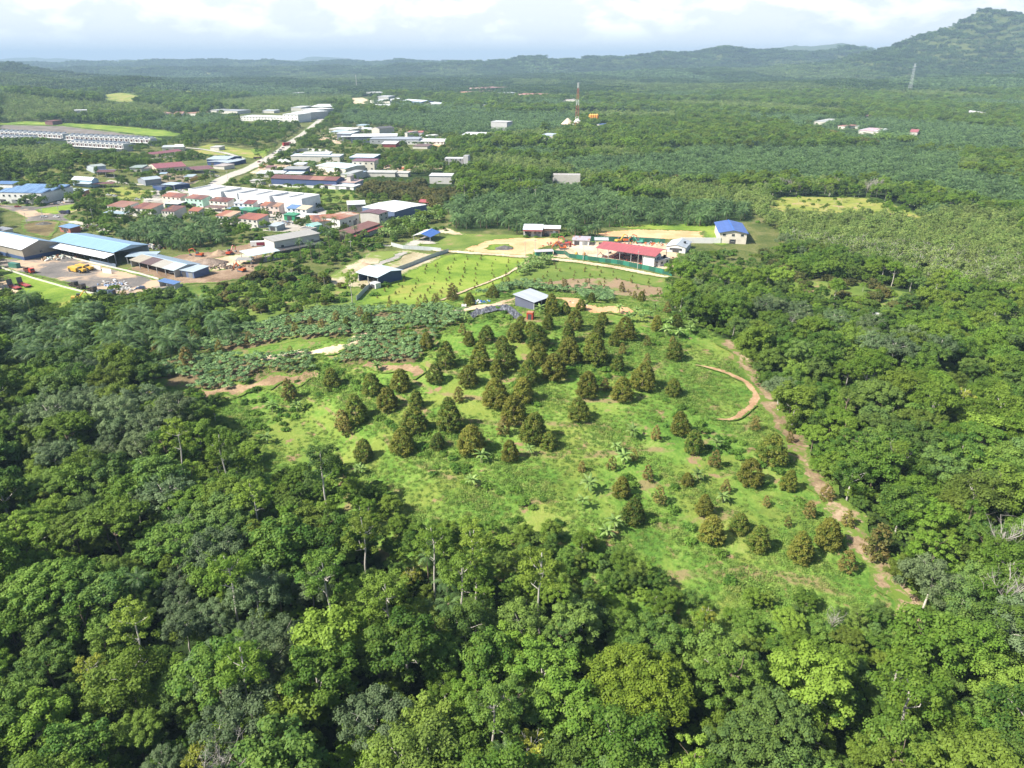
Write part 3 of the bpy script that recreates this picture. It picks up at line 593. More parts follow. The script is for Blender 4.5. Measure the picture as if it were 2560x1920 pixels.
def strip(mb, p0, dirv, L, w, droop, nseg=6, m=0, up=0.5, ser=False, g=None):
    """arching frond / blade"""
    d = Vector(dirv).normalized(); side = d.cross(Vector((0, 0, 1))).normalized(); p = Vector(p0); el = up
    prev = None; pts = []
    for i in range(nseg + 1):
        t = i / nseg; pts.append((p.copy(), w * (math.sin(math.pi * (0.12 + .88 * t)) ** .6 if i < nseg else .05), t))
        h = math.cos(el); p = p + (d * h + Vector((0, 0, math.sin(el)))) * (L / nseg); el -= droop / nseg
    return pts, side
def palm_mesh(name, mat, g, nf=34, L=5.2, w=.85, trunk=5.0):
    V, F, T = [], [], []
    for i in range(nf):
        k = i / nf; a = i * 2.39996; up = 1.25 - 1.75 * k + g.normal() * .08; LL = L * g.uniform(.85, 1.1) * (0.75 + .25 * min(1, k * 3))
        pts, side = strip(None, (math.cos(a) * .25, math.sin(a) * .25, trunk), (math.cos(a), math.sin(a), 0), LL, w, 1.5 + .5 * k, 7, up=up)
        tone = max(0, min(1, .62 - .7 * k + g.normal() * .28))  # highlights painted in: upper fronds lighter, lower fronds darker
        for j in range(len(pts) - 1):
            (p, wd, t), (q, wd2, t2) = pts[j], pts[j + 1]
            for s in (-1, 1):
                for h in (0, .5):       # leaflet pairs
                    a0 = p.lerp(q, h); a1 = p.lerp(q, h + .36); f = (q - p).normalized()
                    tip = a0.lerp(a1, .5) + side * s * wd * (1.0 if t < .85 else .7) + f * wd * .55 + Vector((0, 0, -.35 * wd + g.normal() * .1))
                    b = len(V); V += [a0[:], a1[:], tip[:]]; F.append((b, b + 1, b + 2)); T += [tone * .6, tone * .6, min(1, tone + .15)]
    return qmesh(name, np.array(V), np.array(F), [mat], tone=np.array(T))
def ptrunk(h, r=.32):
    mb = MB(); g = gg(5)
    for i in range(5): mb.tube((0, 0, -.5 + (h + .5) * i / 5), (0, 0, -.5 + (h + .5) * (i + 1) / 5), r * (1.1 if i % 2 else .95), r * (.95 if i % 2 else 1.15), 7)
    me = bpy.data.meshes.new('trunk'); me.from_pydata(mb.v, [], mb.f); me.materials.append(barkm); me.update(); return me
for i in range(4): proto('palm', palm_mesh('fronds', M_palm, gg(90 + i), 30, gg(90 + i).uniform(5.6, 6.4), .85, 4.5 + i * .6), ptrunk(4.6 + i * .6))
for i in range(2): proto('coco', palm_mesh('fronds', M_palm, gg(95 + i), 20, 3.6, .7, 9 + i * 2), ptrunk(9.1 + i * 2, .16))
def blades_mesh(name, mat, g, n, L, w, z, up=(.9, .3), droop=1.2):
    V, F, T = [], [], []
    for i in range(n):
        a = i * 2.39996 + g.normal() * .2; k = i / n; el = up[0] * (1 - k) + up[1] * k + g.normal() * .12
        pts, side = strip(None, (0, 0, z), (math.cos(a), math.sin(a), 0), L * g.uniform(.75, 1.1), w, droop, 5, up=el)
        tn = np.clip(g.normal(.5, .25), 0, 1)
        for j in range(len(pts) - 1):
            (p, w1, _), (q, w2, _) = pts[j], pts[j + 1]; dz = Vector((0, 0, .12 * w))
            for s in (-1, 1):
                b = len(V); V += [p[:], q[:], (q + side * s * w2 * .5 - dz)[:], (p + side * s * w1 * .5 - dz)[:]]; F.append((b, b + 1, b + 2, b + 3)); T += [tn] * 4
    return qmesh(name, np.array(V), np.array(F), [mat], tone=np.array(T))
bstem = paint((0.22, 0.26, 0.10), 0.7, 0.5, 2.0)
def stem_mesh(h, r, m, n=1):
    mb = MB()
    for i in range(n): mb.tube((i * .3 - .15 * (n - 1), 0, -.3), (i * .34 - .17 * (n - 1), .05, h), r, r * .7, 6)
    me = bpy.data.meshes.new('stem'); me.from_pydata(mb.v, [], mb.f); me.materials.append(m); me.update(); return me
for i in range(3): proto('banana', blades_mesh('leaves', M_banana, gg(100 + i), 11 + i, 2.3, .62, 1.9, (1.25, .25), 1.5), stem_mesh(2.0, .13, bstem, 1 + i % 2))
def crop_crown(g):
    Vs, T = [], []
    for s in range(3 + int(g.random() * 2)):
        cx_, cy_, cz_ = g.normal() * .42, g.normal() * .42, g.uniform(1.5, 2.2)
        n = 15; a = np.arange(n) * 2.4; rr = np.sqrt((np.arange(n) + .5) / n) * .85
        C = np.stack([cx_ + rr * np.cos(a), cy_ + rr * np.sin(a), cz_ + .35 * (1 - rr ** 2) + g.normal(0, .06, n)], 1)
        N = unit(np.stack([np.cos(a) * rr * .9, np.sin(a) * rr * .9, np.ones(n)], 1) + g.normal(size=(n, 3)) * .22)
        Vs.append(leaf_quads(C, N, .50, g)); T.append(np.repeat(np.clip(g.normal(.5, .28, n), 0, 1), 4))
    V = np.concatenate(Vs); n = len(V) // 4
    return qmesh('leaves', V, np.arange(n * 4).reshape(n, 4), [M_crop], tone=np.concatenate(T))
for i in range(4): proto('crop', crop_crown(gg(110 + i)), stem_mesh(1.8, .05, barkm, 2))
def tuft(g, n=95, R=1.0, h=.75, mat=M_grass):
    C = np.stack([g.normal(0, R * .5, n), g.normal(0, R * .5, n), g.uniform(.05, h * .6, n)], 1)
    N = unit(g.normal(size=(n, 3)) * np.array([.8, .8, .4]) + np.array([0, 0, .95])); 
    V = leaf_quads(C, N, .23, g, .6); return V, np.repeat(np.clip(g.normal(.45, .3, n), 0, 1), 4)
TUFT = []
for i in range(4):
    V, T = tuft(gg(120 + i)); n = len(V) // 4; TUFT.append(qmesh('tuft', V, np.arange(n * 4).reshape(n, 4), [M_grass], tone=T))
# a block of far woodland, for the distance
def grove_mesh(name, mat, g, size, n, r, leaves, ls, h):
    Vs, T = [], []
    for i in range(n):
        cx_, cy_ = g.uniform(-size / 2, size / 2, 2); rr = r * g.uniform(.7, 1.4); hz = h * g.uniform(.7, 1.2)
        d = unit(g.normal(size=(leaves, 3)) + np.array([0, 0, .5])); C = np.array([cx_, cy_, hz - rr * .6]) + d * rr * g.uniform(.75, 1.05, (leaves, 1)) * np.array([1, 1, .8])
        N = unit(d + np.array([0, 0, .4]) + g.normal(size=(leaves, 3)) * .3)
        Vs.append(leaf_quads(C, N, ls, g)); T.append(np.repeat(np.clip(g.normal(.4, .25) + g.normal(0, .12, leaves), 0, 1), 4))
    V = np.concatenate(Vs); k = len(V) // 4
    return qmesh(name, V, np.arange(k * 4).reshape(k, 4), [mat], tone=np.concatenate(T))

# ---------------------------------------------------------------- who grows where (photo polygons, tested on the crown)
Z = {}
Z['palm'] = [
 PP('A', (0,662),(60,640),(200,655),(380,652),(500,668),(515,712),(470,735),(430,745),(330,778),(230,772),(150,790),(0,790)),
 PP('A', (225,500),(330,475),(350,462),(430,468),(480,485),(560,525),(480,540),(400,550),(340,545),(300,525)),
 PP('A', (955,440),(1030,418),(1150,415),(1330,425),(1450,430),(1620,440),(1625,478),(1500,486),(1400,492),(1335,500),(1285,507),(1240,500),(1120,492),(1050,500),(965,498)),
 PP('A', (1190,342),(1500,330),(1780,340),(2000,362),(2212,385),(2212,425),(2000,405),(1880,388),(1700,385),(1500,380),(1250,372)),
 PP('A', (1400,318),(1900,318),(2080,330),(2080,370),(1780,345),(1500,335)),
 PP('A', (860,245),(1250,245),(1240,275),(1050,290),(950,288),(740,268),(735,240)),
 PP('A', (610,352),(720,350),(730,362),(640,368)),
 PP('A', (1690,270),(2212,285),(2212,330),(1900,318)),
]
Z['durdark'] = [PP('A', (765,388),(800,376),(985,385),(990,415),(955,440),(905,440),(870,430),(775,425)), PP('A', (1380,368),(1440,365),(1520,372),(1560,392),(1480,390),(1400,384))]
Z['rubber'] = [PP('A', (1640,455),(1700,450),(1850,446),(1960,460),(2080,450),(2212,500),(2212,600),(2100,585),(1980,560),(1880,545),(1800,545),(1730,515),(1660,500)),
               PP('c6', (1000,1000),(1500,990),(2000,1040),(1900,1080),(1500,1090),(1060,1050)), PP('c8', (1040,335),(2050,345),(2090,400),(1500,400),(1220,390)), PP('c1', (0,450),(700,530),(1450,560),(1450,640),(700,660),(0,690)), PP('c2', (0,350),(500,290),(1120,280),(1130,350),(700,385),(0,420)), PP('c8',(600,60),(1060,70),(1050,110),(600,110)), PP('c8',(480,275),(1010,285),(1010,310),(480,300)), PP('c6',(60,650),(560,660),(560,690),(60,700)), PP('A', (1640,450),(1720,478),(1960,478),(2080,450),(2212,460),(2212,640),(2000,600),(1850,560),(1740,530),(1650,510))]
Z['bright'] = [PP('c7', (1150,520),(1700,420),(2212,400),(2212,1000),(1700,900),(1560,720),(1250,620))]
NOTREE = [PP('A', (760,668),(830,605),(955,545),(910,520),(860,525),(800,545),(690,600),(750,640)), PP('A', (960,500),(1060,495),(1140,515),(1290,510),(1310,490),(1560,488),(1640,500),(1650,545),(1560,530),(1450,560),(1450,600),(1400,655),(1100,640),(960,655),(780,660),(960,540),(850,520)),
          PP('c3', (-60,450),(400,480),(470,420),(760,480),(640,520),(620,590),(800,640),(640,700),(1500,860),(1640,870),(2212,770),(2330,800),(2240,1000),(2170,1085),(1900,1135),(1600,1190),(1080,1245),(860,1260),(640,1330),(450,1330),(180,1200),(160,1245),(-60,1240)),
          PP('z2', (-150,330),(0,150),(200,60),(760,100),(1000,140),(1100,200),(2212,330),(2500,480),(2600,640),(2300,880),(1900,900),(1750,880),(1500,860),(1300,830),(1100,690),(400,500),(-150,640)),
          PP('z3', (0,280),(560,330),(1040,420),(1440,425),(1840,480),(1600,700),(1200,870),(900,800),(600,750),(0,900)),
          PP('z4', (-200,345),(400,320),(700,270),(880,300),(800,450),(600,560),(400,720),(200,860),(0,930),(0,700),(200,720),(380,620),(540,470),(480,455),(300,450),(-200,450)),
          PP('z4', (0,935),(120,905),(300,900),(540,1030),(980,1040),(1140,1090),(1140,1200),(740,1240),(150,1180),(0,1180)),
          PP('z4', (400,775),(860,765),(1400,800),(1380,860),(1360,980),(1000,1000),(960,940),(690,960),(690,900),(400,835)),
          PP('z4', (690,600),(850,500),(1100,480),(1480,490),(1920,540),(2180,620),(2190,725),(1950,725),(1620,700),(1250,690),(1000,700),(720,670)),
          PP('z4', (1360,925),(2170,925),(2200,985),(1950,1010),(1600,1000)), PP('z4', (1070,140),(1330,150),(1350,225),(1110,260)),
          PP('z1', (-60,60),(300,20),(1400,70),(2300,150),(2600,240),(2500,330),(2212,420),(1850,470),(1650,430),(1100,400),(900,310),(420,270),(-60,290)),
          PP('z1', (1180,600),(1400,600),(1720,690),(1900,780),(2212,780),(2300,900),(2200,1080),(1950,1130),(1440,1100),(1400,1030),(1480,930),(1580,850),(960,980),(940,850),(1000,760),(1180,780),(1330,790)),
          PP('c1', (1340,1060),(1700,1040),(2300,980),(2300,1060),(2100,1200),(1760,1240),(1600,1200),(1400,1150)), PP('c1', (1600,940),(1800,890),(2230,950),(2300,1000),(2050,1010),(1780,1000)),
          PP('A', (1660,435),(1700,425),(1870,428),(1925,440),(2000,468),(1985,475),(1900,462),(1670,458)),
          PP('c7', (520,560),(640,600),(780,640),(1100,650),(1500,720),(1560,790),(1400,860),(1100,820),(900,780),(700,740),(520,640)),
          PP('c7', (250,260),(480,260),(700,440),(640,490),(420,480),(240,410)),
          PP('z3', (1550,640),(1840,600),(2060,480),(2120,480),(1900,640),(1560,740),(1380,800),(1200,960),(1050,960),(1300,820)),
          PP('c1', (850,475),(1060,450),(1230,490),(1130,540),(960,530)), PP('c1', (1590,410),(1760,440),(1740,460),(1600,460)), PP('z3', (1830,820),(2200,860),(2400,760),(2212,760),(2010,800)),
          ]
# sparse small-tree orchards
SPARSE = PP('A', (480,600),(640,575),(700,590),(770,628),(775,668),(680,690),(560,690),(470,680))
FIELDS = []
LANE = PP('A', (1560,735),(1640,830),(1700,930),(1770,1040),(1850,1150),(1945,1285),(1990,1345),(2030,1400),(1960,1400),(1900,1300))
BLD = []          # building footprints (world polygons), filled by the builders
def blocked(x, y, pad=2.0):
    for (cx_, cy_, ux, uy, L, Wd) in BLD:
        a = (x - cx_) * ux + (y - cy_) * uy; b = -(x - cx_) * uy + (y - cy_) * ux
        if -pad < a < L + pad and -pad < b < Wd + pad: return True
    return False
# ---------------------------------------------------------------- buildings
VIEW = []
WHITE = (0.64, 0.64, 0.62); OFFW = (0.54, 0.52, 0.47); CONC = (0.40, 0.38, 0.35); SLATE = (0.09, 0.14, 0.24); NAVY = (0.035, 0.065, 0.17); CREAM = (0.55, 0.50, 0.40)
RW = (0.62, 0.65, 0.66); RPB = (0.42, 0.54, 0.64); RBL = (0.16, 0.33, 0.58); RBR = (0.20, 0.075, 0.055); RRD = (0.36, 0.07, 0.065); ROR = (0.42, 0.14, 0.07); RGY = (0.40, 0.41, 0.40)
def frame_of(k, A, B, C, h, ext=(0, 0), hc=None):
    a, b = (gp(*P(k, *q), h) for q in (A, B)); c = gp(*P(k, *C), h if hc is None else hc)
    ux = b - a; L = np.linalg.norm(ux); ux = ux / L; uy = np.array([-ux[1], ux[0]])
    wd = (c - b) @ uy
    if wd < 0: a, b = b, a; ux = -ux; uy = -uy; wd = (c - a) @ uy
    a = a - ux * ext[0]; L += ext[0] + ext[1]
    wd = min(max(wd, 2.0), max(4 * L, 60))
    return a, ux, uy, L, wd
def building(name, label, cat, k, A, B, C, h, roof='mono', rise=1.2, wall=WHITE, rc=RW, rust=0.0, alt=None, over=0.5, open_=False, win=0, doors=0, floors=1, skirt=None, posts=0, group=None, ext=(0, 0), rc2=None, cols=None, sidewin=0, tank=0, wdir=None, depth=None, parapet=0.0, wallopen=(), awning=None):
    a, ux, uy, L, Wd = frame_of(k, A, B, C, h + parapet, ext, h + parapet + (rise if roof == 'mono' else 0))
    if depth: Wd = depth
    BLD.append((a[0], a[1], ux[0], ux[1], L, Wd))
    if a[1] > 600: m_ = a + ux * L / 2; VIEW.append((m_[0], L / 2 * abs(ux[0]) + 5, m_[1], min(150, max(10, (13 - h * .6) * m_[1] / 100 * .75))))
    cx_, cy_ = a + ux * L / 2 + uy * Wd / 2; gz = float(min(H(*(a)), H(*(a + ux * L)), H(cx_, cy_)))
    zb = float(H(*(a + ux * L / 2)))
    root = empty(name, a[0], a[1], math.atan2(ux[1], ux[0]), zb, label, cat, group)
    # local frame: x along the front, y to the back
    wm = paint(wall, 0.75, 0.35, .8); fnd = gz - zb - 1.0; t = .25
    def wall_part(nm, mat_, z0, z1, o=0.0, sides='fblr'):
        mb = MB()
        if 'f' in sides: mb.box(-o, L + o, -o, t, z0, z1)
        if 'b' in sides: mb.box(-o, L + o, Wd - t, Wd + o, z0, z1)
        if 'l' in sides: mb.box(-o, t, t + .002, Wd - t - .002, z0, z1)
        if 'r' in sides: mb.box(L - t, L + o, t + .002, Wd - t - .002, z0, z1)
        return mb.build(nm, mat_, root)
    rz = lambda y: (rise * y / Wd if roof == 'mono' else rise * (1 - abs(2 * y / Wd - 1)) if roof == 'gable_u' else 0)
    if not open_:
        sd = ''.join(c for c in 'fblr' if c not in wallopen)
        if sd: wall_part('wall', wm, fnd, h - .02, 0, sd)
        def gable(*prisms):
            mb = MB()
            for lo_, hi_ in prisms: mb.hexa(lo_, hi_)
            mb.build('gable', wm, root)
        if roof in ('mono', 'gable_u'):
            for x0 in (0, L - t):
                if roof == 'mono': gable(([(x0, .002, h - .02), (x0 + t, .002, h - .02), (x0 + t, Wd, h - .02), (x0, Wd, h - .02)], [(x0, .002, h), (x0 + t, .002, h), (x0 + t, Wd, h + rise - .03), (x0, Wd, h + rise - .03)]))
                else: gable(([(x0, .05, h - .02), (x0 + t, .05, h - .02), (x0 + t, Wd / 2, h - .02), (x0, Wd / 2, h - .02)], [(x0, .05, h), (x0 + t, .05, h), (x0 + t, Wd / 2, h + rise - .05), (x0, Wd / 2, h + rise - .05)]), ([(x0, Wd / 2, h - .02), (x0 + t, Wd / 2, h - .02), (x0 + t, Wd - .05, h - .02), (x0, Wd - .05, h - .02)], [(x0, Wd / 2, h + rise - .05), (x0 + t, Wd / 2, h + rise - .05), (x0 + t, Wd - .05, h), (x0, Wd - .05, h)]))
            if roof == 'mono': mb = MB(); mb.box(t, L - t, Wd - t, Wd, h, h + rise - .06); mb.build('upper_wall', wm, root)
        elif roof == 'gable_v':
            for y0 in (0, Wd - t): gable(([(0.05, y0, h - .02), (L / 2, y0, h - .02), (L / 2, y0 + t, h - .02), (0.05, y0 + t, h - .02)], [(0.05, y0, h), (L / 2, y0, h + rise - .05), (L / 2, y0 + t, h + rise - .05), (0.05, y0 + t, h)]), ([(L / 2, y0, h - .02), (L - .05, y0, h - .02), (L - .05, y0 + t, h - .02), (L / 2, y0 + t, h - .02)], [(L / 2, y0, h + rise - .05), (L - .05, y0, h), (L - .05, y0 + t, h), (L / 2, y0 + t, h + rise - .05)]))
    if skirt: wall_part('wall_base', paint(skirt, .6, .3, .8), fnd, h * .32, .06)
    o = over; th = .12
    rms = cols or [rc] ; rmats = [roofm(c_, rust, alt) for c_ in rms] + ([roofm(rc2, rust)] if rc2 else [])
    mb = MB()
    def slab(q, m_): mb.hexa([(x, y, z) for x, y, z in q], [(x, y, z + th) for x, y, z in q], m_)
    nseg = len(rms)
    for s in range(nseg):
        x0 = -o if s == 0 else L * s / nseg; x1 = L + o if s == nseg - 1 else L * (s + 1) / nseg
        if roof == 'mono':
            e = rise * o / Wd; slab([(x0, -o, h - e), (x1, -o, h - e), (x1, Wd + o, h + rise + e), (x0, Wd + o, h + rise + e)], s)
        elif roof == 'gable_u':
            e = rise * 2 * o / Wd; m2 = nseg if rc2 else s
            slab([(x0, -o, h - e), (x1, -o, h - e), (x1, Wd / 2, h + rise), (x0, Wd / 2, h + rise)], s); slab([(x0, Wd / 2, h + rise), (x1, Wd / 2, h + rise), (x1, Wd + o, h - e), (x0, Wd + o, h - e)], m2)
        elif roof == 'flat':
            slab([(x0 + o, 0, h), (x1 - o, 0, h), (x1 - o, Wd, h), (x0 + o, Wd, h)], s)
    if roof == 'gable_v':
        e = rise * 2 * o / L
        slab([(-o, -o, h - e), (L / 2, -o, h + rise), (L / 2, Wd + o, h + rise), (-o, Wd + o, h - e)], 0); slab([(L / 2, -o, h + rise), (L + o, -o, h - e), (L + o, Wd + o, h - e), (L / 2, Wd + o, h + rise)], 1 if rc2 else 0)
    ro = mb.build('roof', rmats, root)
    if roof in ('gable_u', 'gable_v'):
        rb = MB()
        if roof == 'gable_u': rb.box(-o, L + o, Wd / 2 - .25, Wd / 2 + .25, h + rise + th - .04, h + rise + th + .05)
        else: rb.box(L / 2 - .25, L / 2 + .25, -o, Wd + o, h + rise + th - .04, h + rise + th + .05)
        rb.build('ridge_cap', paint(tuple(min(1, c * 1.15) for c in (rc2 or rms[0])), .5, .2), ro)
    if parapet:
        mb = MB(); w_ = .3
        mb.box(0.002, L - .002, 0.002, w_, h + th, h + parapet).box(0.002, L - .002, Wd - w_, Wd - .002, h + th, h + parapet).box(0.002, w_, w_, Wd - w_, h + th, h + parapet).box(L - w_, L - .002, w_, Wd - w_, h + th, h + parapet)
        mb.build('parapet', paint(wall, .7, .2, .8), root)
    gm_ = glassm(); fr = paint((0.5, 0.5, 0.48), .5, .1)
    def window(x, z, w, hh_, side='f'):
        mb = MB(); 
        if side == 'f': mb.box(x, x + w, -.07, 0.0, z, z + hh_)
        elif side == 'r': mb.box(L, L + .07, x, x + w, z, z + hh_)
        else: mb.box(-.07, 0, x, x + w, z, z + hh_)
        wo_ = mb.build('window', gm_, root); fb = MB()
        if side == 'f': fb.box(x - .1, x + w + .1, -.16, -.071, z - .14, z - .02)
        elif side == 'r': fb.box(L + .071, L + .16, x - .1, x + w + .1, z - .14, z - .02)
        else: fb.box(-.16, -.071, x - .1, x + w + .1, z - .14, z - .02)
        fb.build('sill', fr, wo_)
    fh = h / floors
    for f_ in range(floors):
        n = win
        for i in range(n):
            if f_ == 0 and doors and i % 2 == 0 and floors > 1: continue
            cw = L / n; ww = min(1.7, cw * .5); window(cw * (i + .5) - ww / 2, f_ * fh + fh * .42, ww, min(1.3, fh * .36))
        for i in range(sidewin):
            cw = Wd / sidewin; ww = min(1.5, cw * .45)
            window(cw * (i + .5) - ww / 2, f_ * fh + fh * .42, ww, min(1.2, fh * .36), 'r'); 
    for i in range(doors):
        mb = MB(); cw = L / doors; dw = min(3.6, cw * .62); dh = min(3.2, fh * .8); mb.box(cw * (i + .5) - dw / 2, cw * (i + .5) + dw / 2, -.05, 0, .02, dh)
        mb.build('door', paint((0.20, 0.21, 0.22) if i % 2 else (0.06, 0.06, 0.065), .5, .3), root)
    if open_ or posts:
        npx = posts or max(2, int(L / 6) + 1); pm = paint((0.35, 0.35, 0.36), .6, .3)
        for j, yy in enumerate((.15, Wd - .15)):
            for i in range(npx):
                xx = .15 + (L - .3) * i / (npx - 1); mb = MB(); mb.box(xx - .13, xx + .13, yy - .13, yy + .13, fnd, h - .05 + rz(yy)); mb.build('post', pm, root)
        if open_:
            mb = MB(); mb.box(.3, L - .3, .3, Wd - .3, fnd, .1); mb.build('floor_slab', paint((0.30, 0.28, 0.26), .8, .5, .5), root)
    if wallopen and not open_:
        npx = max(3, int(L / 7) + 1); pm = paint((0.35, 0.36, 0.37), .6, .3)
        if 'f' in wallopen:
            for i in range(npx):
                xx = .15 + (L - .3) * i / (npx - 1); mb = MB(); mb.box(xx - .15, xx + .15, 0, .3, fnd, h - .06); mb.build('post', pm, root)
    if awning:
        az, ad, ac = awning; mb = MB(); mb.hexa([(-.3, -ad, az - ad * .18), (L + .3, -ad, az - ad * .18), (L + .3, -.02, az), (-.3, -.02, az)], [(-.3, -ad, az - ad * .18 + .1), (L + .3, -ad, az - ad * .18 + .1), (L + .3, -.02, az + .1), (-.3, -.02, az + .1)])
        mb.build('awning', roofm(ac, 0.1), root)
    for i in range(tank):
        mb = MB(); mb.tube((L * .8 - i * 2, Wd * .5, h + rz(Wd * .5) + .1), (L * .8 - i * 2, Wd * .5, h + rz(Wd * .5) + 1.7), .75, .7, 10); mb.build('water_tank', paint((0.02, 0.025, 0.03), .5, .1), root)
    return root, L, Wd
Bd = building
# workshops and sheds near the fenced fields
r_, L_, W_ = Bd('workshop_shed', 'open workshop shed with a long bright red roof inside the green hoarding', 'shed', 'z6', (985,362), (1645,462), (1790,390), 6.2, 'gable_u', 1.6, open_=True, rc=(0.50, 0.10, 0.11), over=.8)
mb = MB(); mb.box(L_ * .80, L_ - .1, .4, W_ * .55, 0, 5.6); mb.build('office_block', paint(WHITE, .7, .2), r_)
for i in range(3):
    mb = MB(); mb.box(L_ - .1, L_ - .02, 1 + i * 2.2, 2.3 + i * 2.2, 3.6, 4.7); mb.build('window', glassm(), r_)
mb = MB(); mb.hexa([(L_ + .1, 1, 3.0), (L_ + 1.2, 1, 3.0), (L_ + 1.2, 6, .1), (L_ + .1, 6, .1)], [(L_ + .1, 1, 3.2), (L_ + 1.2, 1, 3.2), (L_ + 1.2, 6, .3), (L_ + .1, 6, .3)]); mb.build('staircase', paint((0.1, 0.1, 0.11), .6, .2), r_)
Bd('annex', 'low white annex beside the red roofed workshop shed', 'annex', 'z6', (1700,512), (1822,478), (1790,445), 3.2, 'flat', wall=WHITE, rc=RGY, win=2, tank=1, parapet=.4)
Bd('worker_house', 'white house with pale blue grey gable roof behind the red workshop', 'house', 'z6', (1780,345), (2000,366), (2010,290), 3.4, 'gable_v', 1.3, wall=WHITE, rc=(0.62,0.66,0.70), rc2=(0.45,0.50,0.56), win=2, doors=1, tank=1)
Bd('storage_shed', 'small white shed with faded purplish roof at the yard corner', 'shed', 'z6', (700,275), (890,282), (905,240), 3.2, 'mono', .7, wall=WHITE, rc=(0.50,0.45,0.52), rust=.25, doors=2)
Bd('storage_shed', 'small open shed with pale grey roof against the rear hoarding', 'shed', 'z6', (960,277), (1105,280), (1110,252), 3.0, 'mono', .4, open_=True, rc=(0.55,0.58,0.60))
Bd('gate_hut', 'green walled gate hut with pale roof at the hoarding corner', 'hut', 'z6', (275,414), (472,406), (468,384), 2.8, 'mono', .3, wall=(0.03,0.17,0.12), rc=(0.58,0.55,0.58), doors=1)
Bd('village_house', 'house with pale blue roof and red awning beside the orange lot', 'house', 'z6', (133,155), (345,160), (378,100), 4.4, 'mono', 1.2, wall=(0.5,0.48,0.46), rc=(0.60,0.67,0.74), doors=2, win=4, awning=(4.1, 1.8, RRD))
Bd('village_house', 'brown walled house with white roof beside the red awning house', 'house', 'z6', (355,142), (550,148), (628,115), 4.6, 'mono', .8, wall=(0.24,0.15,0.10), rc=RW, doors=2, win=3)
Bd('blue_roof_house', 'two storey cream building with bright blue gable roof beyond the sand lot', 'building', 'c7', (258,337), (432,343), (422,278), 6.6, 'gable_v', 1.6, wall=(0.62,0.57,0.48), rc=(0.05,0.14,0.50), floors=2, win=3, over=.9, doors=1)
# farm buildings on the hill
Bd('farm_shed', 'farm shed with pale blue grey roof on the hill top', 'shed', 'z6', (255,985), (430,936), (352,862), 3.4, 'mono', .9, wall=(0.10,0.11,0.16), rc=(0.50,0.55,0.64), over=.7, posts=3, wallopen='f', depth=9.5)
Bd('hut', 'small red hut with orange flat top below the farm shed', 'hut', 'z6', (168,1112), (238,1120), (255,1098), 2.6, 'flat', wall=(0.38,0.05,0.03), rc=(0.62,0.26,0.10), doors=1)
# pavilion, field shed, kiosk
Bd('pavilion', 'open pavilion with one white and one bright blue roof slope', 'pavilion', 'c4', (1705,722), (1850,734), (1918,690), 3.6, 'gable_v', 1.5, open_=True, rc=(0.66,0.68,0.66), rc2=(0.04,0.17,0.60), posts=2)
Bd('field_shed', 'shed with pale blue roof beside the white metal fence', 'shed', 'c4', (1225,1040), (1395,1078), (1482,997), 4.6, 'gable_u', 1.3, wall=(0.04,0.07,0.16), rc=(0.55,0.66,0.74), over=.9, wallopen='f')
Bd('shipping_container', 'white container with red end beside the white metal fence', 'container', 'c4', (1330,1128), (1378,1140), (1395,1122), 2.6, 'flat', wall=(0.6,0.6,0.6), rc=(0.6,0.6,0.6), doors=1)
Bd('hut', 'small red roofed hut beside the brown fruit trees', 'hut', 'c4', (1737,432), (1830,437), (1832,413), 3.0, 'mono', .5, open_=True, rc=(0.55,0.08,0.08))
Bd('kiosk', 'narrow pale kiosk near the small red roofed hut', 'kiosk', 'c4', (1740,462), (1772,466), (1780,450), 3.4, 'mono', .3, wall=OFFW, rc=RW, doors=1)
# large white roof and neighbours
Bd('warehouse', 'slate blue warehouse under the largest white flat roof', 'warehouse', 'z3', (1135,540), (1580,608), (1838,482), 7.6, 'gable_u', .7, wall=(0.10,0.14,0.24), rc=(0.74,0.77,0.78), over=.3, win=6)
Bd('warehouse', 'low white roofed wing behind the slate blue warehouse', 'warehouse', 'z3', (932,512), (1180,502), (1372,438), 5.6, 'mono', .3, wall=(0.28,0.26,0.24), rc=(0.66,0.70,0.66), over=.3)
Bd('unfinished_block', 'grey unfinished concrete block with maroon roof', 'building', 'z3', (1105,615), (1368,636), (1468,592), 8.6, 'gable_v', .7, wall=(0.42,0.40,0.37), rc=(0.22,0.10,0.11), floors=3, sidewin=2, over=.5)
Bd('terrace_workshop', 'white walled terrace with rusty orange roof before the grey block', 'building', 'z3', (822,712), (1094,634), (936,582), 6.4, 'gable_u', .6, wall=WHITE, cols=[ROR, (0.50,0.22,0.11), (0.62,0.50,0.38)], rust=.45, doors=2, win=3)
Bd('terrace_workshop', 'terrace with dark rusty red roof stepping down to the turquoise house', 'building', 'z3', (456,745), (812,720), (672,640), 5.0, 'mono', .9, wall=(0.55,0.52,0.5), cols=[RBR, ROR, (0.30,0.10,0.07)], rust=.6, doors=2)
Bd('workshop_shed', 'long brown roofed shed beside the banana patch', 'shed', 'z3', (1100,868), (1380,768), (1238,730), 4.6, 'mono', .9, wall=(0.22,0.18,0.16), rc=(0.27,0.11,0.08), rust=.15, ext=(9, 0), awning=(3.6, 3.0, RRD))
Bd('painted_house', 'turquoise painted house with pale green roof', 'house', 'z3', (357,776), (470,800), (515,768), 5.6, 'gable_v', .9, wall=(0.25,0.62,0.62), rc=(0.36,0.62,0.56), floors=2, win=3, awning=(3.0, 1.5, (0.2,0.45,0.55)))
Bd('concrete_hall', 'long weathered pale concrete hall with grey flat roof', 'hall', 'c4', (500,775), (890,703), (762,678), 7.2, 'mono', .6, wall=(0.50,0.48,0.44), rc=(0.44,0.42,0.38), over=.6, win=3, awning=(3.2, 5.0, (0.12,0.12,0.12)))
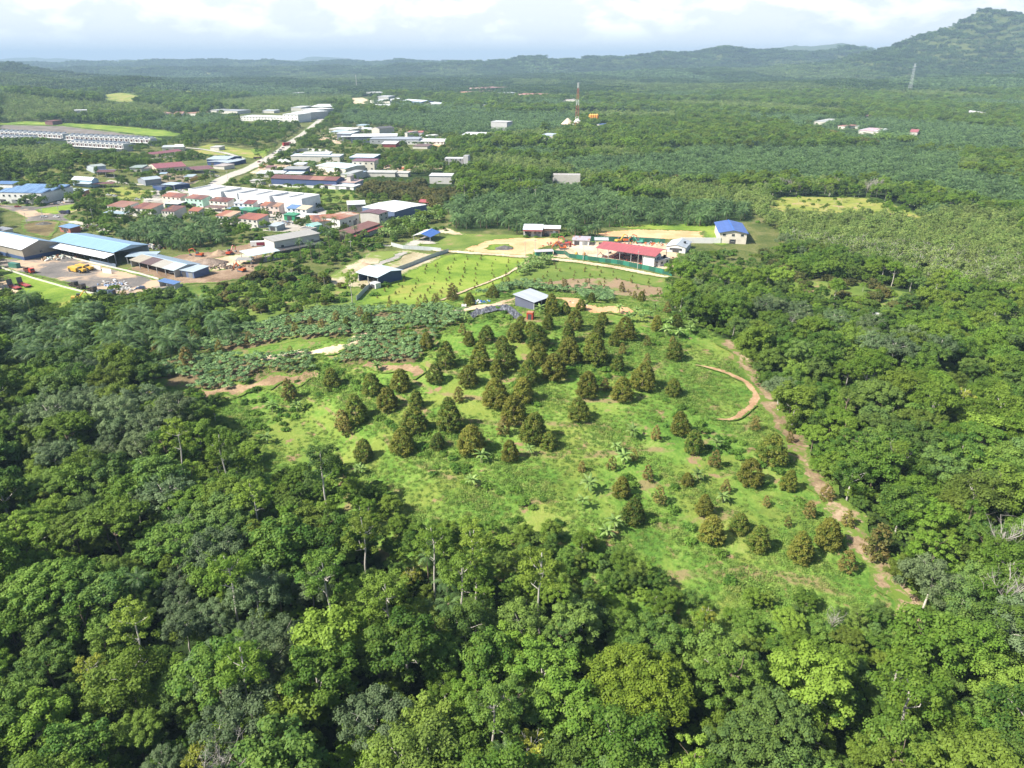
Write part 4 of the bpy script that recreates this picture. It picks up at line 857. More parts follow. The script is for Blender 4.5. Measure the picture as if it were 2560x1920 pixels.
Bd('stair_tower', 'small square concrete rooftop room behind the long hall', 'building', 'z3', (272,830), (430,845), (446,812), 7.6, 'flat', wall=(0.40,0.38,0.35), rc=(0.25,0.24,0.22), parapet=.4)
Bd('canopy_shed', 'open canopy with wide pale blue roof over the dirt yard', 'shed', 'c4', (300,900), (545,852), (440,815), 4.6, 'mono', .7, open_=True, rc=(0.52,0.65,0.72))
Bd('scrap_shed', 'tiny grey lean-to shed before the pale blue canopy', 'shed', 'c4', (170,935), (300,935), (275,912), 2.6, 'mono', .3, open_=True, rc=(0.36,0.36,0.35))
Bd('painted_house', 'white and blue painted house with a bright blue roof', 'house', 'z2', (1860,552), (1988,562), (2030,512), 6.0, 'mono', 1.3, wall=(0.60,0.70,0.76), rc=(0.11,0.25,0.52), floors=2, win=2)
Bd('painted_house', 'white house with cream roof adjoining the blue roofed one', 'house', 'z2', (1994,562), (2130,575), (2168,522), 6.0, 'mono', 1.3, wall=WHITE, rc=(0.72,0.58,0.36), floors=2, win=2)
Bd('carport', 'long white carport roof below the painted houses', 'carport', 'z3', (210,668), (480,682), (600,640), 3.2, 'mono', .4, open_=True, rc=RW)
Bd('canopy', 'green walled booth with a small green roof', 'booth', 'z2', (1820,647), (1970,657), (1990,622), 3.9, 'mono', .4, wall=(0.02,0.24,0.11), rc=(0.05,0.36,0.18), doors=1)
Bd('shed', 'small grey shed with pale blue roof beside the palms and rusty terrace', 'shed', 'z2', (1606,797), (1720,806), (1835,762), 3.4, 'mono', .3, wall=(0.36,0.40,0.42), rc=(0.50,0.60,0.68), doors=1)
# white shop row: stepped units
wa = np.array(P('s', 470, 472)); wb = np.array(P('z3', 295, 425)); n = 7
for i, lab in enumerate(['first white shop unit of the stepped row, farthest from the slate warehouse', 'second unit of the stepped white shop row', 'third unit of the stepped white shop row', 'middle unit of the stepped white shop row', 'fifth unit of the stepped white shop row', 'sixth unit of the stepped white shop row, next to the end unit', 'end unit of the stepped white shop row, tallest blank corner']):
    A = wa + (wb - wa) * i / n; B = wa + (wb - wa) * (i + 1) / n; C = B + np.array(P('z3', 552, 362)) - wb
    Bd('shop_unit', lab, 'shop', 's', tuple(A), tuple(B), tuple(C), (9.2, 10.0, 9.4)[i % 3] if i < 6 else 10, 'flat', wall=(0.76,0.77,0.77), rc=(0.60,0.60,0.58), parapet=.9, win=(1, 2)[i % 2], group='white stepped shop row', sidewin=2 if i == 6 else 0)
# rusty terrace houses
for k, A, B, C, lab, w_, cs in [
    ('z2', (135,385), (385,410), (450,358), 'rusty roofed twin house with orange painted corner', (0.6,0.5,0.42), [ROR, (0.28,0.10,0.07)]),
    ('z2', (455,415), (690,436), (760,380), 'rusty roofed twin house with mint green side wall', (0.40,0.62,0.50), [(0.36,0.14,0.10), RBR]),
    ('z2', (790,450), (1040,470), (1085,414), 'cream twin house with dark red roof and four windows', (0.66,0.63,0.56), [RBR, (0.19,0.06,0.05)]),
    ('z2', (1130,485), (1390,498), (1440,447), 'twin house with half grey and half dark red roof', (0.66,0.64,0.60), [(0.50,0.55,0.60), (0.24,0.06,0.05)]),
    ('z2', (1495,515), (1750,535), (1792,482), 'derelict rusty twin house with pink side wall', (0.52,0.42,0.38), [ROR, (0.16,0.09,0.07), (0.45,0.24,0.14)]),
    ('z1', (1480,1185), (1720,1207), (1815,1128), 'orange brown roofed twin house at the end of the front row', (0.62,0.60,0.56), [(0.36,0.15,0.09), (0.40,0.18,0.11)]),
    ('z1', (1812,1215), (2080,1232), (2180,1152), 'rust red roofed twin house, second of the front row', (0.62,0.60,0.56), [(0.26,0.08,0.05), (0.38,0.15,0.08)]),
    ('z2', (130,590), (300,602), (372,522), 'dark red roofed house half behind the palms', (0.56,0.54,0.5), [RBR]),
    ('z2', (505,590), (640,600), (665,548), 'small rusty house peeping over the palms', (0.5,0.46,0.42), [ROR]),
    ('z2', (880,655), (1082,672), (1200,598), 'bright orange rusted twin house above the palms', (0.58,0.56,0.52), [(0.46,0.16,0.08), (0.60,0.38,0.22)]),
    ('z2', (1180,692), (1452,718), (1560,640), 'bright rust red twin house with stained side wall', (0.52,0.50,0.46), [(0.36,0.10,0.06), (0.44,0.13,0.07)])]:
    Bd('terrace_house', lab, 'house', k, A, B, C, 5.8, 'mono', 1.5, wall=w_, cols=cs, rust=.3, floors=2, win=4, doors=1, over=.35, group='rusty roofed terrace houses')
for k, A, B, C, lab, rc_, wl in [('z2', (175,490), (355,500), (410,458), 'white canopy before the orange cornered house', RW, NAVY), ('z2', (720,545), (960,557), (990,522), 'brown lean-to before the cream twin house', (0.22,0.12,0.10), None), ('z2', (1040,560), (1190,572), (1232,532), 'blue lean-to roof beside the green canopy', (0.20,0.38,0.62), NAVY),
                                 ('z2', (1195,577), (1375,594), (1500,552), 'green canopy with green side wall', (0.05,0.34,0.18), (0.02,0.2,0.1)), ('z1', (1440,1280), (1700,1300), (1722,1270), 'pale blue lean-to under the orange brown house', (0.36,0.50,0.60), None)]:
    Bd('lean_to', lab, 'lean-to', k, A, B, C, 3.0, 'mono', .35, rc=rc_, wall=wl or WHITE, open_=wl is None, doors=0 if wl is None else 1)
# machine yard warehouses
Bd('warehouse', 'big brown warehouse with white and blue gable roof at the frame edge', 'warehouse', 'z5', (-250,178), (250,292), (632,208), 6.4, 'gable_u', 3.2, wall=(0.30,0.27,0.22), rc=(0.72,0.76,0.80), rc2=(0.25,0.42,0.62), skirt=(0.05,0.09,0.2), sidewin=1, over=.8, doors=0)
Bd('warehouse', 'large warehouse with long sky blue roof and white lower awning', 'warehouse', 'z5', (590,184), (1310,327), (1732,240), 6.8, 'gable_u', 2.0, wall=(0.42,0.52,0.60), rc=(0.24,0.46,0.68), over=.6, wallopen='fr', awning=(5.8, 6.0, (0.70,0.74,0.78)), rc2=(0.26,0.44,0.66))
Bd('patchwork_shed', 'long patchwork roofed shed of beige, brown and pale blue sheets', 'shed', 'c3', (1125,932), (1502,1022), (1735,967), 4.0, 'gable_u', 1.4, wall=(0.42,0.41,0.38), cols=[(0.46,0.40,0.30), (0.17,0.10,0.09), (0.46,0.43,0.36), (0.50,0.60,0.64)], wallopen='f', rc2=(0.30,0.40,0.50))
Bd('storage_shed', 'lower shed with pale blue roof at the patchwork shed end', 'shed', 'c3', (1555,1020), (1670,1036), (1795,987), 3.6, 'mono', .5, wall=(0.10,0.14,0.25), rc=(0.46,0.56,0.64), doors=2)
Bd('storage_shed', 'pale roofed back wing between the blue and patchwork sheds', 'shed', 'c3', (1090,905), (1330,900), (1290,862), 4.2, 'mono', .4, open_=True, rc=(0.40,0.52,0.62))
Bd('guard_shed', 'small shed with deep blue roof at the yard wall corner', 'shed', 'c3', (1370,1115), (1505,1142), (1538,1120), 3.0, 'mono', .3, wall=OFFW, rc=(0.08,0.20,0.48), wallopen='f')
Bd('brick_house', 'red brick house with blue roof behind the sky blue warehouse', 'house', 'c3', (510,642), (602,660), (650,630), 3.4, 'mono', .5, wall=(0.34,0.12,0.09), rc=(0.17,0.34,0.60), doors=1, win=2)
Bd('shed', 'low dark roofed shed at the left frame edge by the round tree', 'shed', 'c3', (-60,665), (30,680), (70,655), 3.0, 'mono', .3, wall=OFFW, rc=(0.30,0.32,0.36))
# curved shop house on the left
r_, L_, W_ = Bd('shop_house', 'white two storey shop house with layered blue roofs at the forecourt', 'shop house', 'z1', (-80,1005), (565,1022), (590,900), 7.2, 'flat', wall=WHITE, rc=(0.4,0.42,0.45), floors=2, win=8, doors=4, parapet=.5)
for i in range(3):
    y0 = W_ * (.06 + .31 * i); y1 = y0 + W_ * .27; mb = MB()
    mb.hexa([(.5, y0, 7.8), (L_ - .5, y0, 7.8), (L_ - .5, y1, 7.8), (.5, y1, 7.8)], [(.5, y0, 8.0), (L_ - .5, y0, 8.0), (L_ - .5, y1, 9.6), (.5, y1, 9.6)]); mb.build('roof', roofm((0.10,0.22,0.45), 0, (0.2,0.33,0.5)), r_)
Bd('shop_house', 'white shop house with blue roof behind the layered blue roofs', 'shop house', 'z1', (-70,878), (165,888), (176,842), 8.0, 'mono', 1.0, wall=WHITE, rc=(0.10,0.24,0.50), floors=2)
Bd('shed', 'grey green gabled shed at the foot of the red bank', 'shed', 'z1', (1180,612), (1300,665), (1470,640), 5.0, 'gable_v', 1.0, wall=(0.38,0.42,0.46), rc=(0.44,0.50,0.46), over=.5)
Bd('open_hall', 'dark red roofed open hall with blue gable', 'hall', 'z1', (1335,706), (1570,730), (1718,702), 4.8, 'gable_u', 1.3, open_=True, rc=(0.17,0.07,0.07), rc2=(0.2,0.3,0.5))
Bd('village_hall', 'pale blue hall with white green roof beside the forecourt trees', 'hall', 'z1', (990,808), (1265,846), (1448,832), 5.6, 'gable_u', 2.0, wall=(0.36,0.52,0.66), rc=(0.60,0.70,0.70), win=4, awning=(3.6, 3.4, (0.5,0.56,0.6)))
Bd('lean_to', 'dark red lean-to joined to the pale blue hall', 'lean-to', 'z1', (1272,884), (1558,882), (1562,850), 3.4, 'mono', .5, open_=True, rc=(0.22,0.08,0.07))
Bd('shed', 'dark red open shed between the trees by the shop house', 'shed', 'z1', (528,928), (702,942), (722,898), 3.6, 'mono', .5, open_=True, rc=(0.30,0.08,0.06))
Bd('house', 'house with blue white roof and orange wall in front of the green', 'house', 'z1', (950,972), (1140,992), (1280,966), 3.6, 'mono', .8, wall=(0.45,0.22,0.13), rc=(0.46,0.58,0.70), win=3)
Bd('village_hall', 'hall with pinkish grey gable roof beside the village green', 'hall', 'z1', (1895,797), (2005,840), (2200,802), 4.6, 'gable_v', 1.3, wall=(0.22,0.24,0.28), rc=(0.48,0.40,0.40), rc2=(0.5,0.58,0.66), open_=False)
Bd('shed', 'green grey roofed shed near the small brown roof', 'shed', 'z1', (1790,650), (1960,668), (2030,625), 3.6, 'mono', .5, wall=OFFW, rc=(0.36,0.46,0.40))
Bd('shed', 'small brown roofed shed near the green grey roof', 'shed', 'z1', (1950,668), (2100,672), (2140,640), 3.6, 'mono', .5, wall=OFFW, rc=(0.26,0.20,0.16))
Bd('long_hall', 'long hall with dull red gable roof beside the parked cars', 'hall', 'c3', (1350,131), (1610,133), (1702,100), 5.4, 'gable_u', 2.2, wall=CREAM, rc=(0.36,0.09,0.10), win=8, skirt=(0.10,0.05,0.05))
Bd('lean_to', 'dark red low roof joined to the long dull red hall', 'lean-to', 'c3', (1620,152), (1850,150), (1862,122), 3.6, 'mono', .6, open_=True, rc=(0.24,0.07,0.07))
Bd('open_hall', 'pinkish red roofed hall below the white terraces', 'hall', 'c1', (1290,992), (1570,958), (1590,938), 5.0, 'mono', 1.6, open_=True, rc=(0.36,0.11,0.13))
Bd('workshop', 'navy walled workshop with pale blue gable roof near the road', 'workshop', 'c1', (1785,1030), (1960,1034), (2020,1003), 4.8, 'gable_u', 1.5, wall=NAVY, rc=(0.46,0.56,0.64), doors=2)
Bd('workshop', 'low wing with pale roof before the navy walled workshop', 'workshop', 'c1', (1790,1052), (1965,1062), (1975,1040), 3.4, 'gable_v', .8, wall=NAVY, rc=(0.5,0.6,0.68), doors=2)
Bd('workshop', 'small workshop with pale roof at the roadside bend', 'workshop', 'c1', (1985,1040), (2060,1044), (2062,1026), 3.6, 'mono', .5, wall=NAVY, rc=(0.42,0.50,0.58), doors=1)
Bd('shed', 'orange grey roofed shed below the navy workshops', 'shed', 'c1', (1840,1085), (1935,1092), (1960,1072), 3.2, 'mono', .4, wall=OFFW, rc=(0.52,0.44,0.40))
Bd('walled_compound', 'navy walled compound with pale blue roof inside', 'building', 'z2', (5,240), (130,268), (450,198), 3.0, 'flat', wall=NAVY, rc=(0.10,0.13,0.2), parapet=.5)
Bd('depot_roof', 'pale blue roof on top of the navy walled compound', 'shed', 'z2', (135,225), (300,238), (325,198), 4.4, 'mono', .4, open_=True, rc=(0.46,0.58,0.72))
Bd('shed', 'pale blue flat roofed shed beside the yellow hoarding', 'shed', 'z2', (440,116), (560,122), (608,88), 3.0, 'mono', .4, wall=OFFW, rc=(0.46,0.60,0.72))
Bd('shed', 'small pale blue roof beside the long dull red hall', 'shed', 'z2', (105,78), (190,82), (206,58), 3.0, 'mono', .3, open_=True, rc=(0.40,0.56,0.70))
# middle distance, beside the main road
Bd('long_warehouse', 'very long rust brown roofed warehouse with navy and white walls', 'warehouse', 'z4', (170,1084), (922,1112), (1000,1078), 7.4, 'gable_u', 1.8, wall=(0.06,0.09,0.20), cols=[(0.22,0.085,0.07), (0.20,0.08,0.07), (0.22,0.085,0.07), (0.42,0.18,0.12), (0.26,0.09,0.07)], skirt=(0.66,0.66,0.64), posts=7, rust=.1)
Bd('annex', 'rusty pink roofed annex at the end of the rust brown warehouse', 'annex', 'z4', (940,1130), (1130,1140), (1120,1096), 5.4, 'mono', .5, wall=(0.35,0.40,0.46), rc=(0.55,0.38,0.34), rust=.3)
Bd('lean_to', 'white and rust roofed lean-to before the pink annex', 'lean-to', 'z4', (745,1158), (1122,1184), (1132,1150), 3.6, 'mono', .5, wall=WHITE, cols=[(0.42,0.2,0.16), (0.7,0.72,0.74), (0.7,0.72,0.74)], rust=.15, doors=3)
for A, B, C, h_, kw, lab, nm in [
    ((0,1030), (312,1032), (322,998), 3.6, dict(rc=RW), 'low white roof behind the rust brown warehouse', 'shed'), ((340,1032), (520,1036), (505,1010), 3.8, dict(rc=(0.62,0.72,0.78)), 'pale roof next to the round white tank', 'shed'),
    ((-70,1115), (60,1122), (70,1100), 3.2, dict(rc=OFFW), 'small cream roofed shed left of the rust brown warehouse', 'shed'),
    ((315,980), (565,982), (575,950), 6.0, dict(wall=SLATE, rc=RGY), 'slate walled hall with grey roof beside the dark trees', 'hall'), ((690,940), (1030,975), (1108,918), 5.6, dict(rc=(0.58,0.72,0.78), roof='gable_u', rise=1.2), 'pale blue hall roof beside the cream block', 'hall'),
    ((1105,886), (1360,890), (1364,862), 10, dict(wall=(0.56,0.53,0.45), rc=(0.30,0.12,0.16), rise=.5, win=4, floors=2), 'tall cream block with maroon roof strip', 'building'),
    ((400,828), (960,834), (1002,808), 6.0, dict(rc=(0.62,0.72,0.80)), 'long pale blue roof behind the small palm row', 'warehouse'), ((1075,845), (1352,849), (1390,808), 6.0, dict(wall=SLATE, rc=(0.56,0.68,0.80)), 'pale blue roofed warehouse above the cream block', 'warehouse'),
    ((530,806), (845,805), (850,780), 7.5, dict(rc=RW, wall=WHITE), 'bright white raised roof in the walled lot', 'warehouse'), ((975,1040), (1060,1045), (1072,985), 6.0, dict(rc=(0.5,0.52,0.5), wall=OFFW), 'grey roofed block at the end of the dark tree row', 'building'),
    ((1040,1060), (1085,1062), (1086,1040), 10, dict(rc=CONC, wall=(0.5,0.47,0.42)), 'thin concrete tower beside the pink annex', 'tower'), ((1150,1020), (1222,1024), (1225,1000), 4.5, dict(rc=(0.3,0.4,0.52)), 'small blue grey roof beside the fruit tree block', 'shed'),
    ((1270,1018), (1600,1022), (1605,995), 4.0, dict(rc=(0.60,0.60,0.56)), 'long grey white roof beyond the brown fruit trees', 'warehouse'), ((1615,1022), (1750,1026), (1752,1004), 3.6, dict(rc=(0.62,0.60,0.56)), 'short grey white roof by the excavation lot', 'shed'),
    ((1340,918),(1370,920),(1372,905),3,dict(rc=RW),'tiny white roof beside the cream block','shed'), ((105,960), (200,962), (208,940), 4.0, dict(rc=(0.30,0.12,0.11)), 'small maroon roof by the road junction', 'shed'), ((430,925), (545,928), (548,905), 3.6, dict(rc=(0.64,0.70,0.78)), 'pale roof beneath the small palm row', 'shed')]:
    kw = dict(dict(rise=.6, wall=OFFW), **kw); Bd(nm, lab, nm, 'z4', A, B, C, h_, kw.pop('roof', 'mono'), **kw)
# showroom complex
for A, B, C, h_, kw, lab, nm in [
    ((1090,608), (1622,602), (1600,570), 8.0, dict(rc=(0.76,0.78,0.80), wall=(0.12,0.15,0.19), win=10), 'glass fronted showroom with the brightest long white roof', 'showroom'), ((1310,634), (1870,637), (1892,610), 6.4, dict(rc=(0.42,0.46,0.52), wall=(0.30,0.32,0.34), win=8), 'grey roofed wing of the glass fronted showroom', 'showroom'),
    ((930,571), (1090,573), (1100,540), 9.5, dict(rc=(0.60,0.68,0.74), wall=(0.16,0.18,0.22)), 'slate block at the near end of the showroom', 'building'), ((860,553), (1000,554), (992,528), 7.0, dict(rc=(0.46,0.58,0.66), open_=True), 'pale blue canopy roof behind the slate block', 'canopy'),
    ((985,610), (1175,606), (1150,588), 6.0, dict(rc=RW, open_=True), 'thin white canopy in front of the slate block', 'canopy'), ((1740,660), (2165,664), (2165,630), 4.0, dict(rc=(0.72,0.74,0.72), wall=WHITE, win=10), 'long low white building beyond the showroom', 'building'),
    ((1448,690), (1608,692), (1560,660), 4.0, dict(rc=RW, roof='gable_u', rise=1.8, wall=(0.2,0.04,0.04)), 'white hipped roof with dark red walls before the showroom', 'house'), ((1805,716), (1972,720), (1982,692), 3.0, dict(rc=(0.22,0.12,0.09)), 'brown roofed shed beside the orange soil patch', 'shed'),
    ((840,516), (1092,527), (1110,502), 6.0, dict(rc=(0.70,0.68,0.62)), 'cream white roof beside the main road trees', 'warehouse'), ((1155,521), (1326,525), (1332,502), 5.0, dict(rc=RW, open_=True), 'white open roof beside the twin concrete block', 'shed'),
    ((1330,508), (1420,515), (1485,492), 11, dict(rc=(0.16,0.15,0.14), wall=(0.44,0.42,0.39), roof='gable_v', rise=2.0), 'concrete block with dark gabled roof', 'building'), ((1145,476), (1240,479), (1245,462), 4.5, dict(rc=(0.42,0.58,0.66)), 'small pale blue roof at the edge of the far palms', 'shed'),
    ((1745,558), (1915,558), (1912,540), 6.5, dict(rc=(0.60,0.14,0.09), wall=WHITE), 'white house with bright orange red roof', 'house'), ((1920,592), (1965,600), (1998,570), 4.0, dict(rc=(0.66,0.66,0.62)), 'small cream gable next to the orange red roof', 'house'), ((1712,560), (1742,562), (1750,535), 7.5, dict(rc=CONC, wall=OFFW), 'narrow concrete stair block beside the orange red roof', 'building'),
    ((-184,374), (305,388), (312,364), 7.5, dict(rc=(0.74,0.76,0.76), wall=(0.6,0.6,0.58), win=14, floors=2), 'long white two storey shop row in the distance', 'shop row'), ((305,347), (480,352), (486,326), 14, dict(rc=(0.72,0.74,0.74), wall=(0.66,0.66,0.64), floors=3, win=4), 'tall white corner block of the distant shops', 'building'),
    ((408,322), (562,332), (578,292), 13, dict(rc=(0.72,0.74,0.74), wall=(0.42,0.42,0.42), win=5, floors=2), 'middle white roofed block of the distant shops', 'building'), ((520,288), (672,298), (682,266), 13, dict(rc=(0.72,0.74,0.74), wall=(0.42,0.42,0.42), win=5, floors=2), 'rear white roofed block of the distant shops', 'building'),
    ((620,260), (880,264), (885,236), 7, dict(rc=(0.74,0.76,0.76), open_=True), 'wide open white roof behind the distant shops', 'warehouse'), ((400,270), (520,272), (540,252), 7, dict(rc=RW), 'white roof strip behind the tall corner block', 'warehouse'), ((70,305), (205,307), (212,294), 5, dict(rc=(0.6,0.66,0.7)), 'pale roof among trees left of the distant shops', 'shed'),
    ((690,300),(790,305),(790,286),4,dict(rc=(0.6,0.64,0.62),open_=True),'small grey green canopy by the distant bend','shed'),
    ((1315,186), (1540,197), (1580,180), 7, dict(rc=(0.70,0.73,0.76)), 'far white roof beside the pale junction', 'warehouse'), ((1400,142), (1525,145), (1526,124), 12, dict(rc=(0.7,0.72,0.74), wall=(0.5,0.5,0.48), win=5, floors=2), 'far pale block with white top above the junction', 'building'), ((1550,172), (1650,179), (1662,162), 8, dict(rc=(0.68,0.72,0.76), roof='gable_u', rise=2), 'far curved white roof behind the pale junction', 'warehouse'),
    ((1685,190), (1905,206), (1905,190), 8, dict(rc=(0.66,0.72,0.78), wall=SLATE, roof='gable_u', rise=3), 'far long roof with slate blue wall', 'warehouse'), ((1905,213), (2005,218), (2012,203), 6, dict(rc=(0.7,0.72,0.74)), 'far small white roof right of the slate wall', 'shed'), ((2025,232), (2160,231), (2172,211), 6, dict(rc=(0.62,0.70,0.76)), 'far pale blue roof at the end of the roof line', 'shed'),
    ((1370,242), (1530,249), (1536,229), 6, dict(rc=RW, wall=(0.4,0.4,0.4)), 'far white roof in front of the junction', 'warehouse'), ((1215,248), (1310,251), (1312,230), 6, dict(rc=(0.7,0.7,0.68)), 'far cream roof at the road bend', 'shed'), ((1270,100), (1450,95), (1452,78), 9, dict(rc=(0.66,0.68,0.66), wall=(0.5,0.5,0.47), win=6, floors=2), 'farthest grey white building beyond the junction', 'building'), ((410,102),(470,103),(472,84),6,dict(rc=(0.66,0.68,0.68)),'tiny far white building above the pale plantation','building')]:
    kw = dict(dict(rise=.6, wall=OFFW), **kw); Bd(nm, lab, nm.split('_')[0], 'z4', A, B, C, h_, kw.pop('roof', 'mono'), **kw)
for k, A, B, C, h_, kw, lab, nm in [
    ('c8', (440,428), (578,434), (582,422), 13, dict(rc=(0.62,0.63,0.63), wall=(0.40,0.40,0.40)), 'tall grey windowless block among the far palms', 'building'), ('c8', (40,747), (195,748), (202,736), 10, dict(rc=(0.66,0.68,0.68), wall=(0.34,0.33,0.32), floors=3, win=4, roof='flat'), 'concrete frame building with dark open bays', 'building'),
    ('c8', (200,724), (242,725), (244,716), 13, dict(rc=(0.5,0.5,0.5), wall=(0.40,0.40,0.39), roof='flat'), 'grey tower joined to the open bay building', 'tower'), ('c8', (-92,896), (98,899), (106,876), 7, dict(rc=(0.66,0.68,0.68), wall=(0.50,0.49,0.47)), 'grey walled box shed behind the brown fruit trees', 'warehouse'),
    ('c8', (975,890), (1212,893), (1214,878), 8, dict(rc=(0.55,0.5,0.46), wall=(0.48,0.46,0.42), roof='flat'), 'pale flat concrete building sunk in the middle trees', 'building'), ('c8', (180,545), (390,548), (392,520), 5, dict(rc=(0.66,0.68,0.68)), 'long low pale roof below the grey windowless block', 'shed'),
    ('c8', (865,545), (980,550), (985,530), 5, dict(rc=(0.50,0.58,0.72)), 'low blue white roof near the radio mast', 'shed'), ('c8', (1355,450), (1400,455), (1418,440), 9, dict(rc=(0.08,0.16,0.45)), 'far building with deep blue roof next to the orange silos', 'building'),
    ('c8', (255,138), (400,140), (405,125), 12, dict(rc=(0.5,0.2,0.18), wall=(0.6,0.42,0.42), win=8, floors=2), 'far pink building with red roof', 'building'), ('c8', (172,170), (242,172), (245,150), 10, dict(rc=(0.6,0.3,0.2), wall=(0.6,0.3,0.22)), 'far orange building beside the huge round tree', 'building'),
    ('c8', (640,190), (840,196), (845,180), 8, dict(rc=(0.62,0.2,0.14), wall=(0.6,0.45,0.4)), 'far long building with salmon red roof', 'building'), ('c8', (490,178), (560,182), (565,168), 8, dict(rc=RW), 'far small white building in the distant town', 'building'), ('c8', (700,160), (1070,166), (1075,135), 6, dict(rc=(0.5,0.42,0.40), alt=(0.62,0.58,0.56)), 'far pinkish grey terraced roofs beyond the salmon roof', 'terrace'),
    ('c8', (365,283), (430,286), (435,272), 6, dict(rc=RW), 'far white roof among the palms', 'shed'), ('c8', (1060,238), (1170,244), (1175,230), 7, dict(rc=(0.55,0.48,0.46)), 'far pale pink roof beside the radio mast', 'house'),
    ('c6', (1145,838), (1290,846), (1300,825), 5, dict(rc=(0.60,0.66,0.72), alt=(0.55,0.1,0.1)), 'hamlet house with pale and red roof', 'house'), ('c6', (1478,848), (1528,850), (1530,832), 5, dict(rc=(0.60,0.12,0.12)), 'lone red roofed house right of the hamlet', 'house'), ('c6', (860,780), (940,784), (944,762), 5, dict(rc=(0.60,0.60,0.58)), 'grey white roofed hamlet house among trees', 'house'),
    ('c6', (1015,808), (1062,812), (1065,798), 5, dict(rc=(0.56,0.2,0.16)), 'small orange red roof before the hamlet', 'house'), ('c6', (1850,722), (1965,724), (1972,706), 6, dict(rc=(0.72,0.70,0.66), wall=WHITE), 'long cream white building in the far right trees', 'building'), ('c6', (1115,812), (1145,814), (1148,802), 4, dict(rc=(0.7,0.74,0.78)), 'tiny pale roof above the hamlet', 'house'), ('c6', (1185,742), (1220,744), (1222,732), 5, dict(rc=(0.5,0.25,0.2)), 'small brown red roof above the hamlet', 'house'),
    ('c6', (485,772), (515,776), (518,762), 5, dict(rc=(0.55,0.62,0.68)), 'tiny blue grey roof in the middle trees', 'house'), ('c1', (640,607), (750,610), (755,600), 5, dict(rc=(0.66,0.68,0.68)), 'white roof alone on the pale hillside', 'shed'), ('c1', (385,700), (450,704), (455,686), 6, dict(rc=(0.28,0.1,0.09), wall=(0.2,0.1,0.1)), 'red brown house on the green hillside', 'house'),
    ('c1', (1430,632), (1490,634), (1492,618), 5, dict(rc=(0.5,0.25,0.16)), 'first far orange roof along the tree line', 'house'), ('c1', (1500,636), (1575,640), (1578,618), 5, dict(rc=(0.55,0.26,0.16)), 'second far orange roof along the tree line', 'house'), ('c1', (1595,630), (1690,634), (1692,616), 5, dict(rc=(0.55,0.26,0.16)), 'third far orange roof along the tree line', 'house'),
    ('c1', (1895,608), (2050,614), (2052,596), 6, dict(rc=(0.42,0.46,0.5)), 'grey roofed building left of the distant shop row', 'building'), ('c1', (1810,606), (1870,608), (1872,590), 6, dict(rc=(0.5,0.54,0.56)), 'small grey roof left of the grey roofed building', 'building'), ('c1', (1400,928), (1500,925), (1505,908), 4, dict(rc=(0.55,0.6,0.64)), 'small pale utility building below the terraces', 'building'), ('c1', (1505,925), (1590,922), (1600,900), 5, dict(rc=(0.7,0.72,0.72)), 'white corner building below the terraces', 'building'), ('c1', (1815,925), (1890,927), (1893,912), 4, dict(rc=(0.6,0.6,0.56)), 'little pale hut on the yellow grass', 'hut'),
    ('c7', (1140,838), (1325,880), (1332,862), 2.4, dict(rc=(0.72,0.70,0.66), roof='flat', depth=2.6), 'white strip roofed low shed in the wood edge', 'shed')]:
    kw = dict(dict(rise=.6, wall=OFFW), **kw); Bd(nm, lab, nm, k, A, B, C, h_, kw.pop('roof', 'mono'), **kw)
# terraced housing on the left: one object per house
def terrace(k, A, B, n, h, dep, labs, face=True):
    a = gp(*P(k, *A), h); b = gp(*P(k, *B), h); u = (b - a); L = np.linalg.norm(u); u /= L; w = L / n; ang_ = math.atan2(u[1], u[0]); BLD.append((a[0], a[1], u[0], u[1], L, dep))
    def one():
        e = empty('row_house', 0, 0, 0, 0); mb = MB(); mb.box(.02, w - .02, 0, dep, -3, h); mb.build('wall', paint((0.50,0.50,0.49), .7, .4), e)
        mb = MB(); mb.hexa([(.3, .2, h), (w * .62, .2, h), (w * .62, dep, h), (.3, dep, h)], [(.3, .2, h + .2), (w * .62, .2, h + .2), (w * .62, dep, h + 2.6), (.3, dep, h + 2.6)]); mb.build('roof', roofm((0.13,0.17,0.22), 0), e)
        mb = MB(); mb.box(w * .66, w - .05, 0.1, dep, h, h + 1.3); mb.build('party_wall', paint((0.55,0.55,0.54), .7, .3), e)
        mb = MB(); mb.box(w * .10, w * .50, -.08, 0, h * .5, h * .86); mb.build('window', glassm((0.07,0.04,0.04)), e)
        mb = MB(); mb.box(w * .6, w * .9, -.1, 0, h * .2, h * .95); mb.build('panel', paint((0.14,0.14,0.15), .6, .2), e)
        mb = MB(); mb.box(.1, w - .1, -3.2, -.1, h * .42, h * .47); mb.build('porch_roof', paint((0.66,0.66,0.65), .6, .2), e)
        return e
    src_ = one(); kids = list(src_.children)
    for i in range(n):
        p = a + u * w * i
        if i == 0: e = src_
        else:
            e = src_.copy(); COL.objects.link(e)
            for c in kids:
                d = c.copy(); COL.objects.link(d); d.parent = e
        e.location = (p[0], p[1], float(H(*(p + u * w / 2)))); e.rotation_euler.z = ang_
        tag(e, labs if not isinstance(labs, list) else labs[min(i, len(labs) - 1)], 'house', 'white terraced houses: ' + (labs if isinstance(labs, str) else labs[0]))
terrace('z1', (930,300), (1700,345), 13, 8, 13, 'white terraced house with dark sloped roof in the nearest long row')
terrace('z1', (905,218), (2075,268), 17, 8, 11, 'white terraced house in the rear row under the green hillside')
terrace('z1', (-60,232), (425,248), 8, 8, 12, 'white terraced house in the short row above the dark trees')
terrace('z1', (-60,160), (860,205), 14, 8, 10, 'white terraced house in the uppermost row below the gravel slope')

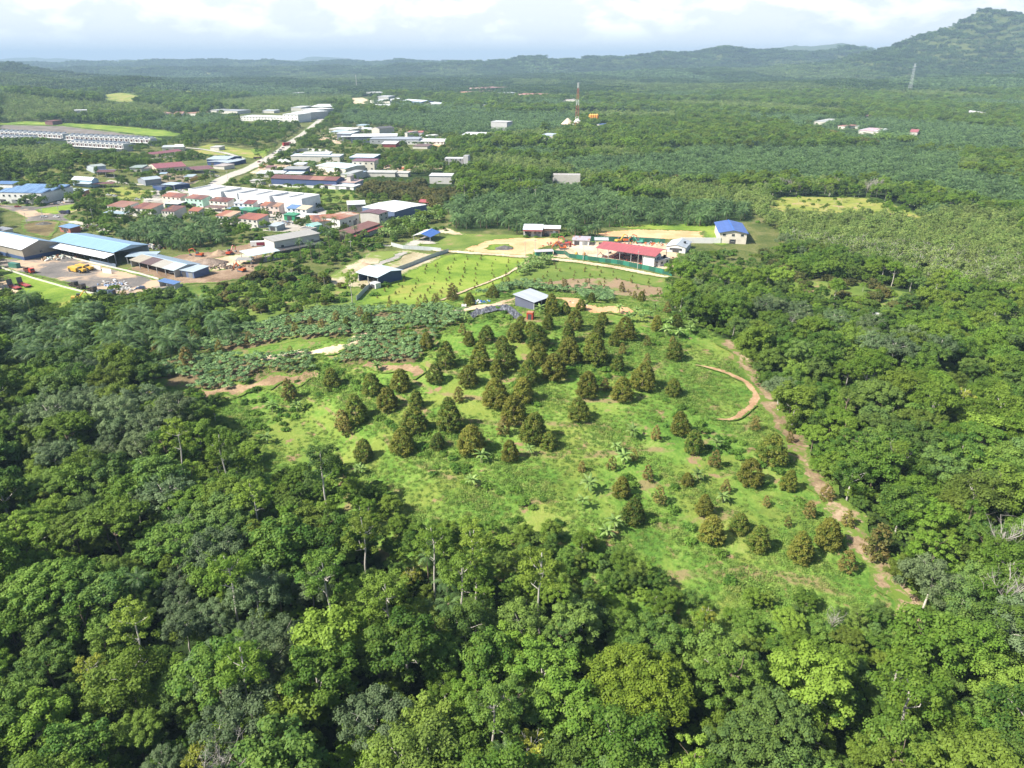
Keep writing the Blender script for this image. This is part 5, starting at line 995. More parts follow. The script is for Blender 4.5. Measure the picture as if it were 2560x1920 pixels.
# ---------------------------------------------------------------- fences and walls
def fence(name, label, cat, px, h, mat, post=None, gap=3.0, th=.06, group=None, pmat=None):
    p = path_w(px); a = p[0]; e = empty(name, a[0], a[1], 0, 0, label, cat, group); mb = MB(); posts = []
    for i in range(len(p) - 1):
        L = np.linalg.norm(p[i+1] - p[i]); n = max(1, int(L / gap)); d = (p[i+1] - p[i]) / L; nn = np.array([-d[1], d[0]]) * th / 2
        for j in range(n):
            q, r = p[i] + (p[i+1] - p[i]) * j / n, p[i] + (p[i+1] - p[i]) * (j + 1) / n
            zq, zr = float(H(*q)), float(H(*r)); q_, r_ = q - a, r - a; dz = rnd.uniform(-.04, .04)
            mb.hexa([(*(q_ - nn), zq - .4), (*(r_ - nn), zr - .4), (*(r_ + nn), zr - .4), (*(q_ + nn), zq - .4)], [(*(q_ - nn), zq + h + dz), (*(r_ - nn), zr + h + dz), (*(r_ + nn), zr + h + dz), (*(q_ + nn), zq + h + dz)]); posts.append((q_, zq))
    mb.build('panels', mat, e)
    if post:
        for q_, zq in posts[:100]:
            m2 = MB(); m2.box(q_[0] - post, q_[0] + post, q_[1] - post, q_[1] + post, zq - .4, zq + h + .12); m2.build('post', pmat or mat, e)
wf = roofm((0.55,0.60,0.62), .0, pitch=2.2); gf = roofm((0.02,0.15,0.10), 0.0, (0.03,0.19,0.13), pitch=3.0)
fence('metal_fence', 'white metal sheet fence curving beside the bright green field', 'fence', PP('c4', (1215,1285),(1290,1205),(1400,1115),(1480,1060),(1650,1000),(1800,940),(1950,885),(2010,868)), 2.2, wf, .06)
fence('metal_fence', 'white metal sheet fence below the open pavilion', 'fence', PP('c4', (1515,812),(1620,838),(1700,842),(1850,852),(1945,862)), 2.2, wf, .06)
fence('hoarding', 'long dark green hoarding along the sandy lane', 'hoarding', PP('z6', (600,440),(660,486),(1000,530),(1280,568),(1560,625),(1840,690)), 2.6, gf, .05, 3.6)
fence('hoarding', 'short dark green hoarding beside the green gate hut', 'hoarding', PP('z6', (480,440),(598,448)), 2.4, gf, .05, 3.6)
fence('hoarding', 'dark green hoarding behind the red roofed workshop', 'hoarding', PP('z6', (890,290),(1100,290),(1400,298),(1760,318)), 3.0, gf, .05, 3.6)
fence('boundary_wall', 'white wall leading to the bright blue roofed building', 'wall', PP('c7', (0,405),(260,408)), 3.4, paint(WHITE, .7, .2), None, 8, .25)
fence('yard_wall', 'low white wall along the grass side of the machine yard', 'wall', PP('z5', (-20,500),(160,560),(400,640),(700,725),(950,790),(1130,822)), 1.0, paint((0.55,0.53,0.48), .8, .4), None, 6, .2)
fence('yard_wall', 'low pale wall between the machine yard and the sheds', 'wall', PP('z5', (700,365),(1000,440),(1300,510),(1600,580),(1830,645)), 1.0, paint((0.55,0.53,0.48), .8, .4), None, 6, .2)
fence('yard_wall', 'grey low wall beside the oil palms and the guard shed', 'wall', PP('z5', (1360,850),(1600,815),(1850,770),(2110,715)), 1.2, paint((0.42,0.42,0.40), .8, .4), None, 6, .2)
fence('hoarding', 'bright yellow hoarding beside the dull grass yard', 'hoarding', PP('c3', (1645,262),(1720,240),(1790,220)), 3.0, paint((0.55,0.33,0.02), .6, .2), None, 4)
fence('hoarding', 'grey blue sheet fence under the awning of the sky blue warehouse', 'hoarding', PP('z5', (1040,440),(1180,470),(1340,500)), 2.0, paint((0.14,0.18,0.24), .6, .2), None, 4)
fence('boundary_wall', 'long white wall in front of the rust brown warehouse', 'wall', PP('z4', (150,1180),(560,1200),(1120,1215)), 2.0, paint((0.55,0.55,0.52), .8, .4), None, 8, .25)
fence('boundary_wall', 'white wall of the raised lot beside the main road', 'wall', PP('z4', (400,830),(500,775),(600,770),(850,790)), 3.0, paint((0.6,0.6,0.58), .8, .3), None, 8, .25)
fence('metal_fence', 'grey metal fence below the brown shed by the banana patch', 'fence', PP('z3', (1180,950),(1290,925),(1380,880)), 2.4, wf, .06)

# ---------------------------------------------------------------- vehicles and machines
def paintc(c): return paint(c, .35, .15, 1.0)
tyre = paint((0.02, 0.02, 0.02), .9, .1); steel = paint((0.12, 0.12, 0.13), .5, .4, 2.0)
def wheels(e, xs_, w, r, y0=None):
    for x in xs_:
        for s in (-1, 1):
            mb = MB(); mb.tube((x, s * w / 2 - s * .25, r), (x, s * w / 2, r), r, r, 12); wo_ = mb.build('wheel', tyre, e)
            mb = MB(); mb.tube((x, s * w / 2, r), (x, s * w / 2 + s * .02, r), r * .5, r * .45, 8); mb.build('rim', steel, wo_)
def veh(name, label, cat, k, x, y, rz, group=None):
    q = gp(*P(k, x, y)); return empty(name, q[0], q[1], R(rz), float(H(*q)) + .12, label, cat, group)
def car(e, col, van=False):
    mb = MB(); h1 = .95; mb.hexa([(-2.1, -.85, .35), (2.1, -.85, .35), (2.1, .85, .35), (-2.1, .85, .35)], [(-2.15, -.82, h1), (2.05, -.82, h1 - .12), (2.05, .82, h1 - .12), (-2.15, .82, h1)]); mb.build('body', paintc(col), e)
    x1 = 1.4 if van else .95; mb = MB(); mb.hexa([(-1.9, -.78, h1 - .02), (x1, -.78, h1 - .06), (x1, .78, h1 - .06), (-1.9, .78, h1 - .02)], [(-1.6, -.62, 1.42), (x1 - .75, -.62, 1.42), (x1 - .75, .62, 1.42), (-1.6, .62, 1.42)]); mb.build('window', glassm(), e)
    mb = MB(); mb.box(-1.62, x1 - .73, -.63, .63, 1.42, 1.48); mb.build('cabin_roof', paintc(col), e); wheels(e, (-1.3, 1.3), 1.72, .33)
def lorry(e, cab, bed, L=8.0, tip=False, bedh=1.3, boxh=None):
    mb = MB(); mb.box(L / 2 - 1.9, L / 2, -1.1, 1.1, .7, 2.7); c = mb.build('cab', paintc(cab), e)
    mb = MB(); mb.box(L / 2, L / 2 + .03, -.95, .95, 1.7, 2.45); mb.build('windscreen', glassm(), c)
    mb = MB(); mb.box(-L / 2, L / 2 - 1.9, -.45, .45, .6, .95); mb.build('chassis', steel, e)
    x0, x1 = -L / 2, L / 2 - 2.1; z0 = 1.0; z1 = boxh or (z0 + bedh); mb = MB()
    if boxh: mb.box(x0, x1, -1.2, 1.2, z0, z1)
    else:
        mb.box(x0, x1, -1.2, 1.2, z0, z0 + .15); mb.box(x0, x1, -1.2, -1.1, z0 + .151, z1).box(x0, x1, 1.1, 1.2, z0 + .151, z1).box(x0, x0 + .1, -1.098, 1.098, z0 + .151, z1).box(x1 - .1, x1, -1.098, 1.098, z0 + .151, z1 + .3)
    b = mb.build('cargo_bed', paintc(bed), e)
    wheels(e, (-L / 2 + 1.1, -L / 2 + 2.3, L / 2 - 1.1), 2.3, .5)
def digger(e, col, reach=1.0, arm=1):
    for s in (-1, 1):
        mb = MB(); mb.hexa([(-1.6, s * 1.3 - .3, .05), (1.6, s * 1.3 - .3, .05), (1.6, s * 1.3 + .3, .05), (-1.6, s * 1.3 + .3, .05)], [(-2.0, s * 1.3 - .3, .55), (2.0, s * 1.3 - .3, .55), (2.0, s * 1.3 + .3, .55), (-2.0, s * 1.3 + .3, .55)]).box(-1.7, 1.7, s * 1.3 - .28, s * 1.3 + .28, .551, .95); mb.build('track', steel, e)
    mb = MB(); mb.hexa([(-2.3, -1.3, 1.0), (1.4, -1.3, 1.0), (1.4, 1.3, 1.0), (-2.3, 1.3, 1.0)], [(-2.2, -1.2, 2.0), (1.2, -1.2, 1.7), (1.2, 1.2, 1.7), (-2.2, 1.2, 2.0)]); mb.build('body', paintc(col), e)
    mb = MB(); mb.box(-.1, 1.4, .25, 1.25, 1.72, 2.9); mb.build('cab', glassm((0.08,0.08,0.08)), e)
    a, b, c = Vector((1.2, -.2, 1.6)), Vector((3.6, -.2, 4.4)), Vector((6.2 * reach, -.2, 3.6 * (1 if arm else .4)))
    mb = MB(); mb.tube(a, b, .34, .28, 6).tube(b, c, .28, .2, 6) if False else (mb.tube(a, b, .34, .28, 6), mb.tube(b, c, .28, .2, 6)); mb.build('boom', paintc(col), e)
    d = c + Vector((-.3, 0, -2.6)); mb = MB(); mb.tube(c, d, .22, .16, 6); mb.build('arm', paintc(col), e)
    mb = MB(); mb.hexa([d + Vector(v_) for v_ in ((-.1, -.5, .1), (.5, -.5, .1), (.5, .5, .1), (-.1, .5, .1))], [d + Vector(v_) for v_ in ((-.9, -.5, -.5), (.1, -.5, -1.0), (.1, .5, -1.0), (-.9, .5, -.5))]); mb.build('bucket', steel, e)
YEL = (0.60, 0.36, 0.05); ORG = (0.55, 0.13, 0.03)
def scraper(e):
    mb = MB(); mb.box(2.6, 5.6, -1.1, 1.1, 1.1, 2.2); mb.build('engine_hood', paintc(YEL), e); mb = MB(); mb.box(1.6, 2.6, -1.0, 1.0, 1.2, 3.0); mb.build('cab', glassm((0.1,0.09,0.06)), e)
    mb = MB(); mb.hexa([(-5.0, -1.6, .9), (.6, -1.6, .5), (.6, 1.6, .5), (-5.0, 1.6, .9)], [(-5.4, -1.6, 2.6), (1.0, -1.6, 2.4), (1.0, 1.6, 2.4), (-5.4, 1.6, 2.6)]); mb.build('bowl', paintc(YEL), e)
    mb = MB(); mb.tube((.8, 0, 2.4), (2.2, 0, 1.6), .35, .3, 6); mb.build('gooseneck', paintc(YEL), e); wheels(e, (-4.2, 3.6), 3.2, 1.0)
scraper(veh('scraper', 'yellow earth scraper parked nearer the low wall', 'scraper', 'z5', 900, 555, -25)); scraper(veh('scraper', 'yellow earth scraper parked behind its twin', 'scraper', 'z5', 985, 530, -25))
lorry(veh('lorry', 'red lorry parked beside the green container', 'lorry', 'z5', 345, 565, -30), (0.50,0.05,0.03), (0.10,0.04,0.03), 6.5)
e = veh('shipping_container', 'green shipping container on the machine yard', 'container', 'z5', 175, 505, -20); mb = MB(); mb.box(-3, 3, -1.2, 1.2, 0, 2.6); mb.build('box', roofm((0.06,0.26,0.20), .1), e); mb = MB(); mb.box(3, 3.06, -1.1, 1.1, .1, 2.5); mb.build('door', paint((0.05,0.2,0.16), .5, .3), e)
lorry(veh('dump_truck', 'dark blue dump truck at the palm side of the yard', 'truck', 'z5', 1235, 820, -12), (0.05,0.07,0.12), (0.13,0.17,0.24), 8.5, bedh=1.4)
for x, y, lab in [(850,722,'small dark pickup by the yard wall, first of three'), (935,748,'small dark pickup by the yard wall, second of three'), (1065,782,'rusty stripped truck chassis by the yard wall')]: lorry(veh('pickup', lab, 'pickup', 'z5', x, y, -25), (0.05,0.04,0.04), (0.07,0.05,0.04), 5.0, bedh=.5)
for x, y, lab in [(175,745,'nearer red low loader trailer with raised dark ramp'), (290,720,'farther red low loader trailer with raised dark ramp')]:
    e = veh('trailer', lab, 'trailer', 'z5', x, y, -35); mb = MB(); mb.box(-4.5, 4.5, -1.2, 1.2, .8, 1.1); mb.build('deck', paintc((0.32,0.05,0.04)), e); mb = MB(); mb.hexa([(-4.6, -1.2, 1.1), (-4.4, -1.2, 1.1), (-4.4, 1.2, 1.1), (-4.6, 1.2, 1.1)], [(-5.0, -1.2, 3.8), (-4.8, -1.2, 3.8), (-4.8, 1.2, 3.8), (-5.0, 1.2, 3.8)]); mb.build('ramp', steel, e); wheels(e, (2.0, 3.2, -3), 2.4, .45)
car(veh('parked_car', 'dark blue hatchback on the yard grass', 'car', 'z5', 1622, 752, -170), (0.06,0.09,0.17))
e = veh('bulldozer', 'yellow bulldozer on the verge beside the palms', 'bulldozer', 'z5', 895, 880, 20); digger(e, YEL, .8, 0)
for k, x, y, c, rz, lab in [('z1',380,1160,(0.05,0.05,0.06),10,'black car before the shop house'), ('z1',250,1210,(0.30,0.05,0.04),10,'dark red car before the shop house'), ('z1',545,1170,(0.06,0.07,0.12),10,'dark car at the shop house corner'), ('z1',780,1175,(0.04,0.04,0.045),5,'black car on the forecourt edge'), ('z1',830,1160,(0.6,0.6,0.6),5,'white car beside the black forecourt car'),
        ('z1',610,1350,(0.55,0.56,0.58),8,'silver car on the curve below the green verge'), ('z1',785,1350,(0.65,0.65,0.65),-12,'white pickup style car on the curve below the verge'), ('z1',840,1095,(0.5,0.5,0.52),-20,'silver car beside the forecourt trees'), ('z1',1510,1045,(0.66,0.66,0.66),-15,'white car at the village green edge'), ('z1',1590,1060,(0.5,0.5,0.52),-20,'silver car following the white one by the village green'),
        ('z1',1905,1110,(0.68,0.68,0.68),12,'white car on the lane above the rusty houses'), ('z1',1990,1085,(0.6,0.6,0.62),14,'second white car on the lane above the rusty houses'), ('z2',400,325,(0.66,0.66,0.66),5,'white car at the white shop row corner'), ('z2',470,300,(0.05,0.05,0.06),5,'black car at the white shop row corner'), ('z2',840,105,(0.5,0.5,0.5),-10,'silver car by the roadside grass'), ('z2',905,122,(0.66,0.66,0.66),-10,'white car by the roadside grass'),
        ('z2',330,72,(0.05,0.05,0.05),5,'black car parked before the long dull red hall'), ('z2',400,75,(0.7,0.7,0.7),5,'white car parked before the long dull red hall'), ('c3',1500,1050,(0.6,0.6,0.6),10,'white car under the patchwork shed')]:
    car(veh('parked_car', lab, 'car', k, x, y, rz), c)
e = veh('van', 'white box van on the tarmac forecourt', 'van', 'z1', 960, 1145, 5); lorry(e, (0.7,0.7,0.7), (0.7,0.7,0.7), 6.5, boxh=3.2)
lorry(veh('lorry', 'dark blue flatbed lorry below the round verge', 'lorry', 'z1', 905, 1300, -5), (0.05,0.06,0.12), (0.05,0.05,0.08), 7)
lorry(veh('lorry', 'big red box lorry on the main road', 'lorry', 'z4', 365, 715, 55), (0.45,0.04,0.04), (0.36,0.05,0.06), 14, boxh=4.6)
for x, y, c, lab in [(315,742,(0.06,0.06,0.07),'dark car behind the big red lorry'), (285,765,(0.1,0.1,0.11),'grey car two places behind the red lorry'), (200,805,(0.08,0.08,0.09),'black car approaching the junction'), (232,785,(0.25,0.25,0.27),'dark silver car on the main road'), (655,540,(0.07,0.07,0.08),'lone dark car on the far straight road'), (785,440,(0.3,0.3,0.3),'small dark vehicle at the far end of the road'), (150,880,(0.5,0.5,0.5),'pale car at the road junction'), (40,905,(0.3,0.05,0.04),'red car below the road junction')]: car(veh('moving_car', lab, 'car', 'z4', x, y, 58), c)
lorry(veh('lorry', 'white lorry on the main road before the junction', 'lorry', 'z4', 278, 800, 55), (0.6,0.6,0.6), (0.5,0.5,0.5), 8, boxh=3.4); lorry(veh('lorry', 'dark lorry turning at the junction', 'lorry', 'z4', 20, 865, 15), (0.1,0.07,0.07), (0.15,0.1,0.09), 9)
for k, x, y, c, rz, ar, lab in [('z2',660,1225,(0.45,0.09,0.03),170,1,'orange excavator reaching left on the dirt yard'), ('z2',1080,1200,(0.40,0.06,0.03),80,1,'red excavator with upright arm on the dirt yard'), ('c4',225,1035,ORG,150,0,'orange excavator at the lower scrap heap'), ('z6',580,385,ORG,185,0,'orange excavator with lowered arm at the hoarding corner'), ('z6',640,330,(0.36,0.06,0.05),150,1,'dark red excavator behind the orange one'),
        ('z6',1230,305,YEL,30,1,'yellow excavator behind the red roof'), ('z6',1320,300,ORG,10,1,'orange excavator behind the red roof'), ('z6',1460,315,(0.08,0.34,0.25),170,1,'turquoise green excavator behind the red roof'), ('z4',1680,985,ORG,170,1,'orange excavator on the far sand lot'), ('z4',2010,985,YEL,170,1,'yellow excavator on the far sand lot'), ('z4',1800,985,(0.4,0.06,0.04),90,1,'red machine in the middle of the far sand lot'), ('z6',740,455,YEL,-90,0,'yellow compact loader on the workshop yard'), ('z6',830,460,(0.40,0.2,0.05),-90,0,'brown compact loader on the workshop yard'),
        ('z6',1060,480,(0.15,0.05,0.04),160,0,'dark excavator under the open end of the red roof'), ('z6',1180,490,(0.30,0.05,0.05),20,0,'dark red excavator under the red roof'), ('z4',60,975,(0.45,0.2,0.04),20,1,'rusty yellow excavator by the road junction')]:
    e = veh('excavator', lab, 'excavator', k, x, y, rz); digger(e, c, 1.0, ar)
    if k == 'z6' and x in (740, 830, 1060, 1180): e.scale = (.6, .6, .6)
e = veh('bus', 'white bus with a dark red side beside the concrete hall', 'bus', 'z2', 1478, 1085, 12); mb = MB(); mb.box(-4.5, 4.5, -1.25, 1.25, .5, 3.1); b = mb.build('body', paintc((0.7,0.7,0.7)), e); mb = MB(); mb.box(-1, 3.8, -1.28, -1.25, .8, 2.6); mb.build('side_panel', paintc((0.22,0.03,0.06)), b); wheels(e, (-3, 3), 2.5, .5)
# ---------------------------------------------------------------- mast, silos, domes, poles, heaps
def mast(e, Ht, r0, r1, seg, cols):
    n = seg; cc = [paint(c, .5, .2) for c in cols]
    for s in range(n):
        z0, z1 = Ht * s / n, Ht * (s + 1) / n; a, b = r0 + (r1 - r0) * s / n, r0 + (r1 - r0) * (s + 1) / n; mb = MB()
        for i in range(4):
            t0, t1 = math.pi / 4 + i * math.pi / 2, math.pi / 4 + (i + 1) * math.pi / 2
            p = lambda r, t, z: (r * math.cos(t), r * math.sin(t), z)
            mb.tube(p(a, t0, z0), p(b, t0, z1), .16, .16, 4); mb.tube(p(a, t0, z0), p(b, t1, z1), .09, .09, 3); mb.tube(p(a, t1, z0), p(b, t0, z1), .09, .09, 3); mb.tube(p(b, t0, z1), p(b, t1, z1), .09, .09, 3)
        mb.build('mast_section', cc[s % len(cc)], e)
q = gp(*P('c8', 1180, 530)); e = empty('radio_mast', q[0], q[1], 0, None, 'tall red and white lattice radio mast above the palms', 'mast'); mast(e, 72, 4.2, 1.2, 9, [(0.38,0.07,0.05), (0.38,0.07,0.05), (0.66,0.66,0.66)])
q = gp(*P('c6', 1475, 590)); e = empty('pylon', q[0], q[1], .6, None, 'distant pale steel pylon on the far right plain', 'pylon'); mast(e, 78, 6, 2, 6, [(0.55,0.57,0.6)])
for zz in (62, 70):
    mb = MB(); mb.tube((-11, 0, zz), (11, 0, zz), .4, .4, 4); mb.build('cross_arm', paint((0.55,0.57,0.6), .5, .1), e)
q = gp(*P('c2', 1147, 245)); e = empty('radio_mast', q[0], q[1], 0, None, 'thin pale distant mast left of the town', 'mast'); mast(e, 50, 2, 1, 5, [(0.6,0.55,0.5)])
for i in range(4):
    q = gp(*P('c8', 1298 + i * 18, 462)); e = empty('silo', q[0], q[1], 0, None, ['leftmost of the four orange silos', 'second from left of the four orange silos', 'third from left of the four orange silos', 'orange silo next to the deep blue roof'][i], 'silo', 'orange silos'); s_ = 3.1
    mb = MB(); mb.tube((0, 0, -2), (0, 0, 17), s_, s_, 12); mb.build('tank', paint((0.70,0.30,0.05), .5, .15), e); mb = MB(); mb.tube((0, 0, 17), (0, 0, 19), s_, .4, 12); mb.build('cap', paint((0.70,0.34,0.08), .5, .15), e)
for x, y, c, lab in [(1102,500,(0.55,0.45,0.34),'beige conical roofed pavilion beside the radio mast'), (1185,505,(0.62,0.58,0.54),'pale conical roofed pavilion at the mast foot')]:
    q = gp(*P('c8', x, y)); e = empty('round_pavilion', q[0], q[1], 0, None, lab, 'pavilion'); mb = MB(); mb.tube((0, 0, 9), (0, 0, 18), 11, 1, 16); mb.build('roof', paint(c, .8, .3), e); mb = MB(); mb.tube((0, 0, -1), (0, 0, 9), 6.5, 6.5, 14); mb.build('wall', paint((0.6,0.55,0.5), .8, .2), e)
q = gp(*P('z4', 515, 1040)); e = empty('storage_tank', q[0], q[1], 0, None, 'round white tank behind the rust brown warehouse', 'tank'); mb = MB(); mb.tube((0, 0, 0), (0, 0, 5), 3.2, 3.2, 14); mb.build('tank_body', paint(WHITE, .5, .2), e); mb = MB(); mb.tube((0, 0, 5), (0, 0, 6.2), 3.2, .5, 14); mb.build('cap', paint(WHITE, .5, .2), e)
for x, y, lab in [(292,925,'white marquee tent left of its pair by the palms'), (350,925,'white marquee tent right of its pair by the palms')]:
    q = gp(*P('z4', x, y)); e = empty('tent', q[0], q[1], 0, None, lab, 'tent', 'marquee tents'); mb = MB(); mb.tube((0, 0, 2.6), (0, 0, 5.6), 6.5, .3, 4); mb.build('canopy', paint(WHITE, .6, .1), e)
    for sx in (-4, 4):
        for sy in (-4, 4): mb = MB(); mb.tube((sx, sy, -.3), (sx, sy, 2.7), .1, .1, 5); mb.build('pole', steel, e)
polem = paint((0.45, 0.43, 0.40), .8, .3)
def pole(k, x, y, h, lab, arms=True, grp=None):
    q = gp(*P(k, x, y)); e = empty('utility_pole', q[0], q[1], rnd.uniform(-.4, .4), None, lab, 'pole', grp); mb = MB(); mb.tube((0, 0, -.5), (0, 0, h), .17, .11, 8); mb.build('shaft', polem, e)
    mb = MB(); mb.box(-1.1, 1.1, -.07, .07, h - 1.0, h - .85); mb.build('crossarm', polem, e)
for k, x, y, h, lab in [('z6',150,488,10,'utility pole left of the green gate hut'), ('z6',265,445,9,'utility pole behind the green gate hut'), ('z6',820,510,11,'utility pole rising inside the long green hoarding'), ('z6',1445,615,10,'utility pole before the open red roofed shed'), ('c3',235,622,8,'utility pole on the curve below the verge'), ('c3',380,600,9,'utility pole beside the silver car on the curve'), ('c3',525,590,10,'utility pole by the dark blue flatbed'), ('c3',812,615,10,'pale pole leaning by the big rounded tree'), ('z2',1050,170,9,'utility pole at the junction roadside'), ('z2',820,180,9,'utility pole by the roadside grass'),
        ('z2',730,200,9,'utility pole beside the yellow hoarding'), ('z4',400,760,9,'utility pole beside the big red lorry'), ('z4',90,960,9,'utility pole by the junction excavator'), ('z4',520,660,9,'utility pole on the straight road verge'), ('z3',1640,680,9,'palm high pole beside the slate warehouse wall'), ('c4',1170,880,8,'utility pole in the scrub before the fenced gravel field')]: pole(k, x, y, h, lab)
def heap(name, label, cat, k, x, y, rx, ry, h, mat):
    q = gp(*P(k, x, y)); n = 22; mb = MB(); rings = 7; V = []; g_ = np.random.default_rng(int(x + y))
    for i in range(rings + 1):
        t = i / rings
        for j in range(n):
            a = 2 * math.pi * j / n; r_ = (1 - t) * (1 + g_.normal() * .07); V.append((rx * r_ * math.cos(a), ry * r_ * math.sin(a), -.3 + (h + .3) * (t ** .8) * (1 + g_.normal() * .05)))
    I = np.arange((rings + 1) * n).reshape(rings + 1, n); J = np.roll(I, -1, 1); F = np.stack([I[:-1].ravel(), J[:-1].ravel(), J[1:].ravel(), I[1:].ravel()], 1)
    o = link(name, qmesh(name, np.array(V), F, [mat], tone=np.ones(len(V)), smooth=True)); o.location = (q[0], q[1], float(H(*q))); tag(o, label, cat)
dg = soil('dark_gravel', [(0.36,(0.05,0.048,0.045)),(0.5,(0.10,0.095,0.09)),(0.62,(0.18,0.17,0.16))], .4)
heap('gravel_heap', 'dark gravel heap on the grassy patch of the orange lot', 'heap', 'c5', 555, 490, 6.5, 5, 2.0, dg); heap('gravel_heap', 'wide brown grey soil heap on the dirt yard', 'heap', 'c3', 1810, 965, 11, 8, 3.2, soil('heap_soil', [(0.36,(0.12,0.09,0.07)),(0.5,(0.20,0.155,0.125)),(0.62,(0.30,0.24,0.2))], .3))
heap('soil_heap', 'reddish soil heap between the two yard excavators', 'heap', 'z2', 930, 1190, 5, 4, 2.6, brown); heap('gravel_heap', 'pale gravel heap beside the blue roofed field shed', 'heap', 'c4', 1265, 975, 5, 3, 1.6, asph); heap('soil_heap', 'dark soil heap on the waste ground', 'heap', 'c3', 380, 625, 7, 5, 1.6, dg)
def junk(label, k, x, y, n, sp, cols, s=1.0, name='scrap_pile'):
    q = gp(*P(k, x, y)); mb = MB(); 
    for i in range(n):
        a, b = rnd.gauss(0, sp), rnd.gauss(0, sp * .55); w, d, h_ = rnd.uniform(.4, 1.8) * s, rnd.uniform(.3, 1.0) * s, rnd.uniform(.2, .9) * s; z = rnd.uniform(-.1, .5) * s; t = rnd.uniform(0, 3); ct, st = math.cos(t), math.sin(t); tl = rnd.uniform(-.3, .3)
        pt = [(a + ct * X - st * Y, b + st * X + ct * Y, z + X * tl) for X, Y in ((-w/2, -d/2), (w/2, -d/2), (w/2, d/2), (-w/2, d/2))]
        mb.hexa(pt, [(p[0], p[1], p[2] + h_) for p in pt], rnd.randrange(len(cols)))
    o = mb.build(name, [paint(c, .6, .4, 2) for c in cols]); o.location = (q[0], q[1], float(H(*q)) + .1); tag(o, label, 'scrap')
WS = [(0.6,0.6,0.6), (0.35,0.35,0.36), (0.08,0.07,0.07), (0.30,0.12,0.07)]
junk('pile of white and dark scrap beside the sky blue warehouse', 'z5', 1650, 280, 110, 6, WS, 1.3); junk('scrap parts under the white awning', 'z5', 900, 360, 70, 7, WS[1:]); junk('white sheets stacked on the machine yard', 'z5', 640, 405, 30, 4, [(0.66,0.64,0.6), (0.5,0.6,0.55), (0.6,0.45,0.3)], 1.3); junk('pale and blue scrap beside the blue hatchback', 'z5', 1290, 700, 45, 4, [(0.6,0.6,0.6), (0.3,0.4,0.6), (0.5,0.4,0.3)]); junk('white metal scrap on the yard grass', 'z5', 1420, 755, 50, 3.6, [(0.6,0.6,0.58), (0.4,0.4,0.38)], .9)
junk('brown scrap heap beside the orange excavator', 'c4', 130, 1000, 90, 5, [(0.25,0.16,0.1), (0.1,0.08,0.07), (0.45,0.36,0.28)], 1.1); junk('rusty machine parts at the hoarding corner', 'z6', 560, 340, 60, 5, [(0.3,0.07,0.04), (0.12,0.1,0.1)], 1.0); junk('orange and red scrap behind the red roof', 'z6', 1560, 318, 60, 7, [(0.5,0.12,0.04), (0.3,0.3,0.3), (0.5,0.3,0.1)], 1.0)
junk('bright red parts before the red roofed workshop', 'z6', 1475, 560, 16, 1.8, [(0.6,0.05,0.03)], .8); junk('dark machine parts under the red roof', 'z6', 1400, 480, 70, 7, [(0.06,0.06,0.06), (0.2,0.05,0.04), (0.2,0.2,0.2)], 1.2); junk('blue barrels and clutter beside the hill track', 'c5', 365, 955, 26, 1.8, [(0.04,0.12,0.45), (0.6,0.6,0.6), (0.1,0.25,0.5)], .7); junk('pale litter around the farm shed', 'z6', 590, 1010, 45, 3, [(0.6,0.56,0.5), (0.4,0.3,0.25)], .45); junk('dark debris behind the brick house', 'c3', 800, 655, 70, 7, WS, 1.0); junk('clutter below the painted houses', 'z2', 1900, 770, 80, 7, [(0.6,0.6,0.6), (0.2,0.3,0.45), (0.35,0.3,0.25), (0.1,0.1,0.1)], 1.0); junk('rusty vehicle wrecks on the far sand lot', 'z4', 1440, 955, 70, 9, [(0.35,0.1,0.05), (0.2,0.1,0.08), (0.5,0.5,0.5)], 1.3)
e = veh('water_tank', 'small white tank on the pale hill track', 'tank', 'c5', 208, 1010, 0); mb = MB(); mb.box(-.9, .9, -.7, .7, 0, 1.6); mb.build('tank_body', paint((0.66,0.66,0.64), .5, .2), e); mb = MB(); mb.tube((0, 0, 1.6), (0, 0, 1.75), .3, .3, 8); mb.build('lid', steel, e)
# concrete slabs standing in the yard
for x, y, lab in [(1118,530,'white standing panel nearer the scrapers'), (1238,570,'white standing panel farther from the scrapers')]:
    e = veh('standing_panel', lab, 'panel', 'z5', x, y, -20); mb = MB(); mb.box(-3, 3, -.1, .1, 0, 2.4); mb.build('board', paint((0.6,0.6,0.6), .6, .3), e); mb = MB(); mb.box(-2.9, -2.7, .1, .9, 0, .3).box(2.7, 2.9, .1, .9, 0, .3); mb.build('brace', steel, e)
# lined pond on the hill
def liner_mat():
    m, nt, p, o = new_mat('plastic_liner'); g = nt.nodes.new('ShaderNodeNewGeometry')
    mp = nt.nodes.new('ShaderNodeMapping'); mp.inputs['Scale'].default_value = (1.6, .35, 1); nt.links.new(g.outputs['Position'], mp.inputs[0]); n = noise_(nt, mp.outputs[0], 1.3, 5, .65, .6)
    nt.links.new(ramp_(nt, n, [(.36, (.03, .03, .035)), (.5, (.08, .083, .095)), (.62, (.24, .25, .27))]), p.inputs['Base Color']); p.inputs['Roughness'].default_value = .3  # lit and shaded folds painted in: crests pale, hollows dark
    b = nt.nodes.new('ShaderNodeBump'); b.inputs['Distance'].default_value = .5; nt.links.new(n, b.inputs['Height']); nt.links.new(b.outputs[0], p.inputs['Normal']); return m
pl = path_w(PP('c5', (255,1075),(330,1040),(480,1010),(580,1005),(640,1040),(700,1090),(660,1112),(610,1108),(590,1060),(530,1040),(440,1055),(350,1085),(300,1105)))
c0 = sum(pl) / len(pl); mb = MB(); rows = []
outer = path_w(PP('c5', (250,1085),(300,1050),(400,1022),(500,1005),(570,1000),(620,1020),(660,1055),(712,1095))); inner = path_w(PP('c5', (300,1110),(340,1090),(420,1065),(500,1050),(560,1052),(590,1075),(610,1100),(640,1118)))
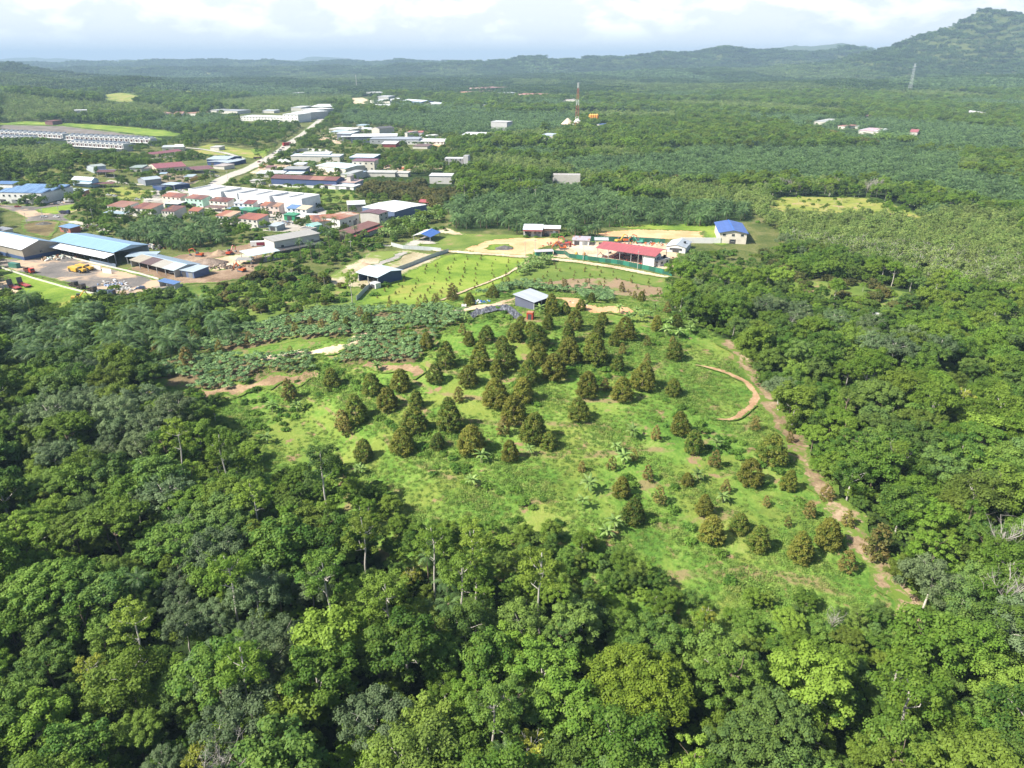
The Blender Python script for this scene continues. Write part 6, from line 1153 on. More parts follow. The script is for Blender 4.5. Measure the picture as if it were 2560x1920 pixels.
V = []; g_ = gg_ = np.random.default_rng(3); O = smooth_path(outer, 5); N_ = smooth_path(inner, 5)
for i in range(len(O)):
    for j in range(6):
        t = j / 5 * .72; q = O[i] * (1 - t) + N_[i] * t; V.append((q[0], q[1], float(H(*q)) + .9 * (1 - t) + .2 + abs(g_.normal()) * .34 * (1 - t * .6)))
I = np.arange(len(V)).reshape(len(O), 6); F = np.stack([I[:-1, :-1].ravel(), I[:-1, 1:].ravel(), I[1:, 1:].ravel(), I[1:, :-1].ravel()], 1)
o = link('pond_liner', qmesh('pond_liner', np.array(V), F, [liner_mat()])); tag(o, 'crumpled grey plastic liner round the overgrown pond', 'liner')
# ---------------------------------------------------------------- planting
NAMES = {'broad': 'broadleaf_tree', 'bright': 'light_green_tree', 'grey': 'feathery_tree', 'olive': 'round_tree', 'tall': 'tall_tree', 'rubber': 'rubber_tree',
         'durian': 'orchard_tree', 'durlite': 'young_orchard_tree', 'durdark': 'fruit_tree', 'sapling': 'sapling', 'dead': 'bare_tree', 'shrub': 'shrub', 'palm': 'oil_palm', 'coco': 'coconut_palm', 'banana': 'banana_plant', 'crop': 'crop_plant', 'rain': 'umbrella_tree', 'yellow': 'yellow_tree'}
PART = {'palm': 'fronds', 'coco': 'fronds', 'banana': 'leaves', 'crop': 'leaves'}
g = gg(130)
proto('rain', crown_mesh('crown', M_durdark, g, 14, 9, 4.5, 150, 2.2, 60, .9, low=.1), limb_mesh('trunk', barkm, g, 11, .8, 9, 11, 3))
g = gg(131)
proto('rain', crown_mesh('crown', M_broad, g, 11, 8, 5.5, 120, 2.2, 60, .9, low=.3), limb_mesh('trunk', barkm, g, 11, .7, 9, 9, 3))
_pid = {}
HM = [('the farm shed',1330,760),('the red hut',1325,790),('the overgrown pond',1220,790),('the pale hill track',1170,765),('the orange hill track',1500,775),('the orange loop track',1880,980),('the upper bend of the long track',1850,860),('the wood corner above the loop',1780,800),('the middle of the long track',2080,1100),('the lower part of the long track',2200,1330),('the lone banana clump',1560,1140),('the twin banana plants',1490,1250),
 ('the left grass edge',700,1000),('the biggest orchard tree',1180,1100),('the left end of the orchard',850,1040),('the middle of the orchard',1350,1000),('the top of the orchard',1400,860),('the right side of the orchard',1620,1000),('the foot of the slope',1850,1400),('the grassy terrace gap',850,870),('the left crop end',430,920),('the lower crop rows',620,930),('the middle crop rows',800,800),('the crop edge by the orchard',1040,900),('the oil palm edge',560,800),('the lone slender tall tree',880,760),('the crops left of the farm shed',1180,735),('the crops right of the farm shed',1450,745),('the wood end of the crop strip',1560,750),
 ('the white fence curve',960,700),('the pavilion corner of the field',1100,645),('the field path',1180,690),('the green gate hut',1370,640),('the long hoarding',1500,660),('the lane end',1640,710),('the bananas between the fields',1310,670),('the bare half of the brown field',1480,705),('the yard wall of the oil palms',620,690),('the scrub below the concrete hall',720,650),('the bright blue roof',1850,600),('the row of bare trees',2000,480),('the white strip roof',2160,790),('the far lawn corner',2000,700),('the far lawn end',2300,750),('the banana patch',1000,620),('the brown fruit tree block',1010,460),('the grey block shed',1090,440),('the small red roof',1060,500),('the mango shaped tree row',900,440),('the rim of the far sand lot',1500,430)]
def hmark(x, y, z=1.0): u, v = (float(q_) for q_ in proj(x, y, float(H(x, y)) + z)); return min(HM, key=lambda m_: (m_[1] - u) ** 2 + ((m_[2] - v) * 1.4) ** 2)[0]
def plant(kind, x, y, sc=1.0, label='', group=None, rz=None, i=None, cat=None):
    if group and ' near ' not in label and kind in ('durian', 'durlite', 'sapling', 'crop', 'banana', 'durdark', 'coco') and ' in the far' not in label:
        w_ = 'small' if sc < .7 else 'mid sized' if sc < .95 else 'large'; n_ = {'durian': 'bushy coppery green fruit tree', 'durlite': 'young coppery fruit tree', 'sapling': 'field sapling with its shadow', 'crop': 'blue green crop plant', 'banana': 'banana plant with drooping leaves', 'durdark': 'dark brownish fruit tree', 'coco': 'slim coconut palm'}[kind]
        hm_ = hmark(x, y); label = f'{w_} {n_} near {hm_}'; group = f'{n_}s near {hm_}'
    ps = CROWN[kind]; i = rnd.randrange(len(ps)) if i is None else i % len(ps)
    cr, tr = ps[i]; rz = rnd.uniform(0, 6.28) if rz is None else rz
    e = empty(NAMES[kind], x, y, rz, None, label, cat or ('plant' if kind in ('banana', 'crop', 'shrub') else 'palm tree' if kind in ('palm', 'coco') else 'tree'), group)
    e.rotation_euler.x = rnd.gauss(0, .05) if kind in ('durian', 'durlite', 'durdark', 'banana', 'dead') else 0; e.rotation_euler.y = rnd.gauss(0, .05) if kind in ('durian', 'durlite', 'durdark', 'banana') else 0
    e.scale = (sc * rnd.uniform(.93, 1.07), sc * rnd.uniform(.93, 1.07), sc)
    if cr: c = link(PART.get(kind, 'crown'), cr, e)
    else: c = None
    t = link('stem' if kind in ('banana', 'crop', 'shrub') else 'trunk', tr, e)
    if cr: _pid.setdefault((kind, i), c)
    return e
def scatter(name, kinds, pts, label=None):
    """one geometry-node object that instances the real crowns of the trees above on points"""
    objs = [_pid[k] for k in kinds if k in _pid]
    n = len(pts); P_ = np.array([p[:3] for p in pts]); me = bpy.data.meshes.new(name)
    me.vertices.add(n); me.vertices.foreach_set('co', P_.astype(np.float32).ravel())
    for nm, tp, arr in (('idx', 'INT', nrg.integers(0, len(objs), n).astype(np.int32)), ('rz', 'FLOAT', nrg.uniform(0, 6.28, n).astype(np.float32)), ('sc', 'FLOAT', np.array([p[3] for p in pts], np.float32))):
        a = me.attributes.new(nm, tp, 'POINT'); a.data.foreach_set('value', arr)
    o = link(name, me); ng = bpy.data.node_groups.new(name, 'GeometryNodeTree')
    ng.interface.new_socket('Geometry', in_out='INPUT', socket_type='NodeSocketGeometry'); ng.interface.new_socket('Geometry', in_out='OUTPUT', socket_type='NodeSocketGeometry')
    N = ng.nodes; L = ng.links; gi = N.new('NodeGroupInput'); go = N.new('NodeGroupOutput'); ip = N.new('GeometryNodeInstanceOnPoints'); jn = N.new('GeometryNodeJoinGeometry')
    for ob in reversed(objs):
        oi = N.new('GeometryNodeObjectInfo'); oi.inputs['Object'].default_value = ob; oi.inputs['As Instance'].default_value = True; L.new(oi.outputs['Geometry'], jn.inputs[0])
    def na(nm, tp): q = N.new('GeometryNodeInputNamedAttribute'); q.data_type = tp; q.inputs[0].default_value = nm; return q.outputs[0]
    cz = N.new('ShaderNodeCombineXYZ'); L.new(na('rz', 'FLOAT'), cz.inputs[2])
    L.new(gi.outputs[0], ip.inputs['Points']); L.new(jn.outputs[0], ip.inputs['Instance']); ip.inputs['Pick Instance'].default_value = True
    L.new(na('idx', 'INT'), ip.inputs['Instance Index']); L.new(cz.outputs[0], ip.inputs['Rotation']); L.new(na('sc', 'FLOAT'), ip.inputs['Scale']); L.new(ip.outputs[0], go.inputs[0])
    o.modifiers.new('scatter', 'NODES').node_group = ng
    return tag(o, label, kind='stuff')
def hgt(u, v, base, px):   # metres for a photo height in pixels at a ground point
    x, y = base; r = math.sqrt(x * x + y * y + (CAMZ - float(H(x, y))) ** 2); return px * r / FPX
placed = []
def far_from(x, y, d): return all((x - a) ** 2 + (y - b) ** 2 > d * d for a, b in placed)

# --- hill orchard: every tree from the photograph (crop, x, base y, height)
OT = [('o2', [(560,65,115),(680,185,160),(895,190,160),(1065,190,165),(1265,170,160),(1210,280,155),(1380,260,190),(1470,150,175),(1640,160,200),(1780,205,110),(2150,130,130),(1940,320,170),(1590,370,170),(1810,390,150),(2140,360,120),(1000,430,180),(1010,245,115),(820,300,150),(610,280,125),(390,330,160),(210,350,140),(310,455,165),(110,540,190),(480,600,190),(490,440,120),(710,590,210),(1170,400,170),(1120,540,190),(1230,660,215),(1340,700,130),(845,730,215),(1095,780,140),(625,700,120),(400,740,190),(150,780,155),(1540,520,150),(2190,610,150),(1805,1010,140),(1880,1180,175),(1275,60,150)]),
      ('o3', [(85,340,150),(585,410,190),(450,545,170),(690,580,125),(45,550,95),(150,740,140),(200,920,180),(380,850,140),(495,970,170),(765,1040,180),(950,950,190),(20,200,110)]),
      ('o6', [(1370,650,135),(1980,400,130),(1590,260,100),(1460,260,75)]),
      ('c5', [(105,940,110),(260,990,120),(455,930,120),(975,1070,180),(1215,1030,110),(1160,1190,170),(930,1190,130),(1410,1150,115),(1370,1250,140),(1870,1200,130),(2040,1170,110),(1740,950,90),(1310,960,90),(1600,1280,190),(650,1290,170),(850,1320,180),(1110,1300,160),(1080,1378,130),(1500,1330,120),(700,1180,110),(1090,1060,110),(1300,1330,110),(780,1230,120),(540,1370,140),(400,1300,150),(250,1330,130)])]
LT = [('o2', [(1050,620,135),(1975,160,80),(1815,100,75),(2030,650,100),(1740,840,95),(1890,780,80),(1980,910,105),(2055,1060,125),(1555,850,80),(760,400,110),(30,620,125),(1700,330,90)]),
      ('o3', [(215,440,115),(555,690,75),(825,760,115),(690,820,70),(1070,820,115),(1235,1030,235),(1065,1110,140),(935,650,115),(480,200,95),(705,280,75),(290,600,90)]),
      ('o6', [(1090,730,115),(435,520,100),(385,410,85),(490,350,60),(1090,265,60),(1130,305,60),(1395,240,70),(1545,205,65),(1300,290,65),(835,370,65),(640,420,65),(1430,920,115),(1230,250,55),(1785,150,50),(1735,130,42),(1925,160,60),(1965,120,50),(2025,105,55),(2140,90,90),(240,440,70),(1100,440,50)]),
      ('c5', [(585,820,85),(955,840,80),(1080,850,95),(1380,850,75),(1570,870,90),(1680,930,75),(1960,1050,95),(1790,1340,95),(2010,1340,95),(190,1240,100),(820,810,60),(2110,980,60),(1260,790,40)])]
for kind, tab, lab, grp in (('durian', OT, 'dense bushy fruit tree with coppery green leaves on the grassy hill', 'coppery fruit trees of the hill orchard'),
                            ('durlite', LT, 'small young fruit tree with light coppery leaves on the hill', 'young fruit trees of the hill orchard')):
    for k, rows in tab:
        for (x, yb, hp) in rows:
            u, v = P(k, x, yb - hp * .06); q = gp(u, v)
            if not far_from(q[0], q[1], 2.2): continue
            hm = hgt(u, v, q, hp / CR[k][2]); placed.append(tuple(q))
            plant(kind, q[0], q[1], max(.35, hm / (6.7 if kind == 'durian' else 4.6)) * (1.3 if k == 'o6' and kind == 'durlite' else 1), lab, grp)
BN = [('o2', [(910,790),(850,940),(1215,740),(1775,720),(1825,800),(1880,630),(1560,1080),(1600,970),(1720,1280),(1765,1225),(250,200),(150,870)]), ('o3', [(235,320),(275,660),(110,520)]), ('o6', [(980,800),(1140,800),(950,1000),(1540,1200),(1655,540)]),
      ('c5', [(1550,1055),(1700,1060),(1765,1090),(1860,1030),(1955,1240),(2050,1010),(2140,1110),(2160,1230),(2090,1060),(1730,1120),(2190,1180),(1990,1160),(2060,1260),(1640,1120),(1820,1090),(2230,1090),(2290,1150),(2200,1010),(860,1060),(220,1130)])]
for k, rows in BN:
    for (x, y_) in rows:
        q = gp(*P(k, x, y_)); plant('banana', q[0], q[1], rnd.uniform(.95, 1.35), 'green banana plant with long drooping leaves on the orchard hill', 'banana plants of the hill orchard')
BR = PP('c5', (650,720),(780,600),(900,575),(985,600),(800,700),(700,745)); BG = PP('z3', (1380,960),(1370,850),(1550,770),(1760,760),(1900,640),(2212,560),(2212,760),(1950,800),(1750,950),(1500,990))
def fill(poly, sp, jit=.35, rot=0.0, z=0.0):
    w = np.array([gp(u, v) for u, v in poly]); lo, hi = w.min(0), w.max(0); out = []
    for a in np.arange(lo[0] - 5, hi[0] + 5, sp):
        for b in np.arange(lo[1] - 5, hi[1] + 5, sp):
            x, y = a + rnd.uniform(-jit, jit) * sp, b + rnd.uniform(-jit, jit) * sp
            if inpoly(x, y, w): out.append((x, y))
    return out
for x, y in fill(BR, 3.4): plant('banana', x, y, rnd.uniform(1.1, 1.5), 'banana plant in the clump between the two fenced fields', 'banana plants between the fields')
for x, y in fill(BG, 5.2):
    if not blocked(x, y, 1): plant('banana', x, y, rnd.uniform(1.2, 1.8), 'banana plant in the patch behind the workshops', 'banana plants behind the workshops')

# --- crop rows
CPOLY = [PP('o6', (440,400),(700,290),(900,240),(1100,190),(1300,150),(1500,140),(1700,150),(2200,130),(2230,200),(2050,300),(1900,480),(1380,490),(1450,370),(1520,320),(1300,330),(1100,335),(900,370),(600,420)),
         PP('o6', (150,520),(280,460),(500,450),(900,430),(1000,440),(1240,420),(1260,540),(1000,580),(830,640),(600,680),(430,650),(250,620)),
         PP('c5', (300,900),(520,830),(680,790),(860,790),(880,830),(1100,850),(1300,830),(1480,860),(1500,960),(1300,960),(1150,880),(960,870),(680,850),(400,905))]
cp = []
for pl in CPOLY: cp += [q for q in fill(pl, 2.35, .3) if far_from(q[0], q[1], 1.6)]
cp = [q for q in cp if not blocked(q[0], q[1], 1.5)]
cp.sort(key=lambda q: q[1] + abs(q[0]) * .3)
cp = [q for q in cp if math.sin(q[0] * .21 + q[1] * .13) + math.sin(q[1] * .31) > -1.2]
for x, y in cp[:300]: plant('crop', x, y, rnd.uniform(.75, 1.2), 'blue green leafy crop plant with thin stems on the terraced slope', 'crop plants on the terraced slope')
if len(cp) > 300: scatter('crop_field', [('crop', i) for i in range(4)], [(x, y, float(H(x, y)), rnd.uniform(.85, 1.25)) for x, y in cp[300:]], 'blue green leafy crop covering the upper terraces')

# --- saplings in the fenced fields
F1 = PP('A', (800,650),(840,610),(965,560),(1020,550),(1100,560),(1160,572),(1060,630),(960,650)); F2 = PP('A', (1140,620),(1190,572),(1300,578),(1430,606),(1430,648),(1250,632))
for poly, lab, grp in ((F1, 'tiny sapling casting a shadow on the bright green field', 'saplings in the bright green field'), (F2, 'tiny sapling on the brown and green field beside the lane', 'saplings in the brown field')):
    for x, y in fill(poly, 7.2, .22): plant('sapling', x, y, rnd.uniform(.55, 1.15), lab, grp)
# --- small orchards behind
FT = [('c4', [(280,1340,120),(390,1385,130),(555,1340,80),(875,1280,90),(985,1295,85),(90,1310,150),(330,1120,130),(440,1100,130),(555,1190,110),(640,1130,110),(940,1130,110),(60,1190,100),(550,1090,100),(130,1210,90),(1090,1175,80),(430,1165,80),(820,1190,60),(740,1240,50),(215,1385,60),(640,1382,80),(700,1050,70),(800,1080,60),(860,1110,70),(1280,1180,60),(720,1382,70),(940,1320,60),(20,1382,110),(300,1260,60)])]
for k, rows in FT:
    for (x, yb, hp) in rows:
        u, v = P(k, x, yb); q = gp(u, v); plant('durdark', q[0], q[1], hgt(u, v, q, hp / 3.456) / 7.2, 'dark fruit tree on the lawn beside the oil palms', 'fruit trees on the lawn beside the oil palms')
for (x, yb, hp) in [(610,640,95),(685,610,105),(745,650,95),(805,700,85),(1010,700,95),(1045,775,95),(1090,680,70),(1240,695,85),(1250,780,95),(1300,750,95),(1380,840,95),(1480,815,105),(660,670,75),(640,560,70),(540,490,75),(650,480,65),(950,655,70),(860,765,70),(720,590,60),(1150,800,80),(800,560,60),(590,560,70),(560,600,80)]:
    u, v = P('c7', x, yb); q = gp(u, v); plant('durdark', q[0], q[1], hgt(u, v, q, hp / 2.572) / 7.4, 'reddish brown fruit tree on the lawn beyond the track wood', 'reddish fruit trees on the far lawn')
for x, y in fill(PP('A', (1650,432),(1870,430),(1990,472),(1900,468),(1660,460)), 13, .4): plant('bright', x, y, rnd.uniform(.22, .42), 'small light tree standing in the dry yellow field', 'small trees in the dry yellow field')
for x, y in fill(PP('c7', (600,690),(1100,665),(1480,740),(1400,840),(900,770)), 9, .4): plant('bright', x, y, rnd.uniform(.2, .34), 'small bright bush on the far lawn of reddish trees', 'small bushes on the far lawn')
# --- bare trees
for k, x, yb, hp, lab in [('c7',480,95,75,0),('c7',555,100,85,0),('c7',640,85,100,0),('c7',700,100,100,0),('c7',745,105,95,0),('c7',790,95,95,0),('c7',930,90,55,0),('c7',990,85,95,0),('c7',1195,110,115,0),('c7',1225,110,110,0),('c7',1262,110,110,0),
                          ('o3',2095,1420,430,'large bare pale tree at the wood edge beside the dirt track end'),('o5',1880,1260,215,'bare twisted tree below the round olive crown'),('c7',690,960,160,'bare grey tree at the corner of the track wood'),('c7',1270,1190,200,'leaning bare tree in the wood beside the white strip'),('o3',1000,1400,190,'bare branching tree at the lower orchard edge'),('o5',1830,700,190,'bare fan shaped tree behind the round olive crown'),('o6',700,480,0,'')]:
    if not hp: continue
    u, v = P(k, x, yb); q = gp(u, v, 0 if not lab else 4); plant('dead', q[0], q[1], hgt(u, v, q, hp / CR[k][2]) / 11.5, lab or 'bare pale tree in the line along the dry field', None if lab else 'bare trees along the dry field')
# --- tall pale-stemmed trees above the wood; (crop, x, y) of the lowest visible stem
TALL = [('o6',400,1130,'leaning tall tree with a bent white stem at the upper left wood'),('o6',685,1200,'tall tree with a straight pale stem beside the orchard grass'),('o6',1320,1305,'tall tree whose white stem rises over a vine covered crown'),('o2',165,1440,'tall tree with slim stem below the orchard, leftmost of the white stemmed row'),('o2',600,1500,'tall tree with the straightest white stem in the middle of the row'),
        ('o5',790,380,'tall tree with a kinked and leaning white stem'),('o5',868,185,'thin tall tree just beside the kinked white stem'),('o5',1290,405,'tall spreading tree whose pale stem forks high, rightmost of the row'),('o5',312,510,'shorter tall tree with grey stem beneath the white stemmed row'),('o1',1650,1185,'bright green tall tree with short white stem in the dark hollow'),
        ('o4',1500,375,'tall tree with curved white stem in the lower left wood'),('o4',2110,400,'tall tree with thick pale stem beside palm fronds in the wood'),('o4',905,710,'thin tall tree with small grey crown in the lower left wood'),('o4',1612,1000,'tall grey green tree with slender stem near the lower edge'),('o5',992,1250,'tall grey tree with white stem near the lower middle edge')]
for i, (k, x, y_, lab) in enumerate(TALL):
    q = gp(*P(k, x, y_), 7.0); e = plant('tall', q[0], q[1], rnd.uniform(.84, 1.0), lab, i=i); placed.append(tuple(q))
q = gp(1600, 1690, 11); plant('olive', q[0], q[1], .95, 'large round olive green tree crown in the lower wood', i=0); placed.append(tuple(q)); OLV = q
u, v = P('c4', 1183, 1345); q = gp(u, v); plant('tall', q[0], q[1], hgt(u, v, q, 110) / 23.5, 'lone slender tall tree beside the blue roofed field shed', i=2)
for k, x, yb, sc, lab in [('z6',1930,830,1.25,'large dark tree beside the end of the green hoarding'),('z6',2060,760,1.3,'large brownish tree behind the dark tree by the green hoarding'),('z6',2180,900,1.1,'broad tree below the brownish tree at the lane end'),('c1',530,1370,1.1,'large leafy tree between the forecourt and the rusty houses'),('c3',760,590,1.25,'big rounded tree beside the tarmac forecourt'),('c3',480,400,1.1,'dark tree behind the curved shop house'),('c1',1075,1290,.95,'round tree standing in the village green')]:
    q = gp(*P(k, x, yb)); plant('broad', q[0], q[1], sc, lab)
for k, x, yb, sc, lab in [('c8',1640,690,1.25,'wide dark umbrella tree above the oil palms'),('c6',950,900,.95,'wide umbrella tree before the red roofed hamlet'),('c6',1180,960,1.0,'dark umbrella tree beside the hamlet palms'),('c6',1300,930,1.1,'spreading umbrella tree in the dark cluster before the hamlet'),('c6',1450,940,1.0,'umbrella tree at the outer end of the dark cluster'),('c2',1960,310,1.1,'huge round tree in the distant town'),('c1',1080,1050,.5,'low rounded tree between the red roof and the terraces')]:
    q = gp(*P(k, x, yb)); plant('rain', q[0], q[1], sc, lab)
for x, y_ in [(945,700),(1035,720),(985,860),(1120,840),(740,950),(830,960),(1000,800),(900,930),(1210,760)]:
    q = gp(*P('c4', x, y_)); plant('coco', q[0], q[1], rnd.uniform(.85, 1.15), 'slim coconut palm beside the old concrete workshops', 'coconut palms beside the old concrete workshops')
for k, x, y_, sc, lab in [('o4',1270,1290,.8,'yellow leaved tree at the bottom edge beside bare twigs'),('o5',1230,1250,.9,'yellow green tree left of the round olive crown base'),('o3',190,1230,.5,'small yellow flowering tree at the foot of the grass'),('o5',450,80,.6,'small yellow topped tree between the white stems'),('c7',1830,1370,1.0,'yellowish tree beside the dark gap in the right wood'),('o1',900,300,.8,'yellowish tree at the top of the left wood'),('o4',560,720,.8,'yellow green tree in the lower left wood')]:
    q = gp(*P(k, x, y_), 10); plant('yellow', q[0], q[1], sc, lab); placed.append(tuple(q))
for i, (k, x, y_) in enumerate([('o5',590,400),('o5',700,440),('o5',870,400),('o5',690,300),('o5',470,1330),('o5',1060,1370),('o4',1790,310),('o4',900,280),('o4',20,420),('o5',1790,1120),('o3',2150,1330),('o2',560,1400)]):
    q = gp(*P(k, x, y_), 8); plant('coco', q[0], q[1], rnd.uniform(.75, .95), ['palm with arching fronds just below the straightest white stem', 'palm with drooping fronds beneath the kinked white stem', 'upright young palm right of the kinked white stem', 'palm half hidden left of the kinked white stem', 'yellowish palm at the bottom edge below the grey crown', 'pale palm at the bottom edge near the white stem', 'palm with pale fronds between the curved and thick stems', 'palm behind the curved white stem', 'palm tip at the left frame edge', 'palm at the base of the round olive crown', 'palm near the large bare tree at the wood edge', 'palm between the first two white stems'][i], i=i)
for k, x, y_, sc, lab in [('o4',1440,1400,.9,'bare twiggy tree at the bottom edge by the yellow tree'),('o1',760,420,.8,'bare grey branches in the upper left wood'),('o1',430,1190,.7,'bare forked tree in the left wood'),('o5',150,1200,.6,'pale branched tree at the lower edge under the white stems'),('o3',1430,350,.8,'bare branches poking through the right wood'),('o3',1950,530,.8,'curled bare branches in the right wood'),('o3',2080,880,1.0,'long leaning bare stem at the dark gap on the right'),('c7',960,1110,.8,'pale bare tree amid the track wood')]:
    q = gp(*P(k, x, y_), 9); plant('dead', q[0], q[1], sc * 1.35, lab)

# --- woods and plantations
def zone(u, v):
    if v > 1560: return 'in the lowest wood ' + ('at the lower left' if u < 850 else 'below the white stems' if u < 1600 else 'at the lower right')
    if v > 1180: return ('in the dark hollow left of the orchard' if u < 900 else 'below the orchard grass' if u < 1900 else 'beside the dirt track')
    if v > 860: return ('on the wooded slope left of the crops' if u < 900 else 'in the thick wood right of the dirt track')
    if v > 560: return ('around the machine yards' if u < 1300 else 'in the wood behind the track')
    if v > 430: return ('around the workshops' if u < 1100 else 'in the wood beyond the fields')
    return 'in the far plain'
def noisef(x, y, s, o=0): return math.sin(x / s + o) * math.sin(y / s * 1.13 + o * 2.1) + .6 * math.sin(x / s * 2.3 + y / s * 1.7 + o) 
def allow(u, v, tu, tv, x, y):
    for pl in NOTREE:
        if inpoly(tu, tv, pl) or inpoly(u, v, pl): return False
    return True
pts = {}
def add(kind, x, y, sc, u, v): pts.setdefault(kind, []).append((x, y, sc, u, v))
def allin(polys, u, v):
    u = np.asarray(u); r = np.zeros(u.shape, bool)
    for pl in polys: r |= inpoly(u, v, pl)
    return r
bands = [(52, 250, 6.6), (250, 430, 6.6), (430, 900, 7.8), (900, 1500, 11.0), (1500, 2300, 15.0)]
for (ya, yb, s0) in bands:
    y0 = ya
    gy_, gx_ = np.meshgrid(np.arange(ya, yb, s0), np.arange(-.88 * yb - 50, .88 * yb + 50, s0))
    x = gx_.ravel() + nrg.uniform(-.38, .38, gx_.size) * s0; y = gy_.ravel() + nrg.uniform(-.38, .38, gx_.size) * s0
    k = np.abs(x) < .84 * y + 45; x, y = x[k], y[k]; z = H(x, y)
    u, v = proj(x, y, z); sml = inpoly(u, v, TOWN)
    hc = np.where(sml, 5.0, 11.0); hp = np.full(len(x), 6.0)
    tu, tv = proj(x, y, z + hc); pu_, pv_ = proj(x, y, z + 5.5)
    palm = allin(Z['palm'], pu_, pv_); dd = allin(Z['durdark'], pu_, pv_); rb = allin(Z['rubber'], pu_, pv_); br = allin(Z['bright'], pu_, pv_)
    lu, lv = proj(x, y, z + np.where(sml, 7, 17.0)); mu, mv = proj(x, y, z + np.where(sml, 7, 20.5))
    no = allin(NOTREE, np.where(palm | dd | rb, pu_, tu), np.where(palm | dd | rb, pv_, tv)) | allin(NOTREE, u, v) 
    du = 5.5 * FPX / np.sqrt(x * x + y * y + 1e4)
    orch = inpoly(tu + du, tv, ORCH) | inpoly(tu - du, tv, ORCH) | inpoly(lu + du * .8, lv, ORCH) | inpoly(lu - du * .8, lv, ORCH) | inpoly(mu, mv, ORCH) | inpoly(mu + du * .5, mv, ORCH) | inpoly(mu - du * .5, mv, ORCH) | inpoly(u, v, ORCH) | inpoly(tu, tv, ORCH) | inpoly(lu, lv, ORCH) | inpoly(u, v, CROPZ) | inpoly(tu, tv, CROPZ) | inpoly(u, v, LANE) | inpoly(tu, tv, LANE) | allin(CPOLY, u, v) | allin([SPARSE], u, v) | allin([SPARSE], pu_, pv_)
    for i in range(len(x)):
        if tv[i] > 2300 or not -500 < tu[i] < 3060: continue
        if orch[i] and not no[i] and y[i] < 430 and not (inpoly(u[i], v[i], ORCH) or inpoly(pu_[i], pv_[i], ORCH) or inpoly(u[i], v[i], CROPZ) or inpoly(u[i], v[i], LANE) or inpoly(pu_[i], pv_[i], LANE) or allin(CPOLY, u[i], v[i])) and nrg.random() < .8:
            add('broad' if nrg.random() < .6 else 'bright', x[i], y[i], nrg.uniform(.3, .5), u[i], v[i]); continue
        if no[i] or (orch[i] and not (palm[i] and not inpoly(u[i], v[i], ORCH) and u[i] < 620)): continue
        if blocked(x[i], y[i], 2.5 if sml[i] else 4): continue
        X, Y = x[i], y[i]
        if Y > 560 and any(abs(X * q_[2] / Y - q_[0]) < q_[1] and q_[2] - q_[3] < Y < q_[2] + 2 for q_ in VIEW):
            if nrg.random() < .75: add('broad', X, Y, nrg.uniform(.22, .38), u[i], v[i])
            continue
        if palm[i]: 
            if nrg.random() < (.56 if Y < 430 else .72 if Y < 900 else .85): add('palm', X, Y, nrg.uniform(.9, 1.2) * (1 if Y < 900 else s0 / 8.6), u[i], v[i])
        elif dd[i]: add('durdark', X, Y, nrg.uniform(.95, 1.35), u[i], v[i])
        elif rb[i]:
            if Y > 900: add('rubber', X, Y, s0 / 7.5, u[i], v[i])
            else: add('rubber', X, Y, nrg.uniform(.85, 1.25), u[i], v[i]); add('rubber', X + 3, Y + nrg.uniform(2, 4), nrg.uniform(.8, 1.1), u[i], v[i])
        elif br[i]: add('bright' if nrg.random() < .5 else 'rubber' if nrg.random() < .4 else 'broad', X, Y, nrg.uniform(.6, .95), u[i], v[i])
        elif Y < 430:
            if sml[i]: 
                if nrg.random() < .55: add('broad', X, Y, nrg.uniform(.3, .55), u[i], v[i])
                continue
            if not far_from(X, Y, 4.0) or math.hypot(X - OLV[0], Y - OLV[1]) < 10: continue
            n = noisef(X, Y, 26) + nrg.normal() * .5
            kd = 'grey' if n > 1.05 else 'bright' if n < -1.0 else 'broad'
            edge = 1.0 if v[i] > 900 else .85
            
            if nrg.random() > .08: add(kd, X, Y, nrg.uniform(.55, 1.18) * edge, u[i], v[i])
        else:
            n = noisef(X, Y, 60 if Y < 900 else 190, 1.7) + nrg.normal() * .25; f = s0 / 7.8
            if sml[i]:
                if nrg.random() < .8: add('broad', X, Y, nrg.uniform(.4, .75) * f, u[i], v[i])
            elif n > .62: add('palm', X, Y, nrg.uniform(.9, 1.15) * f, u[i], v[i])
            elif n < -.5: add('rubber', X, Y, nrg.uniform(1.0, 1.4) * f, u[i], v[i])
            else: add('bright' if nrg.random() < .2 else 'broad', X, Y, nrg.uniform(.6, 1.05) * f, u[i], v[i])
